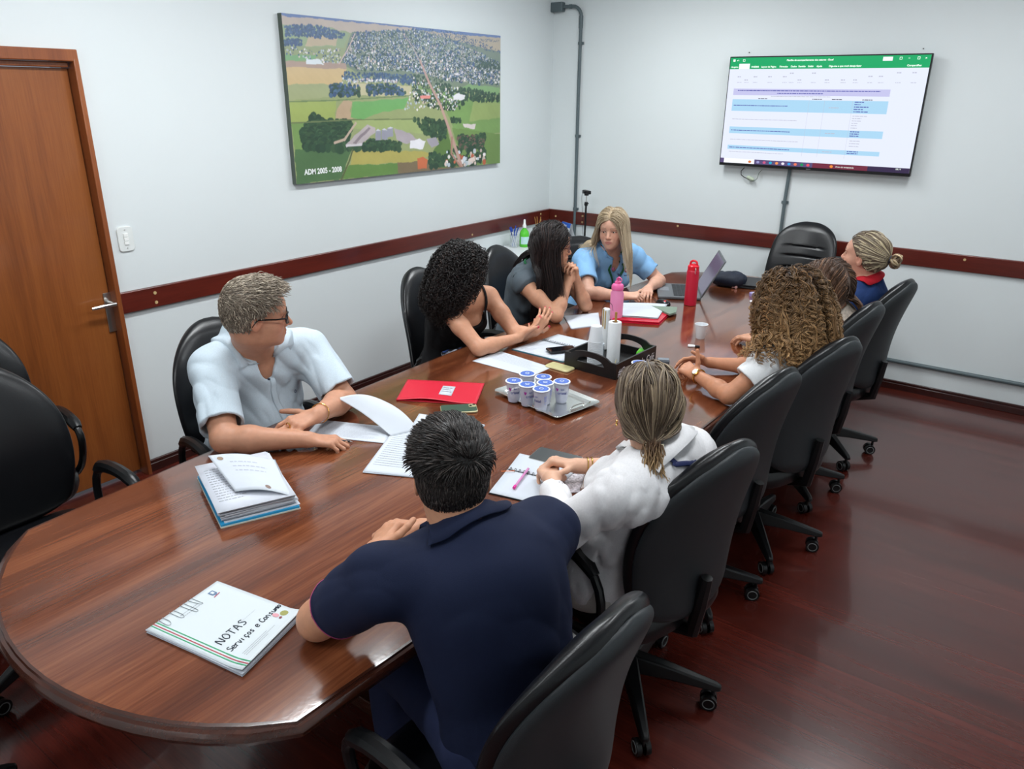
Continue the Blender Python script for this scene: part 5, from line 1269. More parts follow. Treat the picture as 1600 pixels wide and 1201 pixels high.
# black lettered tray
c = quadframe([(877, 556), (907, 528), (1024, 548), (962, 592)], T0)
BL, BF, BR = at(877, 574, z=T0), at(962, 594, z=T0), at(1024, 563, z=T0); BX = nrm(BR-BF); LL = np.linalg.norm(BR-BF); BY = V3(-BX[1], BX[0], 0); 
WW = abs(np.dot(BL-BF, BY));
HB = .075; rz = math.atan2(BX[1], BX[0]); org = BF
bt = thing('black_tray', 'black wooden tray with cut-out handles and white hand lettering', 'tray', (org[0], org[1], TZ), rz)
bm = mat('tray_black', (18, 16, 16), rough=.35)
MB().box((LL/2, WW/2, .004), (LL, WW, .007)).build('tray_floor', bm, bt)
for y in (.005, WW-.005): MB().box((LL/2, y, HB/2), (LL, .010, HB)).build('side_panel', bm, bt, bevel=.001)
for x in (.005, LL-.005):
    # end panel with arched top and slot
    n = 24; v = []; f = []; ys = np.linspace(.01, WW-.01, n+1)
    def topz(y): s = (y-WW/2)/(WW*.36); return HB+(.026*(1-s*s)**.5 if abs(s) < 1 else 0)
    def slot(y): s = (y-WW/2)/(WW*.27); return (HB*.60, HB*.60+.030*(1-s*s)**.5) if abs(s) < 1 else (HB*.6, HB*.6)
    for xx_ in (x-.0045, x+.0045):
        for y in ys: s0, s1 = slot(y); v += [(xx_, y, .001), (xx_, y, s0), (xx_, y, s1), (xx_, y, topz(y))]
    K = (n+1)*4
    for i in range(n):
        for (p, q) in ((0, 1), (2, 3)):
            a_, b_ = i*4+p, i*4+q; f.append((a_, a_+4, b_+4, b_)); f.append((K+b_, K+b_+4, K+a_+4, K+a_))
        for p in (0, 1, 2, 3): f.append((i*4+p, K+i*4+p, K+i*4+4+p, i*4+4+p))
    f.append((0, 3, K+3, K)); MB().add(v, f).build('handle_panel', bm, bt)
k = MB()
w_ = put_text(k, '#Cantinho do Café', .050, (0, -.0012, 0), (1, 0, .0), (.22, 0, 1), bold=.0002); sc_ = (LL*.90)/w_; k.v = [(LL*.04+p[0]*sc_, p[1], .014+p[2]) for p in k.v]; k.build('white_lettering', mat('lettering_white', (226, 222, 226)), bt, smooth=False)
for x in (.03, .06): MB().tube([(x, WW*.12, .009), (x+.004, WW*.12, .05), (x+.03, WW*.14, .075)], .0012, 5).build('raffia_tie', mat('raffia', (206, 190, 120)), bt) if x < .05 else None
def inbox(x, y, z=.0078): R = np.array([[math.cos(rz), -math.sin(rz)], [math.sin(rz), math.cos(rz)]]); q = R@np.array([x, y]); return (org[0]+q[0], org[1]+q[1], TZ+z)
def inv(p): R = np.array([[math.cos(rz), -math.sin(rz)], [math.sin(rz), math.cos(rz)]]); return R.T@(p[:2]-org[:2])
# stacks of disposable cups
dc = mat('disposable_cup', (222, 226, 230), rough=.45, spec=.4)
def cupstack(px, base_z, n, label, r0=.025, r1=.035, hc=.075, st=.0075):
    q = at(*px, z=base_z); first = None
    for k in range(n):
        if first is None:
            o_ = first = MB().lathe((0, 0, 0), [(r1-.001, 0), (r1+.0012, .0008), (r1+.0012, .003), (r1-.0005, .0036), (r0+.0006, hc), (r0-.002, hc+.001)], 20).build('disposable_cup', dc)
        else:
            o_ = first.copy(); COL.objects.link(o_)
        o_.location = (q[0], q[1], base_z+k*st); tag(o_, label if k < n-1 else 'topmost white disposable cup, closing the upturned stack in the black tray', 'cup', 'stack of disposable cups')
cupstack((929, 566), TZ+.0085, 15, 'white disposable cup nested below the topmost in the upturned stack, black tray')
q = at(957, 570, z=TZ+.0085); t = thing('paper_towel_roll', 'upright white paper towel roll with a wooden core stick in the black tray', 'paper roll', (q[0], q[1], TZ+.0085))
rp = [(.014, .001), (.030, 0), (.0305, .004), (.0305, .206), (.029, .210), (.014, .210)]; MB().lathe((0, 0, 0), rp, 28, cap=False).build('roll', mat('towel', (224, 228, 230), rough=.8, nscale=300, namt=.04), t); MB().lathe((0, 0, 0), [(.014, .0), (.014, .208), (.0125, .208), (.0125, .0)], 20, cap=False).build('core', mat('cardboard', (150, 122, 90), rough=.8), t)
MB().box((.0302, .004, .105), (.0015, .0012, .204)).build('sheet_edge', mat('towel_edge', (196, 202, 206)), t)
MB().rbox((.004, -.002, .130), (.012, .006, .255), .003).build('wooden_stick', mat('stick_wood', (168, 128, 66), rough=.5, metal=.2), t)
q = at(943, 520, z=TZ+.10); t = thing('napkin_dispenser', 'slim white holder with thin wire loop behind the cup stack', 'holder', (q[0], q[1], TZ+.0085))
q = inv(at(944, 545, z=TZ+.0085)); t.location = inbox(*q)
MB().rbox((0, 0, .105), (.035, .030, .21), .010, n=4).build('holder_body', mat('holder_white', (226, 230, 232), rough=.35), t); 
MB().tube(spline([(-.017, -.017, .01), (-.018, -.018, .12), (-.010, -.018, .215), (.012, -.012, .245), (.03, 0, .23), (.030, .012, .20)], 24), .0011, 6).build('wire_loop', mat('wire_dark', (30, 34, 40), rough=.3), t)
for k in range(2): MB().rbox((-.006+.012*k, -.0165, .165-.01*k), (.006, .003, .09), .001).build('stirrer', mat('stick_wood2', (176, 150, 96), rough=.5), t)
q = inv(at(1003, 548, z=TZ+.045)); g_ = thing('snack_packet', 'bright green packet lying in the black tray by its lettered side', 'packet', inbox(q[0], q[1], .030), rz+.3)
MB().rbox((0, 0, .008), (.085, .040, .014), .008, n=3, R=np.array(Matrix.Rotation(.35, 3, 'X'))).build('wrapper', mat('packet_green', (96, 190, 60), rough=.25, nscale=40, namt=.3), g_); MB().rbox((-.03, -.012, .010), (.030, .022, .012), .006, R=np.array(Matrix.Rotation(.35, 3, 'X'))).build('white_end', mat('packet_white', (226, 232, 226), rough=.25), g_)
q = inv(at(972, 538, z=TZ+.02)); q2 = inbox(.30, WW*.75, .0078); t = thing('glass_jar', 'small clear jar with pale lid at the back of the black tray', 'jar', inbox(LL*.55, WW*.78, .0078)); MB().lathe((0, 0, 0), [(.024, 0), (.026, .01), (.026, .055), (.022, .06)], 20).build('jar', mat('jar_glass', (200, 210, 215), rough=.1, alpha=.45), t); MB().lathe((0, 0, .06), [(.025, 0), (.025, .012), (.02, .014)], 20).build('lid', mat('jar_lid', (196, 208, 216), rough=.3), t)
# pink bottle
q = at(958, 500, z=TZ); q = q+V3(-.0, .03, 0); t = thing('pink_bottle', 'pink sports bottle with flip spout behind the paper roll', 'bottle', (q[0], q[1], TZ))
pk = mat('bottle_pink', (232, 142, 186), rough=.35); MB().lathe((0, 0, 0), [(.034, 0), (.037, .004), (.037, .150), (.030, .168), (.030, .172)], 28).build('flask', pk, t); MB().lathe((0, 0, .172), [(.033, 0), (.034, .003), (.034, .022), (.029, .030), (.018, .034), (.016, .046), (.012, .048)], 24).build('lid', mat('bottle_pink_lid', (240, 110, 170), rough=.3), t)
MB().tube([(.0, .0, .215), (.004, -.004, .232), (.012, -.008, .243)], [.009, .008, .006], 10).build('spout', mat('bottle_pink_lid', (1, 1, 1)), t)
MB().tube([(.016*math.cos(a)+.018, -.02, .232+.013*math.sin(a)) for a in np.linspace(0, 2*PI, 15)[:-1]], .003, 6, closed=True).build('carry_loop', mat('bottle_pink_lid', (1, 1, 1)), t)
# red bottle
q = at(1078, 476, z=TZ); t = thing('red_bottle', 'tall matte red thermal bottle standing beside the open laptop', 'bottle', (q[0], q[1], TZ))
rb = mat('bottle_red', (186, 26, 52), rough=.35); MB().lathe((0, 0, 0), [(.034, 0), (.037, .003), (.037, .205), (.034, .215), (.032, .217)], 28).build('flask', rb, t); MB().lathe((0, 0, .217), [(.034, 0), (.034, .022), (.028, .028), (.014, .030), (.012, .036)], 24).build('lid', mat('bottle_red_lid', (214, 24, 44), rough=.3), t)
MB().tube(spline([(-.022, 0, .242), (-.018, 0, .262), (.0, 0, .270), (.018, 0, .262), (.022, 0, .242)], 14), .0065, 8).build('carry_handle', mat('bottle_red_lid', (1, 1, 1)), t)
MB().tube([(.026+.0*a, -.026-.006*math.cos(a), .215+.018*math.sin(a)) for a in np.linspace(0, 2*PI, 15)[:-1]], .0018, 6, closed=True).build('carabiner', chrome, t)
# white coffee cup
q = at(1094, 528, z=TZ); t = tag(MB().lathe((0, 0, 0), [(.0215, .0), (.022, .001), (.0325, .074), (.0345, .0745), (.0345, .077), (.032, .077), (.0315, .074), (.0205, .004), (.001, .003)], 28, cap=False).build('disposable_cup', dc), 'single white disposable cup standing on the open table', 'cup'); t.location = (q[0], q[1], TZ)
t = thing('usb_stick', 'white and black USB stick lying near the white cup', 'usb stick', tuple(at(1084, 542, z=T0)), .35); MB().rbox((-.012, 0, .005), (.036, .018, .009), .003).build('body', mat('usb_white', (232, 234, 236), rough=.3), t); MB().rbox((.018, 0, .005), (.024, .017, .008), .002).build('cap', mat('usb_black', (22, 22, 24), rough=.3), t)
t = tag(MB().tube([at(1042, 573, z=T0+.006)*0, V3(.05, .01, .006)], .0028, 8).build('dark_pen', mat('pen_dark', (1, 1, 1))), 'thin dark pen pointing at the curly-haired woman\'s hands', 'pen'); t.location = at(1030, 572, z=T0+.003)
t = thing('eyeglass_case', 'flat grey case lying between black tray and clasped hands', 'case', tuple(at(1030, 570, z=T0)), .5); t.location = at(1036, 567, z=T0); MB().rbox((0, 0, .010), (.060, .035, .018), .008).build('shell', mat('case_grey', (96, 104, 112), rough=.4), t); MB().rbox((0, 0, .020), (.054, .030, .003), .006).build('lid', mat('case_grey2', (120, 128, 136), rough=.35), t)
# red folders under papers in front of the blonde woman
c = quadframe([(965, 478), (1055, 484), (1030, 508), (955, 503)], T0); og = base(c); t = thing('red_plastic_folder', 'pair of glossy red plastic folders under white papers, right of the pink bottle', 'folder', og)
rg = mat('folder_red_gloss', (196, 20, 50), rough=.15)
b = MB(); slab(b, c if ccw(c) else c[::-1], .006); b.build('lower_folder', rg, t, og)
cc = [q*.97+np.mean(c, 0)*.03+V3(0, 0, .009) for q in c]; b = MB(); slab(b, cc if ccw(cc) else cc[::-1], .006); b.build('upper_folder', rg, t, og)
sh, t, og = papers('white papers resting on the glossy red folders', [(965, 474), (1042, 476), (1028, 498), (955, 494)], 4, 31, [.2, .3, .4], lambda u, v: V3(0, 0, .004*math.sin(3*u)), zz=T0+.017)
c = quadframe([(1018, 480), (1058, 482), (1056, 490), (1046, 493)], T0+.0155); o_ = MB(); slab(o_, c if ccw(c) else c[::-1], .010); o_ = o_.build('green_booklet', mat('booklet_green', (118, 136, 120), rough=.5)); tag(o_, 'greyish green booklet corner under the papers by the mouse', 'booklet')
# mouse
t = thing('computer_mouse', 'black and red computer mouse in front of the laptop', 'mouse', tuple(at(1036, 476, z=T0)), math.radians(-20)); V, Q = mesh_sdf([ell((0, 0, .008), (.055, .032, .026), k=0), ], .003, lo=V3(-9, -9, .002)); npmesh('shell', V, Q, mat('mouse_black', (18, 18, 20), rough=.25), t); MB().ball((.020, -.008, .026), .010, 8, (1.2, .8, .7)).build('wheel', mat('mouse_red', (210, 30, 40), rough=.3), t)
MB().tube(spline([(-.05, 0, .008), (-.09, .02, .004), (-.12, .05, .004), (-.15, .05, .004)], 14), .0016, 6).build('cord', mat('cable_black', (1, 1, 1)), t)
# open laptop, seen from its left side, screen facing the blonde woman's side of the table
def laptop(name, label, loc, ang, opening, w, d, c1, keys=True):
    t = thing(name, label, 'laptop', loc, math.radians(ang)); m1_ = mat('laptop_body_%d' % c1[0], c1, rough=.4)
    MB().rbox((0, 0, .010), (w, d, .018), .012, n=3).build('base', m1_, t)
    if keys:
        k = MB(); 
        MB().box((0, d*.12, .0193), (w*.88, d*.50, .0006)).build('keyboard_deck', mat('deck_dark', (52, 55, 60), rough=.5), t)
        for r in range(5):
            for q in range(14): k.box((-w*.42+w*.84*(q+.5)/14, d*(.32-.10*r), .0205), (w*.053, d*.082, .002))
        k.build('keys', mat('keys_dark', (34, 36, 40), rough=.5), t); MB().box((-.02, -d*.33, .0194), (.10, d*.22, .0008)).build('touchpad', mat('pad_grey', (120, 124, 130), rough=.4), t)
    a = math.radians(opening); R = np.array([[1, 0, 0], [0, math.cos(a), -math.sin(a)], [0, math.sin(a), math.cos(a)]])
    hp = V3(0, d/2-.006, .020)
    # lid: rotated about the hinge line; at 0 degrees it lies closed on the base
    def L(x, y, z): return hp+R.T@V3(x, -y, z) if False else hp+np.array([[1, 0, 0], [0, math.cos(-a), -math.sin(-a)], [0, math.sin(-a), math.cos(-a)]])@V3(x, -y, z)
    Rl = np.array([[1, 0, 0], [0, math.cos(-a), -math.sin(-a)], [0, math.sin(-a), math.cos(-a)]])
    MB().rbox(L(0, d/2, .005), (w, d, .009), .010, n=3, R=Rl).build('lid', m1_, t)
    if opening > 5:
        MB().box(L(0, d/2, .0002), (w*.94, d*.90, .0006), R=Rl).build('screen', mat('laptop_screen', (54, 50, 66), rough=.12, emit=(120, 112, 140), estr=.35), t)
    else:
        MB().box(L(0, d*.55, .0098), (.045, .012, .0006), R=Rl).build('lid_emblem', mat('emblem_silver', (170, 172, 176), rough=.3, metal=.5), t)
    return t
q = at(1052, 455, z=TZ); laptop('open_laptop', 'open grey laptop behind the red bottle with its screen tilted back', (1.83, -1.24, T0), -62, 118, .36, .265, (92, 96, 100))
laptop('closed_laptop', 'closed dark laptop lying at the far end of the table', (2.19, -.72, T0), 12, 0, .36, .25, (44, 47, 50), keys=False)
q = at(1120, 442, z=TZ); V, Q = mesh_sdf([ell((0, 0, .045), (.11, .075, .05), k=0), ell((.06, .02, .05), (.07, .06, .05), k=.03)], .005, lo=V3(-9, -9, .001), post=folds(.004, 30, 4))
o_ = npmesh('soft_pouch', V, Q, mat('pouch_navy', (22, 30, 48), rough=.6, bump=.2, bscale=400), None); tag(o_, 'dark navy soft pouch lying behind the open laptop screen', 'pouch'); o_.location = (2.0, -.86, T0)
q = at(1143, 450, z=T0); o_ = MB().tube([(0, 0, .010), (.018, .012, .012), (.03, .0, .010)], .010, 8).build('pink_charm', mat('charm_pink', (206, 160, 156), rough=.5)); o_.location = q; tag(o_, 'small pale pink charm beside the navy pouch', 'charm')
q = at(1179, 462, z=T0); t = thing('tape_roll', 'small purple and white tape roll near the closed laptop', 'tape', tuple(q)); MB().lathe((0, 0, 0), [(.020, 0), (.034, 0), (.034, .018), (.020, .018)], 24, cap=False).build('tape', mat('tape_violet', (150, 140, 196), rough=.4), t); MB().lathe((0, 0, 0), [(.018, .0), (.018, .019), (.020, .019)], 20, cap=False).build('core', mat('tape_core', (220, 220, 226), rough=.5), t)
q = at(1178, 472, z=T0); t = tag(MB().rbox((0, 0, .004), (.05, .035, .008), .006, rz=.4).build('white_card_box', mat('white_box', (222, 224, 230), rough=.4)), 'little white box in front of the purple tape roll', 'box'); t.location = q
t = thing('wristwatch', 'pale wristwatch set down at the curly hair\'s edge by the closed laptop', 'watch', tuple(at(1190, 455, z=T0))); MB().tube([(.026*math.cos(a), 0, .028+.026*math.sin(a)) for a in np.linspace(0, 2*PI, 21)[:-1]], .005, 6, closed=True).build('band', mat('band_rose', (196, 160, 150), rough=.3, metal=.3), t); MB().cyl((-.026, 0, .028), (-.034, 0, .028), .014, 18).build('dial', mat('dial', (232, 232, 226), rough=.3), t)
# ---------------------------------------------------------------- things on the corner cabinet
CZ = .766+.0005
def con(u, v): return at(u, v, z=CZ)
q = con(803, 386); t = thing('pen_glass', 'clear glass holding blue and white pens on the corner cabinet', 'glass', (q[0], q[1], CZ)); MB().lathe((0, 0, 0), [(.032, 0), (.036, .10), (.0345, .10), (.031, .006), (.001, .005)], 24, cap=False).build('tumbler', mat('tumbler_glass', (214, 224, 226), rough=.05, alpha=.30, spec=.8), t)
for k in range(7):
    a = k*.9; cols = [(40, 80, 180), (230, 232, 236), (40, 80, 180), (200, 205, 215), (30, 60, 140), (230, 232, 236), (40, 80, 180)][k]; b0 = V3(.015*math.cos(a+2.5), .015*math.sin(a+2.5), .008); b1 = V3(.036*math.cos(a), .036*math.sin(a), .150+.01*(k % 3)); 
    o_ = MB().tube([b0, b0+(b1-b0)*.75], .0042, 8).build('pen', mat('pen_%d' % cols[0], cols, rough=.3)); o_.location = t.location; tag(o_, 'pen standing in the clear glass on the corner cabinet', 'pen', 'pens in the glass'); MB().tube([b0+(b1-b0)*.75, b1], .0050, 8).build('cap', mat('pen_cap_blue', (30, 70, 170), rough=.3), o_)
q = con(819, 385); t = thing('sanitizer_bottle', 'green sanitizer bottle with white pump cap on the corner cabinet', 'bottle', (q[0], q[1], CZ)); MB().lathe((0, 0, 0), [(.036, 0), (.040, .006), (.040, .10), (.034, .125), (.014, .150), (.013, .155)], 28).build('bottle_body', mat('sanitizer_green', (96, 214, 60), rough=.15, alpha=.85), t); MB().lathe((0, 0, .155), [(.016, 0), (.016, .02), (.011, .028), (.008, .062), (.005, .068)], 20).build('pump_cap', mat('cap_white', (236, 238, 236), rough=.3), t)
MB().add([V3(.0412*math.cos(a), .0412*math.sin(a), z) for z in (.025, .085) for a in np.linspace(-1.7, .3, 12)], [(i, i+1, i+13, i+12) for i in range(11)]).build('label', mat('label_pale', (190, 226, 226), rough=.4), t)
q = con(829, 380); t = thing('reed_diffuser', 'small green reed diffuser with golden sticks beside the sanitizer', 'diffuser', (q[0]+.03, q[1]+.06, CZ)); MB().lathe((0, 0, 0), [(.026, 0), (.028, .004), (.028, .05), (.012, .075), (.012, .085)], 20).build('flask', mat('diffuser_green', (110, 180, 80), rough=.1, alpha=.7), t); MB().lathe((0, 0, .085), [(.014, 0), (.014, .02)], 16).build('collar', mat('diffuser_gold', (170, 130, 70), rough=.3, metal=.8), t)
for k in range(5): a = k*1.26; MB().tube([(0, 0, .06), (.028*math.cos(a), .028*math.sin(a), .215)], .0022, 6).build('reed', mat('reed_gold', (186, 140, 70), rough=.6), t)
q = con(860, 372); t = tag(MB().box((0, 0, .075), (.09, .05, .15)).build('black_box', mat('box_dark', (36, 40, 46), rough=.5), bevel=.003), 'small dark box standing in the corner on the cabinet', 'box'); t.location = (.12, -.14, CZ)
t = thing('desk_calendar', 'tent-shaped desk calendar with a blue header beside the dark box', 'calendar', (.28, -.13, CZ), math.radians(-28))
def cq(x0, x1, z0, z1, dy, m, nm): y = lambda z: -.05+.045*z/.15-dy; MB().add([(x0, y(z0), z0), (x1, y(z0), z0), (x1, y(z1), z1), (x0, y(z1), z1), (x0, y(z0)+.0015, z0), (x1, y(z0)+.0015, z0), (x1, y(z1)+.0015, z1), (x0, y(z1)+.0015, z1)], [(0, 1, 2, 3), (7, 6, 5, 4), (0, 4, 5, 1), (3, 2, 6, 7), (0, 3, 7, 4), (1, 5, 6, 2)]).build(nm, m, t, smooth=False)
cq(-.075, .075, .0, .15, 0, mat('cal_white', (232, 234, 238), rough=.5), 'front_leaf'); cq(-.075, .075, .112, .15, .002, mat('cal_blue', (50, 100, 196), rough=.4), 'blue_header'); MB().add([(-.075, .05, 0), (.075, .05, 0), (.075, -.004, .15), (-.075, -.004, .15)], [(0, 1, 2, 3), (3, 2, 1, 0)][:1]).build('back_leaf', mat('cal_white', (1, 1, 1)), t)
k = MB(); put_text(k, 'Banco', .024, (-.035, -.0215, .122), (1, 0, 0), (0, .28, .96), .0006); k.build('header_text', mat('cap_white', (1, 1, 1)), t, smooth=False)
# webcam on a black floor pole
t = thing('webcam_stand', 'thin black floor stand with a webcam on top, near the corner', 'tripod', (.50, -.20, 0)); x0, y0 = 0, 0
bk = mat('stand_black', (16, 17, 19), rough=.4); MB().tube([(0, 0, .25), (0, 0, .75)], .011, 10).tube([(0, 0, .75), (0, 0, 1.10)], .008, 10).build('pole', bk, t); MB().cyl((0, 0, 1.085), (0, 0, 1.115), .014, 12).cyl((0, -.02, 1.10), (0, .03, 1.10), .007, 8).build('clamp', bk, t); MB().cyl((0, 0, 1.11), (0, 0, 1.17), .004, 8).build('screw_post', steel, t)
MB().rbox((0, -.0, 1.195), (.095, .035, .028), .008, rz=-.5).cyl((.0, 0, 1.168), (0, 0, 1.182), .018, 12).build('webcam', bk, t); MB().cyl((-.010, -.018, 1.195), (-.013, -.024, 1.195), .009, 16).build('camera_lens', mat('lens_dark', (1, 1, 1)), t)
for k in range(3): a = 2*PI*k/3+.4; MB().tube([(0, 0, .42), (.22*math.cos(a), .22*math.sin(a), .01)], .007, 8).build('leg', bk, t)
MB().tube(spline([(-.03, 0, 1.19), (-.045, 0, 1.15), (-.03, 0, 1.0), (-.015, 0, .8)], 20), .0018, 6).build('cord', bk, t)
# ---------------------------------------------------------------- the people
def cot(name, c, **k): return mat(name, c, rough=k.pop('rough', .8), spec=.3, bump=.25, bscale=900, nscale=k.pop('nscale', 220), namt=k.pop('namt', .05), **k)
def stick(o, pts, off=.0, prims=None):
    """push points onto the garment / skin surface"""
    P = np.array(pts, float); pr = prims or o['cloth']
    for _ in range(4):
        d = ev(pr, P); g = grad(pr, P); P = P-g*(d-off)[:, None]
    return P
def pixhit(o, u, v, prims=None, off=0.):
    return hit(prims or (o['cloth']+o['skin']), CAM, ray(u, v), off=off)
def spline(pts, n=24):
    pts = np.array(pts, float); m = len(pts); t = np.linspace(0, m-1, n); out = []
    for q in t:
        i = min(int(q), m-2); f = q-i; p0, p1, p2, p3 = pts[max(i-1, 0)], pts[i], pts[i+1], pts[min(i+2, m-1)]
        out.append(.5*((2*p1)+(-p0+p2)*f+(2*p0-5*p1+4*p2-p3)*f*f+(-p0+3*p1-3*p2+p3)*f**3))
    return np.array(out)
def ribbon(o, name, pts, w, m, off=.003, n=30, prims=None):
    P = stick(o, spline(pts, n), off, prims); G = grad(prims or o['cloth'], P); T = np.gradient(P, axis=0); T /= np.linalg.norm(T, axis=1, keepdims=True)
    B = np.cross(G, T); v = []
    for i in range(n): v += [P[i]-B[i]*w/2, P[i]-B[i]*w/4+G[i]*.0012, P[i]+B[i]*w/4+G[i]*.0012, P[i]+B[i]*w/2]
    f = [(i*4+j, (i+1)*4+j, (i+1)*4+j+1, i*4+j+1) for i in range(n-1) for j in range(3)]
    ob = npmesh(name, v, f, m, o['root'], o['org']); s = ob.modifiers.new('t', 'SOLIDIFY'); s.thickness = .0016; s.offset = 1; return ob
def disc(o, name, c, nrmv, r, m, th=.002, parent=None, prof=None):
    nv = nrm(nrmv); a = nrm(np.cross(nv, [.2, .3, .9])); b = np.cross(nv, a)
    return MB().lathe(c, prof or [(r, -th), (r, th*.6), (r*.8, th)], 16, R=np.stack([a, b, nv], 1)).build(name, m, parent or o['root'], o['org'])
def glasses(o, m, lens=True, s=1., sq=.006, rr=.0021):
    HC, HR, hs = o['HC'], o['HR'], o['hs']
    def L(x, y, z): return HC+HR@(V3(x, y, z)*hs)
    fr = MB()
    lo = []
    for q in (1, -1):
        P = []
        for a in np.linspace(0, 2*PI, 25)[:-1]:
            c, s_ = math.cos(a), math.sin(a); y = .0245*(abs(c)**.7)*(1 if c > 0 else -1); z = .0185*(abs(s_)**.7)*(1 if s_ > 0 else -1)
            P.append(L(.1035-.010*((y+.0)/.025*q > 0)*abs(y/.025), q*.0325+y, -.002+z))
        fr.tube(P, rr, 6, closed=True); lo.append(P)
    fr.tube([L(.1035, .009, .004), L(.107, 0, .007), L(.1035, -.009, .004)], rr, 6)
    for q in (1, -1): fr.tube([L(.094, q*.058, .006), L(.090, q*.071, .006), L(.06, q*.079, .006), L(.0, q*.083, .007), L(-.012, q*.084, -.004), L(-.02, q*.083, -.018)], rr*1.1, 6)
    fo = fr.build('eyeglasses', m, o['root'], o['org'])
    for P in lo:
        c = np.mean(P, 0); mb = MB(); mb.add([c]+P, [(0, i+1, (i+1) % 24+1) for i in range(24)]); mb.build('lens', mat('lens_glass', (235, 240, 242), rough=.02, alpha=.12, spec=.8), fo, o['org'])
    return fo
def bangle(o, q, t, r, m, name='bracelet', tube_r=.0018, n=20, twist=0.):
    a, b = o['el'][q], o['wr'][q]; c = a+(b-a)*t; d = nrm(b-a+V3(0, 0, twist)); u = nrm(np.cross(d, [0, 0, 1])); w = np.cross(d, u)
    return MB().tube([c+(u*math.cos(x)+w*math.sin(x))*r for x in np.linspace(0, 2*PI, n+1)[:-1]], tube_r, 6, closed=True).build(name, m, o['root'], o['org'])
def lanyard(o, m, y0, depth, name='lanyard'):
    """loop round the neck meeting low on the chest"""
    c7, F, L, U = o['c7'], o['F'], o['L'], o['U']; P = []
    for sg in (1, -1):
        side = [c7-F*.07+U*.02, c7+L*.055*sg-F*.03+U*.035, c7+L*.066*sg+F*.05+U*.0, c7+L*.050*sg+F*.12-U*.08, c7+L*.004*sg+F*.16-U*depth]
        ribbon(o, name, side, .015, m, off=.004, n=36)
    return None
gold = mat('gold', (214, 170, 90), rough=.25, metal=1.)
# ---- 1: grey-haired man, pale blue shirt
def A(u, v, z): return at(u, v, z=z)
spec = dict(pelvis=(1.19, -4.03, .565), c7=(1.335, -4.06, 1.045), head=(1.475, -4.135, 1.195), hrot=(58, -4, 3), hs=1.035, w=1.13, belly=.07,
            shR=(1.315, -4.245, .985), shL=(1.42, -3.875, .985), elR=(1.555, -4.375, .812), elL=(1.60, -3.865, .812),
            wrR=(1.765, -4.185, .800), wrL=(1.70, -4.085, .842), skin=(188, 136, 109), lip=(160, 100, 92), brow=(120, 108, 98), browa=.5, res=.0030, jaw=1.06, nose=1.03, neck=1.12,
            handR=dict(D=(.72, .66, -.10), N=(.1, .1, 1), curl=((24, 36, 20), (28, 42, 24), (32, 45, 25), (36, 46, 25)), thumb=((.6, .65, -.35), (.9, .25, -.35), (.9, -.05, -.4)), s=1.0),
            handL=dict(D=(-.10, -.86, -.02), N=(.28, 0, .95), curl=((22, 30, 20), (25, 32, 20), (28, 34, 20), (32, 36, 22)), spread=(7, 2, -3, -9), s=1.0, thumb=((.4, .85, -.1), (.7, .7, -.1), (.8, .6, -.1))),
            tcol=(40, 44, 56), tname='grey_blue', seed=3, pyaw=-8)
o = build_person('p', 'grey-haired man in glasses and pale blue short-sleeved shirt, arms folded on the table', spec)
sh1 = cot('shirt_pale_blue', (192, 206, 216)); 
top(o, 'shirt', sh1, inflate=.013, sleeve=.82, amp=.006, fsc=20, seed=11, neck=.061, sleeve_r=.022, res=.0045, vneck=(.10, .03, .05, .035, .075))
collar(o, sh1, r=.068, stand=.026, fall=.062, flare=.050, gap=24, pts=.035, base=.34, tilt=28)
for (u, v) in ((433, 626), (448, 657), (420, 592)):
    p = pixhit(o, u, v, o['cloth']); 
    if p is not None: disc(o, 'shirt_button', p, grad(o['cloth'], p), .0055, mat('button_dark', (30, 40, 60), rough=.3))
p = pixhit(o, 461, 611, o['cloth'])
if p is not None:
    g = grad(o['cloth'], p); a = nrm(np.cross(g, [0, 0, 1])); b = np.cross(g, a)
    MB().tube([p+g*.001+(a*math.cos(x)+b*math.sin(x))*.006 for x in np.linspace(0, 2*PI, 13)[:-1]], .0012, 5, closed=True).build('chest_emblem', mat('emblem_navy', (50, 60, 90)), o['root'], o['org'])
ribbon(o, 'placket', [pixhit(o, u, v, o['cloth']) for (u, v) in ((420, 582), (428, 612), (440, 642), (452, 672))], .024, sh1, off=.0015)
glasses(o, mat('glasses_black', (16, 16, 18), rough=.25), rr=.0028)
bangle(o, 'L', .90, .037, gold, twist=.1)
W_ = o['wr']['L']; 
MB().tube([W_+V3(-.014, -.118, -.004)+V3(math.cos(x)*.0105, 0, math.sin(x)*.0105) for x in np.linspace(0, 2*PI, 17)[:-1]], .0022, 6, closed=True).build('wedding_ring', gold, o['root'], o['org'])
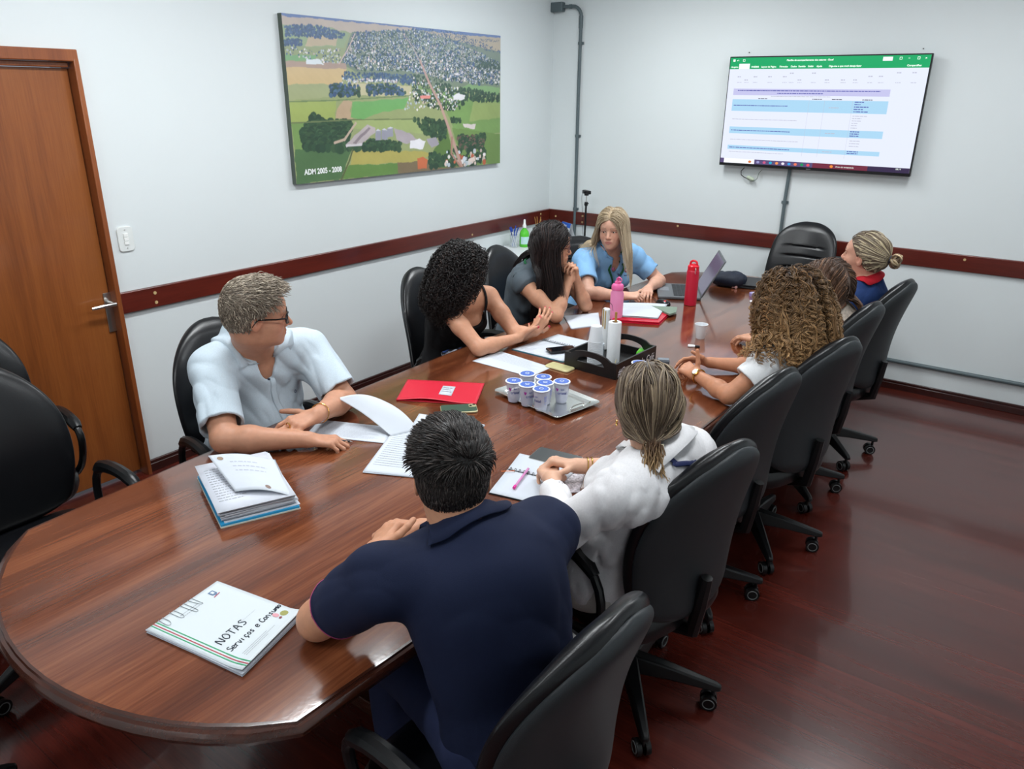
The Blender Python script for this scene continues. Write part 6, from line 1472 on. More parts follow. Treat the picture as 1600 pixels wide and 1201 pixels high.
def hair_short(o, n, th, length, c, var, seed, flow, lift=.5, r=.0016, zoff=0., capc=None, thf=None, curl=0., streak=None, sp=.2, res=.0035, nz=.0, side=.6):
    V, Q = scalp_cap(o, th, zoff=zoff, thf=thf, res=res, noise=nz); C = np.tile(np.array(srgb(capc or c)), (len(V), 1))
    R = scalp(o, n, seed, zoff=zoff); nv = R-np.array([-.012, 0, .034]); nv /= np.linalg.norm(nv, axis=1, keepdims=True)
    f0 = flow(R); d0 = f0*(1-lift)+nv*lift; S = 7; rs = np.random.RandomState(seed)
    L_ = length*rs.uniform(.6, 1.25, n)*np.where(R[:, 2] > .05, 1., side)
    tt = th+(thf(R[:, 0], R[:, 1], R[:, 2]) if thf else 0*R[:, 0]); P = [R+nv*(tt*1.0)[:, None]]; d = d0/np.linalg.norm(d0, axis=1, keepdims=True)+rs.normal(0, .12, (n, 3))
    for s in range(S):
        d = d+f0*.25-nv*.10*(s > 1)+np.array([0, 0, -.03]); d /= np.linalg.norm(d, axis=1, keepdims=True); P.append(P[-1]+d*(L_/S)[:, None])
    P = np.stack(P, 1); lim = [ell((-.012, 0, .036), (.098, .077, .088)), ell((-.035, 0, 0), (.072, .070, .072), k=.02)]
    for i in range(1, S+1):
        q = P[:, i]; dd = ev(lim, q)-tt-r*.6; g = grad(lim, q); P[:, i] = q-g*np.minimum(dd, 0)[:, None]
    if curl: P = curlify(P, curl, .03, seed, start=2, up=2)
    P = o['HC']+(P*o['hs'])@o['HR'].T
    V2, Q2 = tubes(P, r, 4); C2 = strand_cols(len(P), P.shape[1], 4, c, None, var, seed, streak, sp)
    return hair_mesh(o, [(V, Q, C), (V2, Q2, C2)])
def flow1(R):
    k = np.clip((R[:, 2]-.035)/.05, 0, 1); return np.stack([.05+.85*k, R[:, 1]*3, -.9+1.05*k], 1)
hair_short(o, 3400, .008, .034, (128, 116, 102), .22, 3, flow1, lift=.22, r=.0013, capc=(98, 88, 78), thf=lambda x, y, z: np.clip((z-.03)/.07, 0, 1)*(.006+.007*np.clip(x/.08, 0, 1)), curl=.0022, streak=(170, 158, 140), sp=.22, zoff=.009, side=.42)
# ---- 2: woman with curly black hair, black top
spec = dict(pelvis=(1.20, -2.80, .565), c7=(1.325, -2.835, 1.005), head=(1.425, -2.905, 1.150), hrot=(66, 2, 0), fem=True, w=1.02, hs=.97,
            shR=(1.385, -2.995, .955), shL=(1.405, -2.675, .955), elR=(1.605, -3.010, .800), elL=(1.62, -2.72, .800), wrR=(1.665, -2.770, .805), wrL=(1.685, -2.66, .815),
            skin=(196, 143, 114), nail=(196, 40, 70), res=.0030,
            handR=dict(D=(.20, .85, .25), N=(.45, -.35, -.75), curl=((10, 15, 10), (12, 18, 12), (15, 20, 12), (20, 22, 15)), spread=(6, 1, -4, -10), thumb=((.5, .8, .1), (.85, .5, .2), (.95, .25, .2))),
            handL=dict(D=(.12, .70, .62), N=(.80, -.4, .2), curl=((12, 12, 8), (14, 14, 8), (16, 15, 10), (18, 18, 10)), spread=(6, 2, -2, -8)), tcol=(26, 26, 32), tname='black_print', seed=5, pyaw=10, lip=(190, 90, 95), brow=(30, 22, 20))
o = build_person('p', 'woman with curly black hair in a black strappy top, hands raised over a notebook', spec)
blackc = cot('top_black', (14, 14, 17), rough=.75)
P = o['torso'](.007, 1.0, False); c7, F, L_, U = o['c7'], o['F'], o['L'], o['U']
pl = c7-U*.10; cutf = fun(lambda X, Y, Z: -(((X-pl[0])*U[0]+(Y-pl[1])*U[1]+(Z-pl[2])*U[2])), (0, 0, 0), (9, 9, 9))
def nk(X, Y, Z):
    x = (X-c7[0])*F[0]+(Y-c7[1])*F[1]+(Z-c7[2])*F[2]; y = (X-c7[0])*L_[0]+(Y-c7[1])*L_[1]+(Z-c7[2])*L_[2]; z = (X-c7[0])*U[0]+(Y-c7[1])*U[1]+(Z-c7[2])*U[2]
    lim = -.105-.05*np.clip(1-(y/.085)**2, 0, 1)*(x > 0); return -(z-lim)
q = fun(nk, c7-.4, c7+.4, .004, -1); P2 = P+[q]
V, Q = mesh_sdf(P2, .0045, post=folds(.003, 22, 6), lo=V3(-9, -9, o['pel'][2]-.1)); npmesh('tank_top', V, Q, blackc, o['root'], o['org']); o['cloth'] = P2
allp = o['skin']+P
for sg in (1, -1):
    ribbon(o, 'shoulder_strap', [c7+F*.13+L_*.075*sg-U*.125, c7+F*.10+L_*.085*sg-U*.04, c7+F*.02+L_*.09*sg+U*.03, c7-F*.07+L_*.085*sg-U*.02, c7-F*.10+L_*.07*sg-U*.13], .016, blackc, off=.003, prims=allp)
# white-and-blue printed knot at the waist
kn = MB(); wc = o['pel']+V3(.14, -.10, .16); rs = random.Random(2)
def shape_curls(o, n, length, margin, rad, pitch, c, tip, seed, r, streak=None, sp=.2, steps=16, grav=.9, zoff=0., capc=None, capth=.02, part=None, var=.25, extra=None, width=1.0, capzoff=0., bk=0., clump=0, clr=.003):
    R = scalp(o, n, seed, zoff=zoff); rs = np.random.RandomState(seed+1); nv = R-np.array([-.012, 0, .034]); nv /= np.linalg.norm(nv, axis=1, keepdims=True)
    d0 = nv*.8+np.stack([-.25-.0*R[:, 0], np.sign(R[:, 1])*.5, .1+0*R[:, 0]], 1)+rs.normal(0, .15, (n, 3))
    mg = capth+rs.uniform(.0, 1., n)*margin; R = R+nv*capth*.9
    def fl(p, s): q = p.copy(); q[:, 2] = 0; q[:, 0] -= .02; return q/(np.linalg.norm(q, axis=1, keepdims=True)+1e-6)*.9*width*max(0, 1-s/8.)+np.array([-.25, 0, 0])-(o['F']@o['HR'])*bk*(s > 4)
    G = grow(o, R, d0, steps, length/steps, grav, mg, fl, extra=extra, stiff=.6)
    if clump:
        G = curlify(G, rad, pitch, seed+2, start=3, up=4); m_ = G.shape[1]; T = np.gradient(G, axis=1); out = []
        for k in range(clump):
            off = rs.normal(0, 1, (n, 1, 3))*clr*(1-.35*np.linspace(0, 1, m_))[None, :, None]; out.append(G+off+curlify(G*0+np.linspace(0, .3, m_)[None, :, None], .0015, .05, seed+k, up=1)*0)
        G = np.concatenate(out); G = G+0.; n = len(G)
    else: G = curlify(G, rad, pitch, seed+2, start=3, up=3)
    V2, Q2 = tubes(G, r*rs.uniform(.7, 1.2, n), 4); C2 = strand_cols(n, G.shape[1], 4, c, tip, var, seed, streak, sp)
    V, Q = scalp_cap(o, capth, zoff=capzoff, noise=.004); C = np.tile(np.array(srgb(capc or c)), (len(V), 1))
    return hair_mesh(o, [(V, Q, C), (V2, Q2, C2)])
shape_curls(o, 1500, .23, .012, .0085, .030, (22, 18, 18), (26, 20, 19), 21, .0020, steps=14, capc=(14, 12, 12), capth=.013, width=.15, streak=(48, 38, 34), sp=.12, bk=.15)
for sg in (1, -1):
    e = o['HC']+o['HR']@V3(-.004, .084*sg, -.040)
    MB().tube([e+o['HR']@V3(0, 0, -.02+.016*math.cos(x))+o['HR']@V3(.016*math.sin(x), 0, 0) for x in np.linspace(0, 2*PI, 15)[:-1]], .0016, 6, closed=True).build('earring', gold, o['root'], o['org'])
knm = mat('print_fabric', (34, 38, 62), rough=.7, nscale=35, namt=.9)
V, Q = mesh_sdf([ell(o['pel']+V3(.115, -.045, .13), (.05, .10, .035), o['TR'], .02), cone(o['pel']+V3(.15, -.06, .13), o['pel']+V3(.20, -.10, .06), .018, .008, .015), cone(o['pel']+V3(.15, -.06, .13), o['pel']+V3(.19, .0, .05), .018, .008, .015)], .005, post=folds(.004, 60, 3))
r_ = noise3(V[:, 0], V[:, 1], V[:, 2], 70, 8); cc = np.where((r_ > .12)[:, None], np.array(srgb(215, 220, 235)), np.where((r_ < -.2)[:, None], np.array(srgb(60, 90, 160)), np.array(srgb(20, 22, 34))))
npmesh('printed_sash', V, Q, mat('sash_fabric', attr=True, rough=.7), o['root'], o['org'], cc)
# ---- 3: woman with long straight dark hair, glasses, grey top, hands clasped at the chin
spec = dict(pelvis=(1.19, -2.10, .565), c7=(1.34, -2.15, 1.00), head=(1.455, -2.165, 1.150), hrot=(34, -3, 0), fem=True, w=1.02, hs=.97,
            shR=(1.375, -2.325, .955), shL=(1.455, -1.985, .955), elR=(1.585, -2.300, .800), elL=(1.60, -2.01, .800), wrR=(1.555, -2.135, .965), wrL=(1.575, -2.085, .965),
            skin=(197, 146, 117), res=.0028, lip=(180, 95, 92), brow=(40, 30, 26),
            handR=dict(D=(-.03, .30, .72), N=(.25, -.85, .2), curl=((55, 60, 35), (58, 62, 35), (60, 64, 35), (62, 66, 35)), spread=(3, 1, -1, -4), thumb=((.8, .3, -.5), (.85, .1, -.5), (.8, -.2, -.6)), s=.97),
            handL=dict(D=(-.05, -.22, .74), N=(.30, .80, .25), curl=((55, 60, 35), (58, 62, 35), (60, 64, 35), (62, 66, 35)), spread=(3, 1, -1, -4), thumb=((.8, .3, -.5), (.85, .1, -.5), (.8, -.2, -.6)), s=.97), tcol=(40, 46, 60), tname='slate', seed=6, pyaw=10)
o = build_person('p', 'woman with long dark hair, glasses and grey sleeveless top, hands clasped under chin', spec)
greyc = cot('top_grey', (84, 94, 102), rough=.6)
top(o, 'sleeveless_top', greyc, inflate=.010, sleeve=.03, amp=.005, fsc=22, seed=31, neck=.064, sleeve_r=.016, vneck=(.09, .04, .05, .045, .085), cut=[ell(o['pel']+o['U']*.17-o['F']*.02-o['L']*.16, (.055, .05, .022), o['TR'], .01, -1)])
glasses(o, mat('glasses_brown', (96, 40, 44), rough=.25), rr=.002)
grn = mat('lanyard_green', (24, 96, 58), rough=.6, nscale=160, namt=.5)
lanyard(o, grn, 0, .26)
def straight(o, n, length, margin, c, tip, seed, r, **k):
    return straight_(o, n, length, margin, c, tip, seed, r, **k)
def straight_(o, n, length, margin, c, tip, seed, r, steps=14, grav=1.0, zoff=0., capth=.014, capc=None, part_y=0., var=.2, streak=None, sp=.2, back=.35, extra=None, side=1., front=.0, lenv=.12, wave=.0, roots=None, fb=None, fbw=.5, face=.0, tuck=None, tuckneg=0.):
    R = scalp(o, n, seed, zoff=zoff) if roots is None else roots; rs = np.random.RandomState(seed+1); m_ = n//4; ax_ = rs.uniform(-1.5, 1.15, m_); ay_ = rs.normal(0, .10, m_)
    R = np.concatenate([R, np.stack([-.012+.098*np.sin(ax_)*np.cos(ay_), .077*np.sin(ay_), .034+.089*np.cos(ax_)*np.cos(ay_)], 1)]); n = len(R)
    sgn = np.where(R[:, 1] > part_y, 1., -1.); nv = R-np.array([-.012, 0, .034]); nv /= np.linalg.norm(nv, axis=1, keepdims=True)
    top_ = np.clip((R[:, 2]-.03)/.08, 0, 1)
    d0 = np.stack([-.35-.3*top_, sgn*(.5+.6*top_)*side, -.4+.35*top_], 1)+nv*.15
    mg = capth+.001+rs.uniform(.0, 1., n)*margin; R = R+nv*capth*.95
    tj = rs.normal(0, 1, (n, 3))*np.array([.010, .004, .010]); FL = o['F']@o['HR']; UL = np.array([0, 0, -1.])@o['HR']
    fbs = fb(R, rs) if fb is not None else None
    def fl(p, s):
        v = np.stack([-back*np.ones(n)*max(0, 1-s/7.), sgn*.35*side*max(0, 1-s/5.), -.2+0*sgn], 1)
        v[:, 0] -= face*np.clip((p[:, 0]-.02)/.04, 0, 1)*(p[:, 2] < .06)*(p[:, 2] > -.10)
        if tuck is not None:
            tx = np.where(R[:, 0] > tuck[0], tuck[0]+tj[:, 0]*2.2+.25*(R[:, 0]-tuck[0]), R[:, 0]*.8-.01)+(tuckneg*(sgn < 0)); T = np.stack([np.clip((tx-p[:, 0])/.035, -1, 1)*1.4, np.clip((sgn*tuck[1]-p[:, 1])/.05, -1, 1)*.8, -.55+0*tx], 1)
            if s < tuck[3]+4: v = v*.2+T*(1. if s < tuck[3] else .5)
        if fbs is not None and s > 4: v = v+FL[None, :]*(fbs*fbw)[:, None]
        return v
    G = grow(o, R, d0, steps, length/steps, grav, mg, fl, extra=extra, stiff=.5)
    if wave: G = curlify(G, wave, .12, seed+2, start=5, up=2)
    V2, Q2 = tubes(G, r*rs.uniform(.7, 1.2, n), 4); C2 = strand_cols(n, G.shape[1], 4, c, tip, var, seed, streak, sp)
    V, Q = scalp_cap(o, capth, zoff=zoff); C = np.tile(np.array(srgb(capc or c)), (len(V), 1))
    return hair_mesh(o, [(V, Q, C), (V2, Q2, C2)])
straight(o, 2600, .42, .024, (30, 22, 22), (28, 20, 20), 33, .0015, steps=18, capc=(22, 16, 16), streak=(58, 42, 38), sp=.1, capth=.012, back=.5, side=.6, zoff=.008, tuck=(-.030, .088, .008, 8), fbw=.5, fb=lambda R, rs: np.where(R[:, 0] > rs.uniform(.0, .05, len(R)), 1., -.4))
for sg in (1, -1):
    e = o['HC']+o['HR']@V3(-.002, .086*sg, -.040); MB().ball(e+V3(0, 0, -.006), .006, 8, (1, 1, 1.5)).build('earring', mat('pearl', (236, 226, 210), rough=.2), o['root'], o['org'])
# ---- 4: blonde woman, light blue polo
spec = dict(pelvis=(1.22, -1.27, .565), c7=(1.385, -1.375, 1.01), head=(1.47, -1.50, 1.160), hrot=(-76, -3, 2), fem=True, w=1.10, hs=1.0, arm=1.05,
            shR=(1.315, -1.575, .955), shL=(1.50, -1.245, .955), elR=(1.46, -1.745, .800), elL=(1.66, -1.17, .800), wrR=(1.665, -1.665, .800), wrL=(1.70, -1.40, .800),
            skin=(210, 162, 139), res=.0026, lip=(176, 104, 100), brow=(120, 92, 70), browa=.5, jaw=1.0, iris=(60, 55, 50), gaze=(-18, -6),
            handR=dict(D=(.75, .45, .06), N=(.1, -.3, .95), curl=((35, 45, 25), (42, 48, 28), (48, 50, 28), (52, 52, 28)), thumb=((.7, .6, -.3), (.9, .2, -.3), (.9, 0, -.3))),
            handL=dict(D=(.30, -.80, -.05), N=(.1, .1, 1), curl=((30, 35, 20),)*4), tcol=(40, 50, 70), tname='denim_dark', seed=7, pyaw=-28)
o = build_person('p', 'blonde woman in a light blue polo shirt with a green lanyard, looking sideways', spec)
polo = cot('polo_light_blue', (132, 178, 220), rough=.8)
top(o, 'polo_shirt', polo, inflate=.012, sleeve=.66, amp=.007, fsc=20, seed=41, neck=.057, sleeve_r=.020, vneck=(.10, .03, .05, .03, .07))
collar(o, polo, r=.060, stand=.024, fall=.056, flare=.046, gap=26, pts=.030, base=.34, tilt=28)
lanyard(o, grn, 0, .24)
for (u, v, c, r_) in ((958, 420, (150, 60, 100), .010), (968, 430, (40, 60, 100), .009), (966, 428, (40, 60, 100), .005)):
    p = pixhit(o, u, v, o['cloth'], .006)
    if p is not None: disc(o, 'pin_badge', p, CAM-p, r_, mat('pin_%d' % c[0], c, rough=.3), .002)
p = pixhit(o, 978, 422, o['cloth'])
if p is not None:
    g = grad(o['cloth'], p); a = nrm(np.cross([0, 0, 1], g)); b = np.cross(g, a)
    MB().add([p+g*.0015+a*x+b*z for x, z in ((-.015, .017), (.015, .017), (.014, -.006), (0, -.020), (-.014, -.006))][::1], [(0, 1, 2, 3, 4)]).build('crest', mat('crest_red', (150, 70, 84), rough=.6), o['root'], o['org'])
    MB().add([p+g*.0022+a*x+b*z for x, z in ((-.008, .008), (.008, .008), (.006, -.006), (-.006, -.006))], [(0, 1, 2, 3)]).build('crest_centre', mat('crest_pale', (200, 190, 200), rough=.6), o['root'], o['org'])
    mb = MB(); w_ = put_text(mb, 'Educação', .010, p+g*.003-b*.036, a, b, .0004, .5); mb.v = [tuple(q) for q in stick(o, mb.v, .0012)]; mb.build('crest_text', mat('crest_navy', (44, 60, 110)), o['root'], o['org'], smooth=False)
straight(o, 2600, .33, .014, (150, 132, 106), (196, 178, 150), 43, .0014, steps=16, capc=(150, 128, 98), streak=(196, 178, 150), sp=.3, capth=.009, back=.45, side=1.0, var=.14, tuck=(.022, .088, .0, 6), tuckneg=-.035, fb=lambda R, rs: np.where(R[:, 1] > 0, 1., -1.3))
# ---- 5: woman with streaked hair in a bun, navy polo with red collar
spec = dict(pelvis=(2.87, -1.36, .565), c7=(2.965, -1.385, 1.01), head=(2.935, -1.415, 1.165), hrot=(172, 8, 0), fem=True, w=1.05, hs=1.0,
            shR=(2.945, -1.205, .955), shL=(2.925, -1.555, .955), elR=(2.80, -1.20, .800), elL=(2.80, -1.60, .800), wrR=(2.60, -1.33, .80), wrL=(2.60, -1.42, .80),
            skin=(201, 152, 130), res=.0028, brow=(80, 62, 50), lip=(170, 100, 95), handR=dict(D=(-.9, -.3, 0), N=(0, 0, 1)), handL=dict(D=(-.9, .3, 0), N=(0, 0, 1)), tcol=(30, 34, 50), tname='navy', seed=8, pyaw=178)
o = build_person('p', 'woman with streaked hair in a bun and navy polo with red collar', spec)
navyp = cot('polo_navy', (26, 50, 96)); redc = cot('collar_red', (178, 26, 40))
top(o, 'polo_shirt', navyp, inflate=.012, sleeve=.66, amp=.005, fsc=18, seed=51, neck=.064, sleeve_r=.018)
collar(o, redc, r=.062, stand=.024, fall=.040, flare=.034, gap=30, pts=.018, base=.46, tilt=14)
R = scalp(o, 1100, 55, zoff=.0); nv = R-np.array([-.012, 0, .034]); B0 = np.array([-.125, 0, .020])
def fl5(p, s): q = B0-p; return q/(np.linalg.norm(q, axis=1, keepdims=True)+1e-6)*2.2
G = grow(o, R, B0-R, 16, .016, .0, np.random.RandomState(5).uniform(.006, .016, len(R)), fl5, stiff=.3)
Gl = (G-o['HC'])@o['HR']; G = o['HC']+(np.where(np.linalg.norm(Gl-B0, axis=2, keepdims=True) < .018, B0+(Gl-B0)*.5, Gl))@o['HR'].T
V2, Q2 = tubes(G, .0019, 4); C2 = strand_cols(len(R), G.shape[1], 4, (112, 98, 82), None, .2, 56, (198, 184, 152), .38)
V, Q = scalp_cap(o, .009); rsb = np.random.RandomState(9); th = np.linspace(0, 2*PI*9, 170)
BC = np.array([-.158, 0, .020]); loops = []
for k in range(26):
    a0 = rsb.uniform(0, 6.28, 3); rr_ = rsb.uniform(.010, .024); tt = np.linspace(0, 2*PI, 15); ph = rsb.uniform(0, 6.28); cx_ = BC+V3(0, math.cos(ph)*.016, math.sin(ph)*.016)
    ax1 = nrm(rsb.normal(size=3)); ax2 = nrm(np.cross(ax1, rsb.normal(size=3))); loops.append(cx_+rr_*(np.cos(tt)[:, None]*ax1+np.sin(tt)[:, None]*ax2))
LP = o['HC']+np.array(loops)@o['HR'].T; V3_, Q3 = tubes(LP, .0062, 6, tip=1.); C3 = strand_cols(len(LP), 15, 6, (104, 84, 66), None, .25, 57, (168, 148, 116), .4)
ob = hair_mesh(o, [(V, Q, np.array(srgb(96, 82, 68))), (V2, Q2, C2), (V3_, Q3, C3)])
P = o['HC']+np.array([[-.130, .018*math.cos(x), .020+.018*math.sin(x)] for x in np.linspace(0, 2*PI, 17)[:-1]])@o['HR'].T
MB().tube(P, .0065, 8, closed=True).build('hair_tie', mat('hair_tie', (60, 62, 74), rough=.7), ob, o['org'])
# ---- 6: woman with straight brown hair, bare shoulders
spec = dict(pelvis=(2.87, -1.98, .565), c7=(2.97, -1.99, .985), head=(2.905, -2.02, 1.108), hrot=(165, 0, 0), fem=True, w=1.0, hs=.98,
            shR=(2.97, -1.82, .935), shL=(2.95, -2.16, .935), elR=(2.80, -1.86, .800), elL=(2.82, -2.25, .800), wrR=(2.66, -2.00, .81), wrL=(2.64, -2.08, .81),
            skin=(195, 143, 114), res=.0035, noeyes=False, handR=dict(D=(-.9, -.3, 0), N=(0, 0, 1)), handL=dict(D=(-.9, .3, 0), N=(0, 0, 1)), tcol=(60, 58, 60), tname='taupe', seed=9, pyaw=172)
o = build_person('p', 'woman with straight chin-length brown hair and bare shoulders beside the curly-haired woman', spec)
top(o, 'sleeveless_top', cot('top_beige', (206, 192, 178), nscale=60, namt=.25), inflate=.008, sleeve=.05, amp=.004, fsc=22, seed=61, neck=.080, sleeve_r=.004, cut=[cone(o['shL']+o['L']*.03, o['elL'], .060, .06, .004, -1), cone(o['shR']-o['L']*.03, o['elR'], .060, .06, .004, -1)] if False else [cone(o['sh']['L']+o['L']*.012, o['sh']['L']+V3(0, 0, .1)+o['L']*.03, .078, .08, .004, -1), cone(o['sh']['R']-o['L']*.012, o['sh']['R']+V3(0, 0, .1)-o['L']*.03, .078, .08, .004, -1)])
straight(o, 2300, .25, .018, (66, 48, 38), (112, 78, 56), 63, .0015, steps=14, capc=(60, 44, 36), capth=.012, back=.45, side=.9, streak=(132, 96, 70), sp=.12, tuck=(.02, .09, -.01, 6), fb=lambda R, rs: np.where(R[:, 0] > .0, .5, -.5))
# ---- 7: woman with big golden-brown curls, white t-shirt
spec = dict(pelvis=(2.84, -2.60, .565), c7=(2.99, -2.565, 1.00), head=(2.905, -2.560, 1.150), hrot=(150, -4, 0), fem=True, w=1.02, hs=.98,
            shR=(2.965, -2.395, .950), shL=(2.93, -2.735, .950), elR=(2.775, -2.445, .800), elL=(2.80, -2.870, .805), wrR=(2.58, -2.53, .805), wrL=(2.60, -2.74, .812),
            skin=(190, 132, 100), res=.0032, noeyes=False,
            handL=dict(D=(-.80, .42, .12), N=(.30, -.55, .75), curl=((38, 50, 28), (42, 52, 30), (46, 54, 30), (48, 56, 30)), thumb=((.25, .5, .75), (.35, .4, .85), (.35, .3, .9))),
            handR=dict(D=(-.88, -.30, .10), N=(.2, .55, .75), curl=((20, 28, 15), (24, 30, 15), (30, 30, 15), (34, 32, 15)), thumb=((.5, .7, .2), (.8, .5, .2), (.9, .3, .2))), tcol=(36, 36, 44), tname='charcoal', seed=10, pyaw=158)
o = build_person('p', 'woman with big golden-brown curls and a white t-shirt, hands clasped on the table', spec)
whitet = cot('tshirt_white', (226, 228, 230)); top(o, 't_shirt', whitet, inflate=.012, sleeve=.60, amp=.004, fsc=16, seed=71, neck=.064, sleeve_r=.026)
shape_curls(o, 560, .28, .030, .0100, .046, (54, 37, 26), (166, 130, 88), 72, .0015, steps=15, capc=(50, 34, 24), capth=.016, width=.4, streak=(128, 94, 60), sp=.15, var=.28, clump=6, clr=.0038)
c = o['el']['L']+(o['wr']['L']-o['el']['L'])*.90; bangle(o, 'L', .90, .0305, gold, 'watch_strap', .0036)
d = nrm(o['wr']['L']-o['el']['L']); nn = nrm(V3(.35, -.8, .5)-d*np.dot(V3(.35, -.8, .5), d)); cw = c+nn*.032
wt = disc(o, 'watch_case', cw, nn, .0165, gold, .005); disc(o, 'watch_dial', cw+nn*.0055, nn, .0130, mat('dial', (232, 232, 226), rough=.3), .001, parent=wt)
# ---- 8: woman in a loose white shirt, ash-blonde low ponytail
spec = dict(pelvis=(2.83, -3.88, .565), c7=(3.00, -3.905, .99), head=(2.925, -3.905, 1.130), hrot=(128, -10, 0), fem=True, w=1.03, hs=.97,
            shR=(2.995, -3.72, .940), shL=(2.955, -4.075, .940), elR=(2.83, -3.68, .810), elL=(2.815, -4.165, .815), wrR=(2.655, -3.815, .822), wrL=(2.635, -3.935, .820),
            skin=(207, 162, 136), res=.0032, noeyes=False, nail=(116, 112, 120),
            handL=dict(D=(-.62, .66, -.10), N=(.1, -.05, 1), curl=((48, 50, 30), (50, 52, 30), (52, 54, 30), (54, 56, 30)), thumb=((.6, .6, -.3), (.85, .3, -.3), (.9, .1, -.3))),
            handR=dict(D=(-.80, -.42, .18), N=(.0, .25, .9), curl=((50, 55, 30), (52, 58, 30), (54, 60, 30), (56, 60, 30)), thumb=((.35, .85, -.2), (.7, .55, -.35), (.8, .3, -.5))), tcol=(190, 186, 180), tname='light_linen', seed=12, pyaw=168)
o = build_person('p', 'woman in a loose white long-sleeved shirt with ash-blonde low ponytail, seen from behind', spec)
wsh = cot('shirt_white', (222, 221, 223), rough=.75); top(o, 'shirt', wsh, inflate=.018, sleeve={'L': 1.74, 'R': 1.42}, amp=.008, fsc=20, seed=84, neck=.066, sleeve_r=.016, bulk=1.0)
collar(o, wsh, r=.070, stand=.020, fall=.050, flare=.040, gap=40, pts=.02, base=.26, tilt=22)
c7, F, L_, U, hb = o['c7'], o['F'], o['L'], o['U'], o['hb']
ribbon(o, 'lanyard', [c7+F*.07+L_*.085+U*.0, c7+F*.02+L_*.088+U*.02, c7-F*.03+L_*.07+U*.035, c7-F*.06+L_*.03+U*.04, c7-F*.065-L_*.01+U*.04], .014, mat('lanyard_navy', (30, 40, 84), rough=.6), off=.006)
HC, HR, hs = o['HC'], o['HR'], o['hs']; R = scalp(o, 1500, 84); B0 = np.array([-.088, .0, -.090])
def fl8(p, s): q = B0-p; return q/(np.linalg.norm(q, axis=1, keepdims=True)+1e-6)*2.0
G = grow(o, R, (B0-R)*.6+np.stack([-.05+0*R[:, 0], np.sign(R[:, 1])*.05, 0*R[:, 0]], 1), 20, .014, .1, np.random.RandomState(5).uniform(.005, .018, len(R)), fl8, stiff=.35)
Gl = (G-HC)@HR/hs; G = HC+(np.where(np.linalg.norm(Gl-B0, axis=2, keepdims=True) < .016, B0+(Gl-B0)*.5, Gl)*hs)@HR.T
V2, Q2 = tubes(G, .0017, 4); C2 = strand_cols(len(R), G.shape[1], 4, (88, 73, 58), None, .14, 86, (138, 121, 98), .3)
V, Q = scalp_cap(o, .009); rs = np.random.RandomState(4); T_ = []
for k in range(420):
    p = B0+V3(-.018, 0, .0)+rs.normal(0, .010, 3); w_ = rs.normal(0, .010, 2); pts = [HC+HR@(p*hs)]
    for s_ in range(10): pts.append(pts[-1]+V3(0, 0, -.0075)+HR@V3(-.0042+.003*math.sin(s_*.7+k)*.6, w_[0]*.15+.003*math.sin(s_*.9+k*2), 0))
    T_.append(pts)
T_ = np.array(T_); V3_, Q3 = tubes(T_, .0017, 4); C3 = strand_cols(len(T_), 11, 4, (84, 60, 44), (170, 140, 100), .2, 88)
ob = hair_mesh(o, [(V, Q, np.array(srgb(80, 66, 52))), (V2, Q2, C2), (V3_, Q3, C3)])
clip = MB(); cc = HC+HR@V3(-.098, 0, -.098)
for k in range(5):
    x = (k-2)*.011; clip.tube([cc+HR@V3(-.004, x-.004, .014), cc+HR@V3(-.018, x, .006), cc+HR@V3(-.020, x+.003, -.008), cc+HR@V3(-.008, x+.006, -.018)], .0022, 6)
clip.tube([cc+HR@V3(-.004, -.028, .014), cc+HR@V3(-.006, 0, .016), cc+HR@V3(-.004, .022, .014)], .003, 6); clip.build('hair_claw', mat('claw_plastic', (214, 206, 178), rough=.25), ob, o['org'])
bangle(o, 'R', .80, .031, gold, 'bracelet', .0022); bangle(o, 'R', .86, .030, gold, 'bracelet', .0022)
e = HC+HR@V3(-.002, .084, -.038); MB().tube([e+HR@V3(.009*math.sin(x), .001, -.008+.009*math.cos(x)) for x in np.linspace(0, 2*PI, 13)[:-1]], .0014, 6, closed=True).build('earring', gold, o['root'], o['org'])
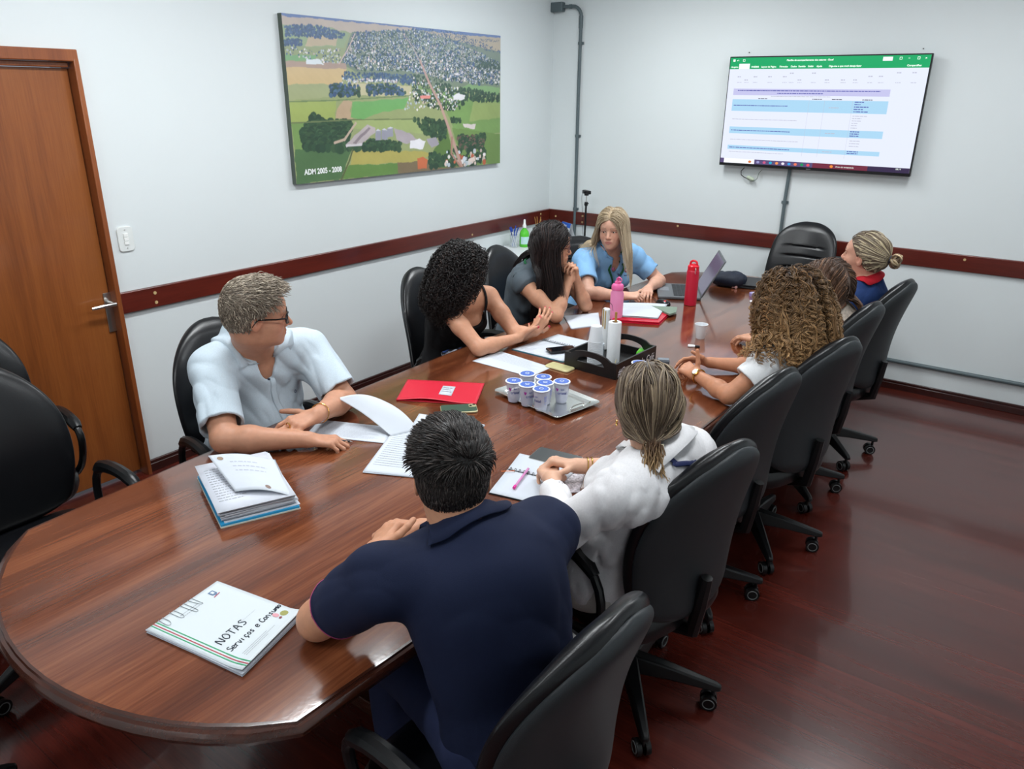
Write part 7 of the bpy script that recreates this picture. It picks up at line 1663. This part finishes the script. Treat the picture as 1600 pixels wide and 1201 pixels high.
# ---- 9: man in the navy polo, short dark hair
spec = dict(pelvis=(2.97, -4.58, .565), c7=(2.885, -4.625, 1.025), head=(2.785, -4.585, 1.150), hrot=(132, -8, 0), w=1.10, hs=1.0,
            shR=(2.925, -4.410, .975), shL=(2.755, -4.790, .975), elR=(2.74, -4.26, .815), elL=(2.575, -4.825, .812), wrR=(2.50, -4.39, .812), wrL=(2.475, -4.545, .812),
            skin=(194, 140, 110), res=.0030, noeyes=False, neck=1.1,
            handL=dict(D=(-.35, .90, .16), N=(-.45, -.15, .85), curl=((35, 45, 25), (38, 48, 28), (42, 50, 28), (46, 50, 28)), thumb=((.5, .7, .0), (.8, .5, .0), (.9, .3, .0))),
            handR=dict(D=(-.80, -.45, .05), N=(.1, .3, .9), curl=((40, 50, 28), (44, 52, 30), (48, 54, 30), (50, 54, 30))), tcol=(28, 38, 72), tname='denim_navy', seed=13, pyaw=160)
o = build_person('p', 'man with short black hair in a navy polo shirt, nearest person, seen from behind', spec)
nv9 = cot('polo_dark_navy', (21, 30, 57)); top(o, 'polo_shirt', nv9, inflate=.014, sleeve={'L': .68, 'R': .72}, amp=.0055, fsc=13, seed=93, neck=.068, sleeve_r=.018, bulk=1.0)
collar(o, nv9, r=.070, stand=.030, fall=.046, flare=.024, gap=30, pts=.015, base=.36, tilt=14)
for q in 'L':
    sh, el = o['sh'][q], o['el'][q]; e = sh+(el-sh)*.655; d = nrm(el-sh); u = nrm(np.cross(d, [0, 0, 1])); w_ = np.cross(d, u)
    P = stick(o, [e+(u*math.cos(x)+w_*math.sin(x))*.08 for x in np.linspace(0, 2*PI, 41)[:-1]], .0006); MB().tube(P, .0011, 5, closed=True).build('sleeve_piping', mat('piping_pink', (170, 60, 110), rough=.6), o['root'], o['org'])
def flow9(R): 
    a = np.arctan2(R[:, 1]-.01, R[:, 0]+.06); k = np.clip((R[:, 2]-.02)/.06, 0, 1); return np.stack([-.1+k*(.75+.35*np.cos(a)), (np.sin(a)*.35+.45)*k, -.9+1.0*k], 1)
hair_short(o, 5200, .006, .030, (34, 28, 26), .3, 97, flow9, lift=.36, r=.0010, nz=.0012, side=.36, capc=(24, 20, 19), zoff=.0, thf=lambda x, y, z: np.clip((z-.02)/.08, 0, 1)*.012, streak=(74, 66, 62), sp=.12)
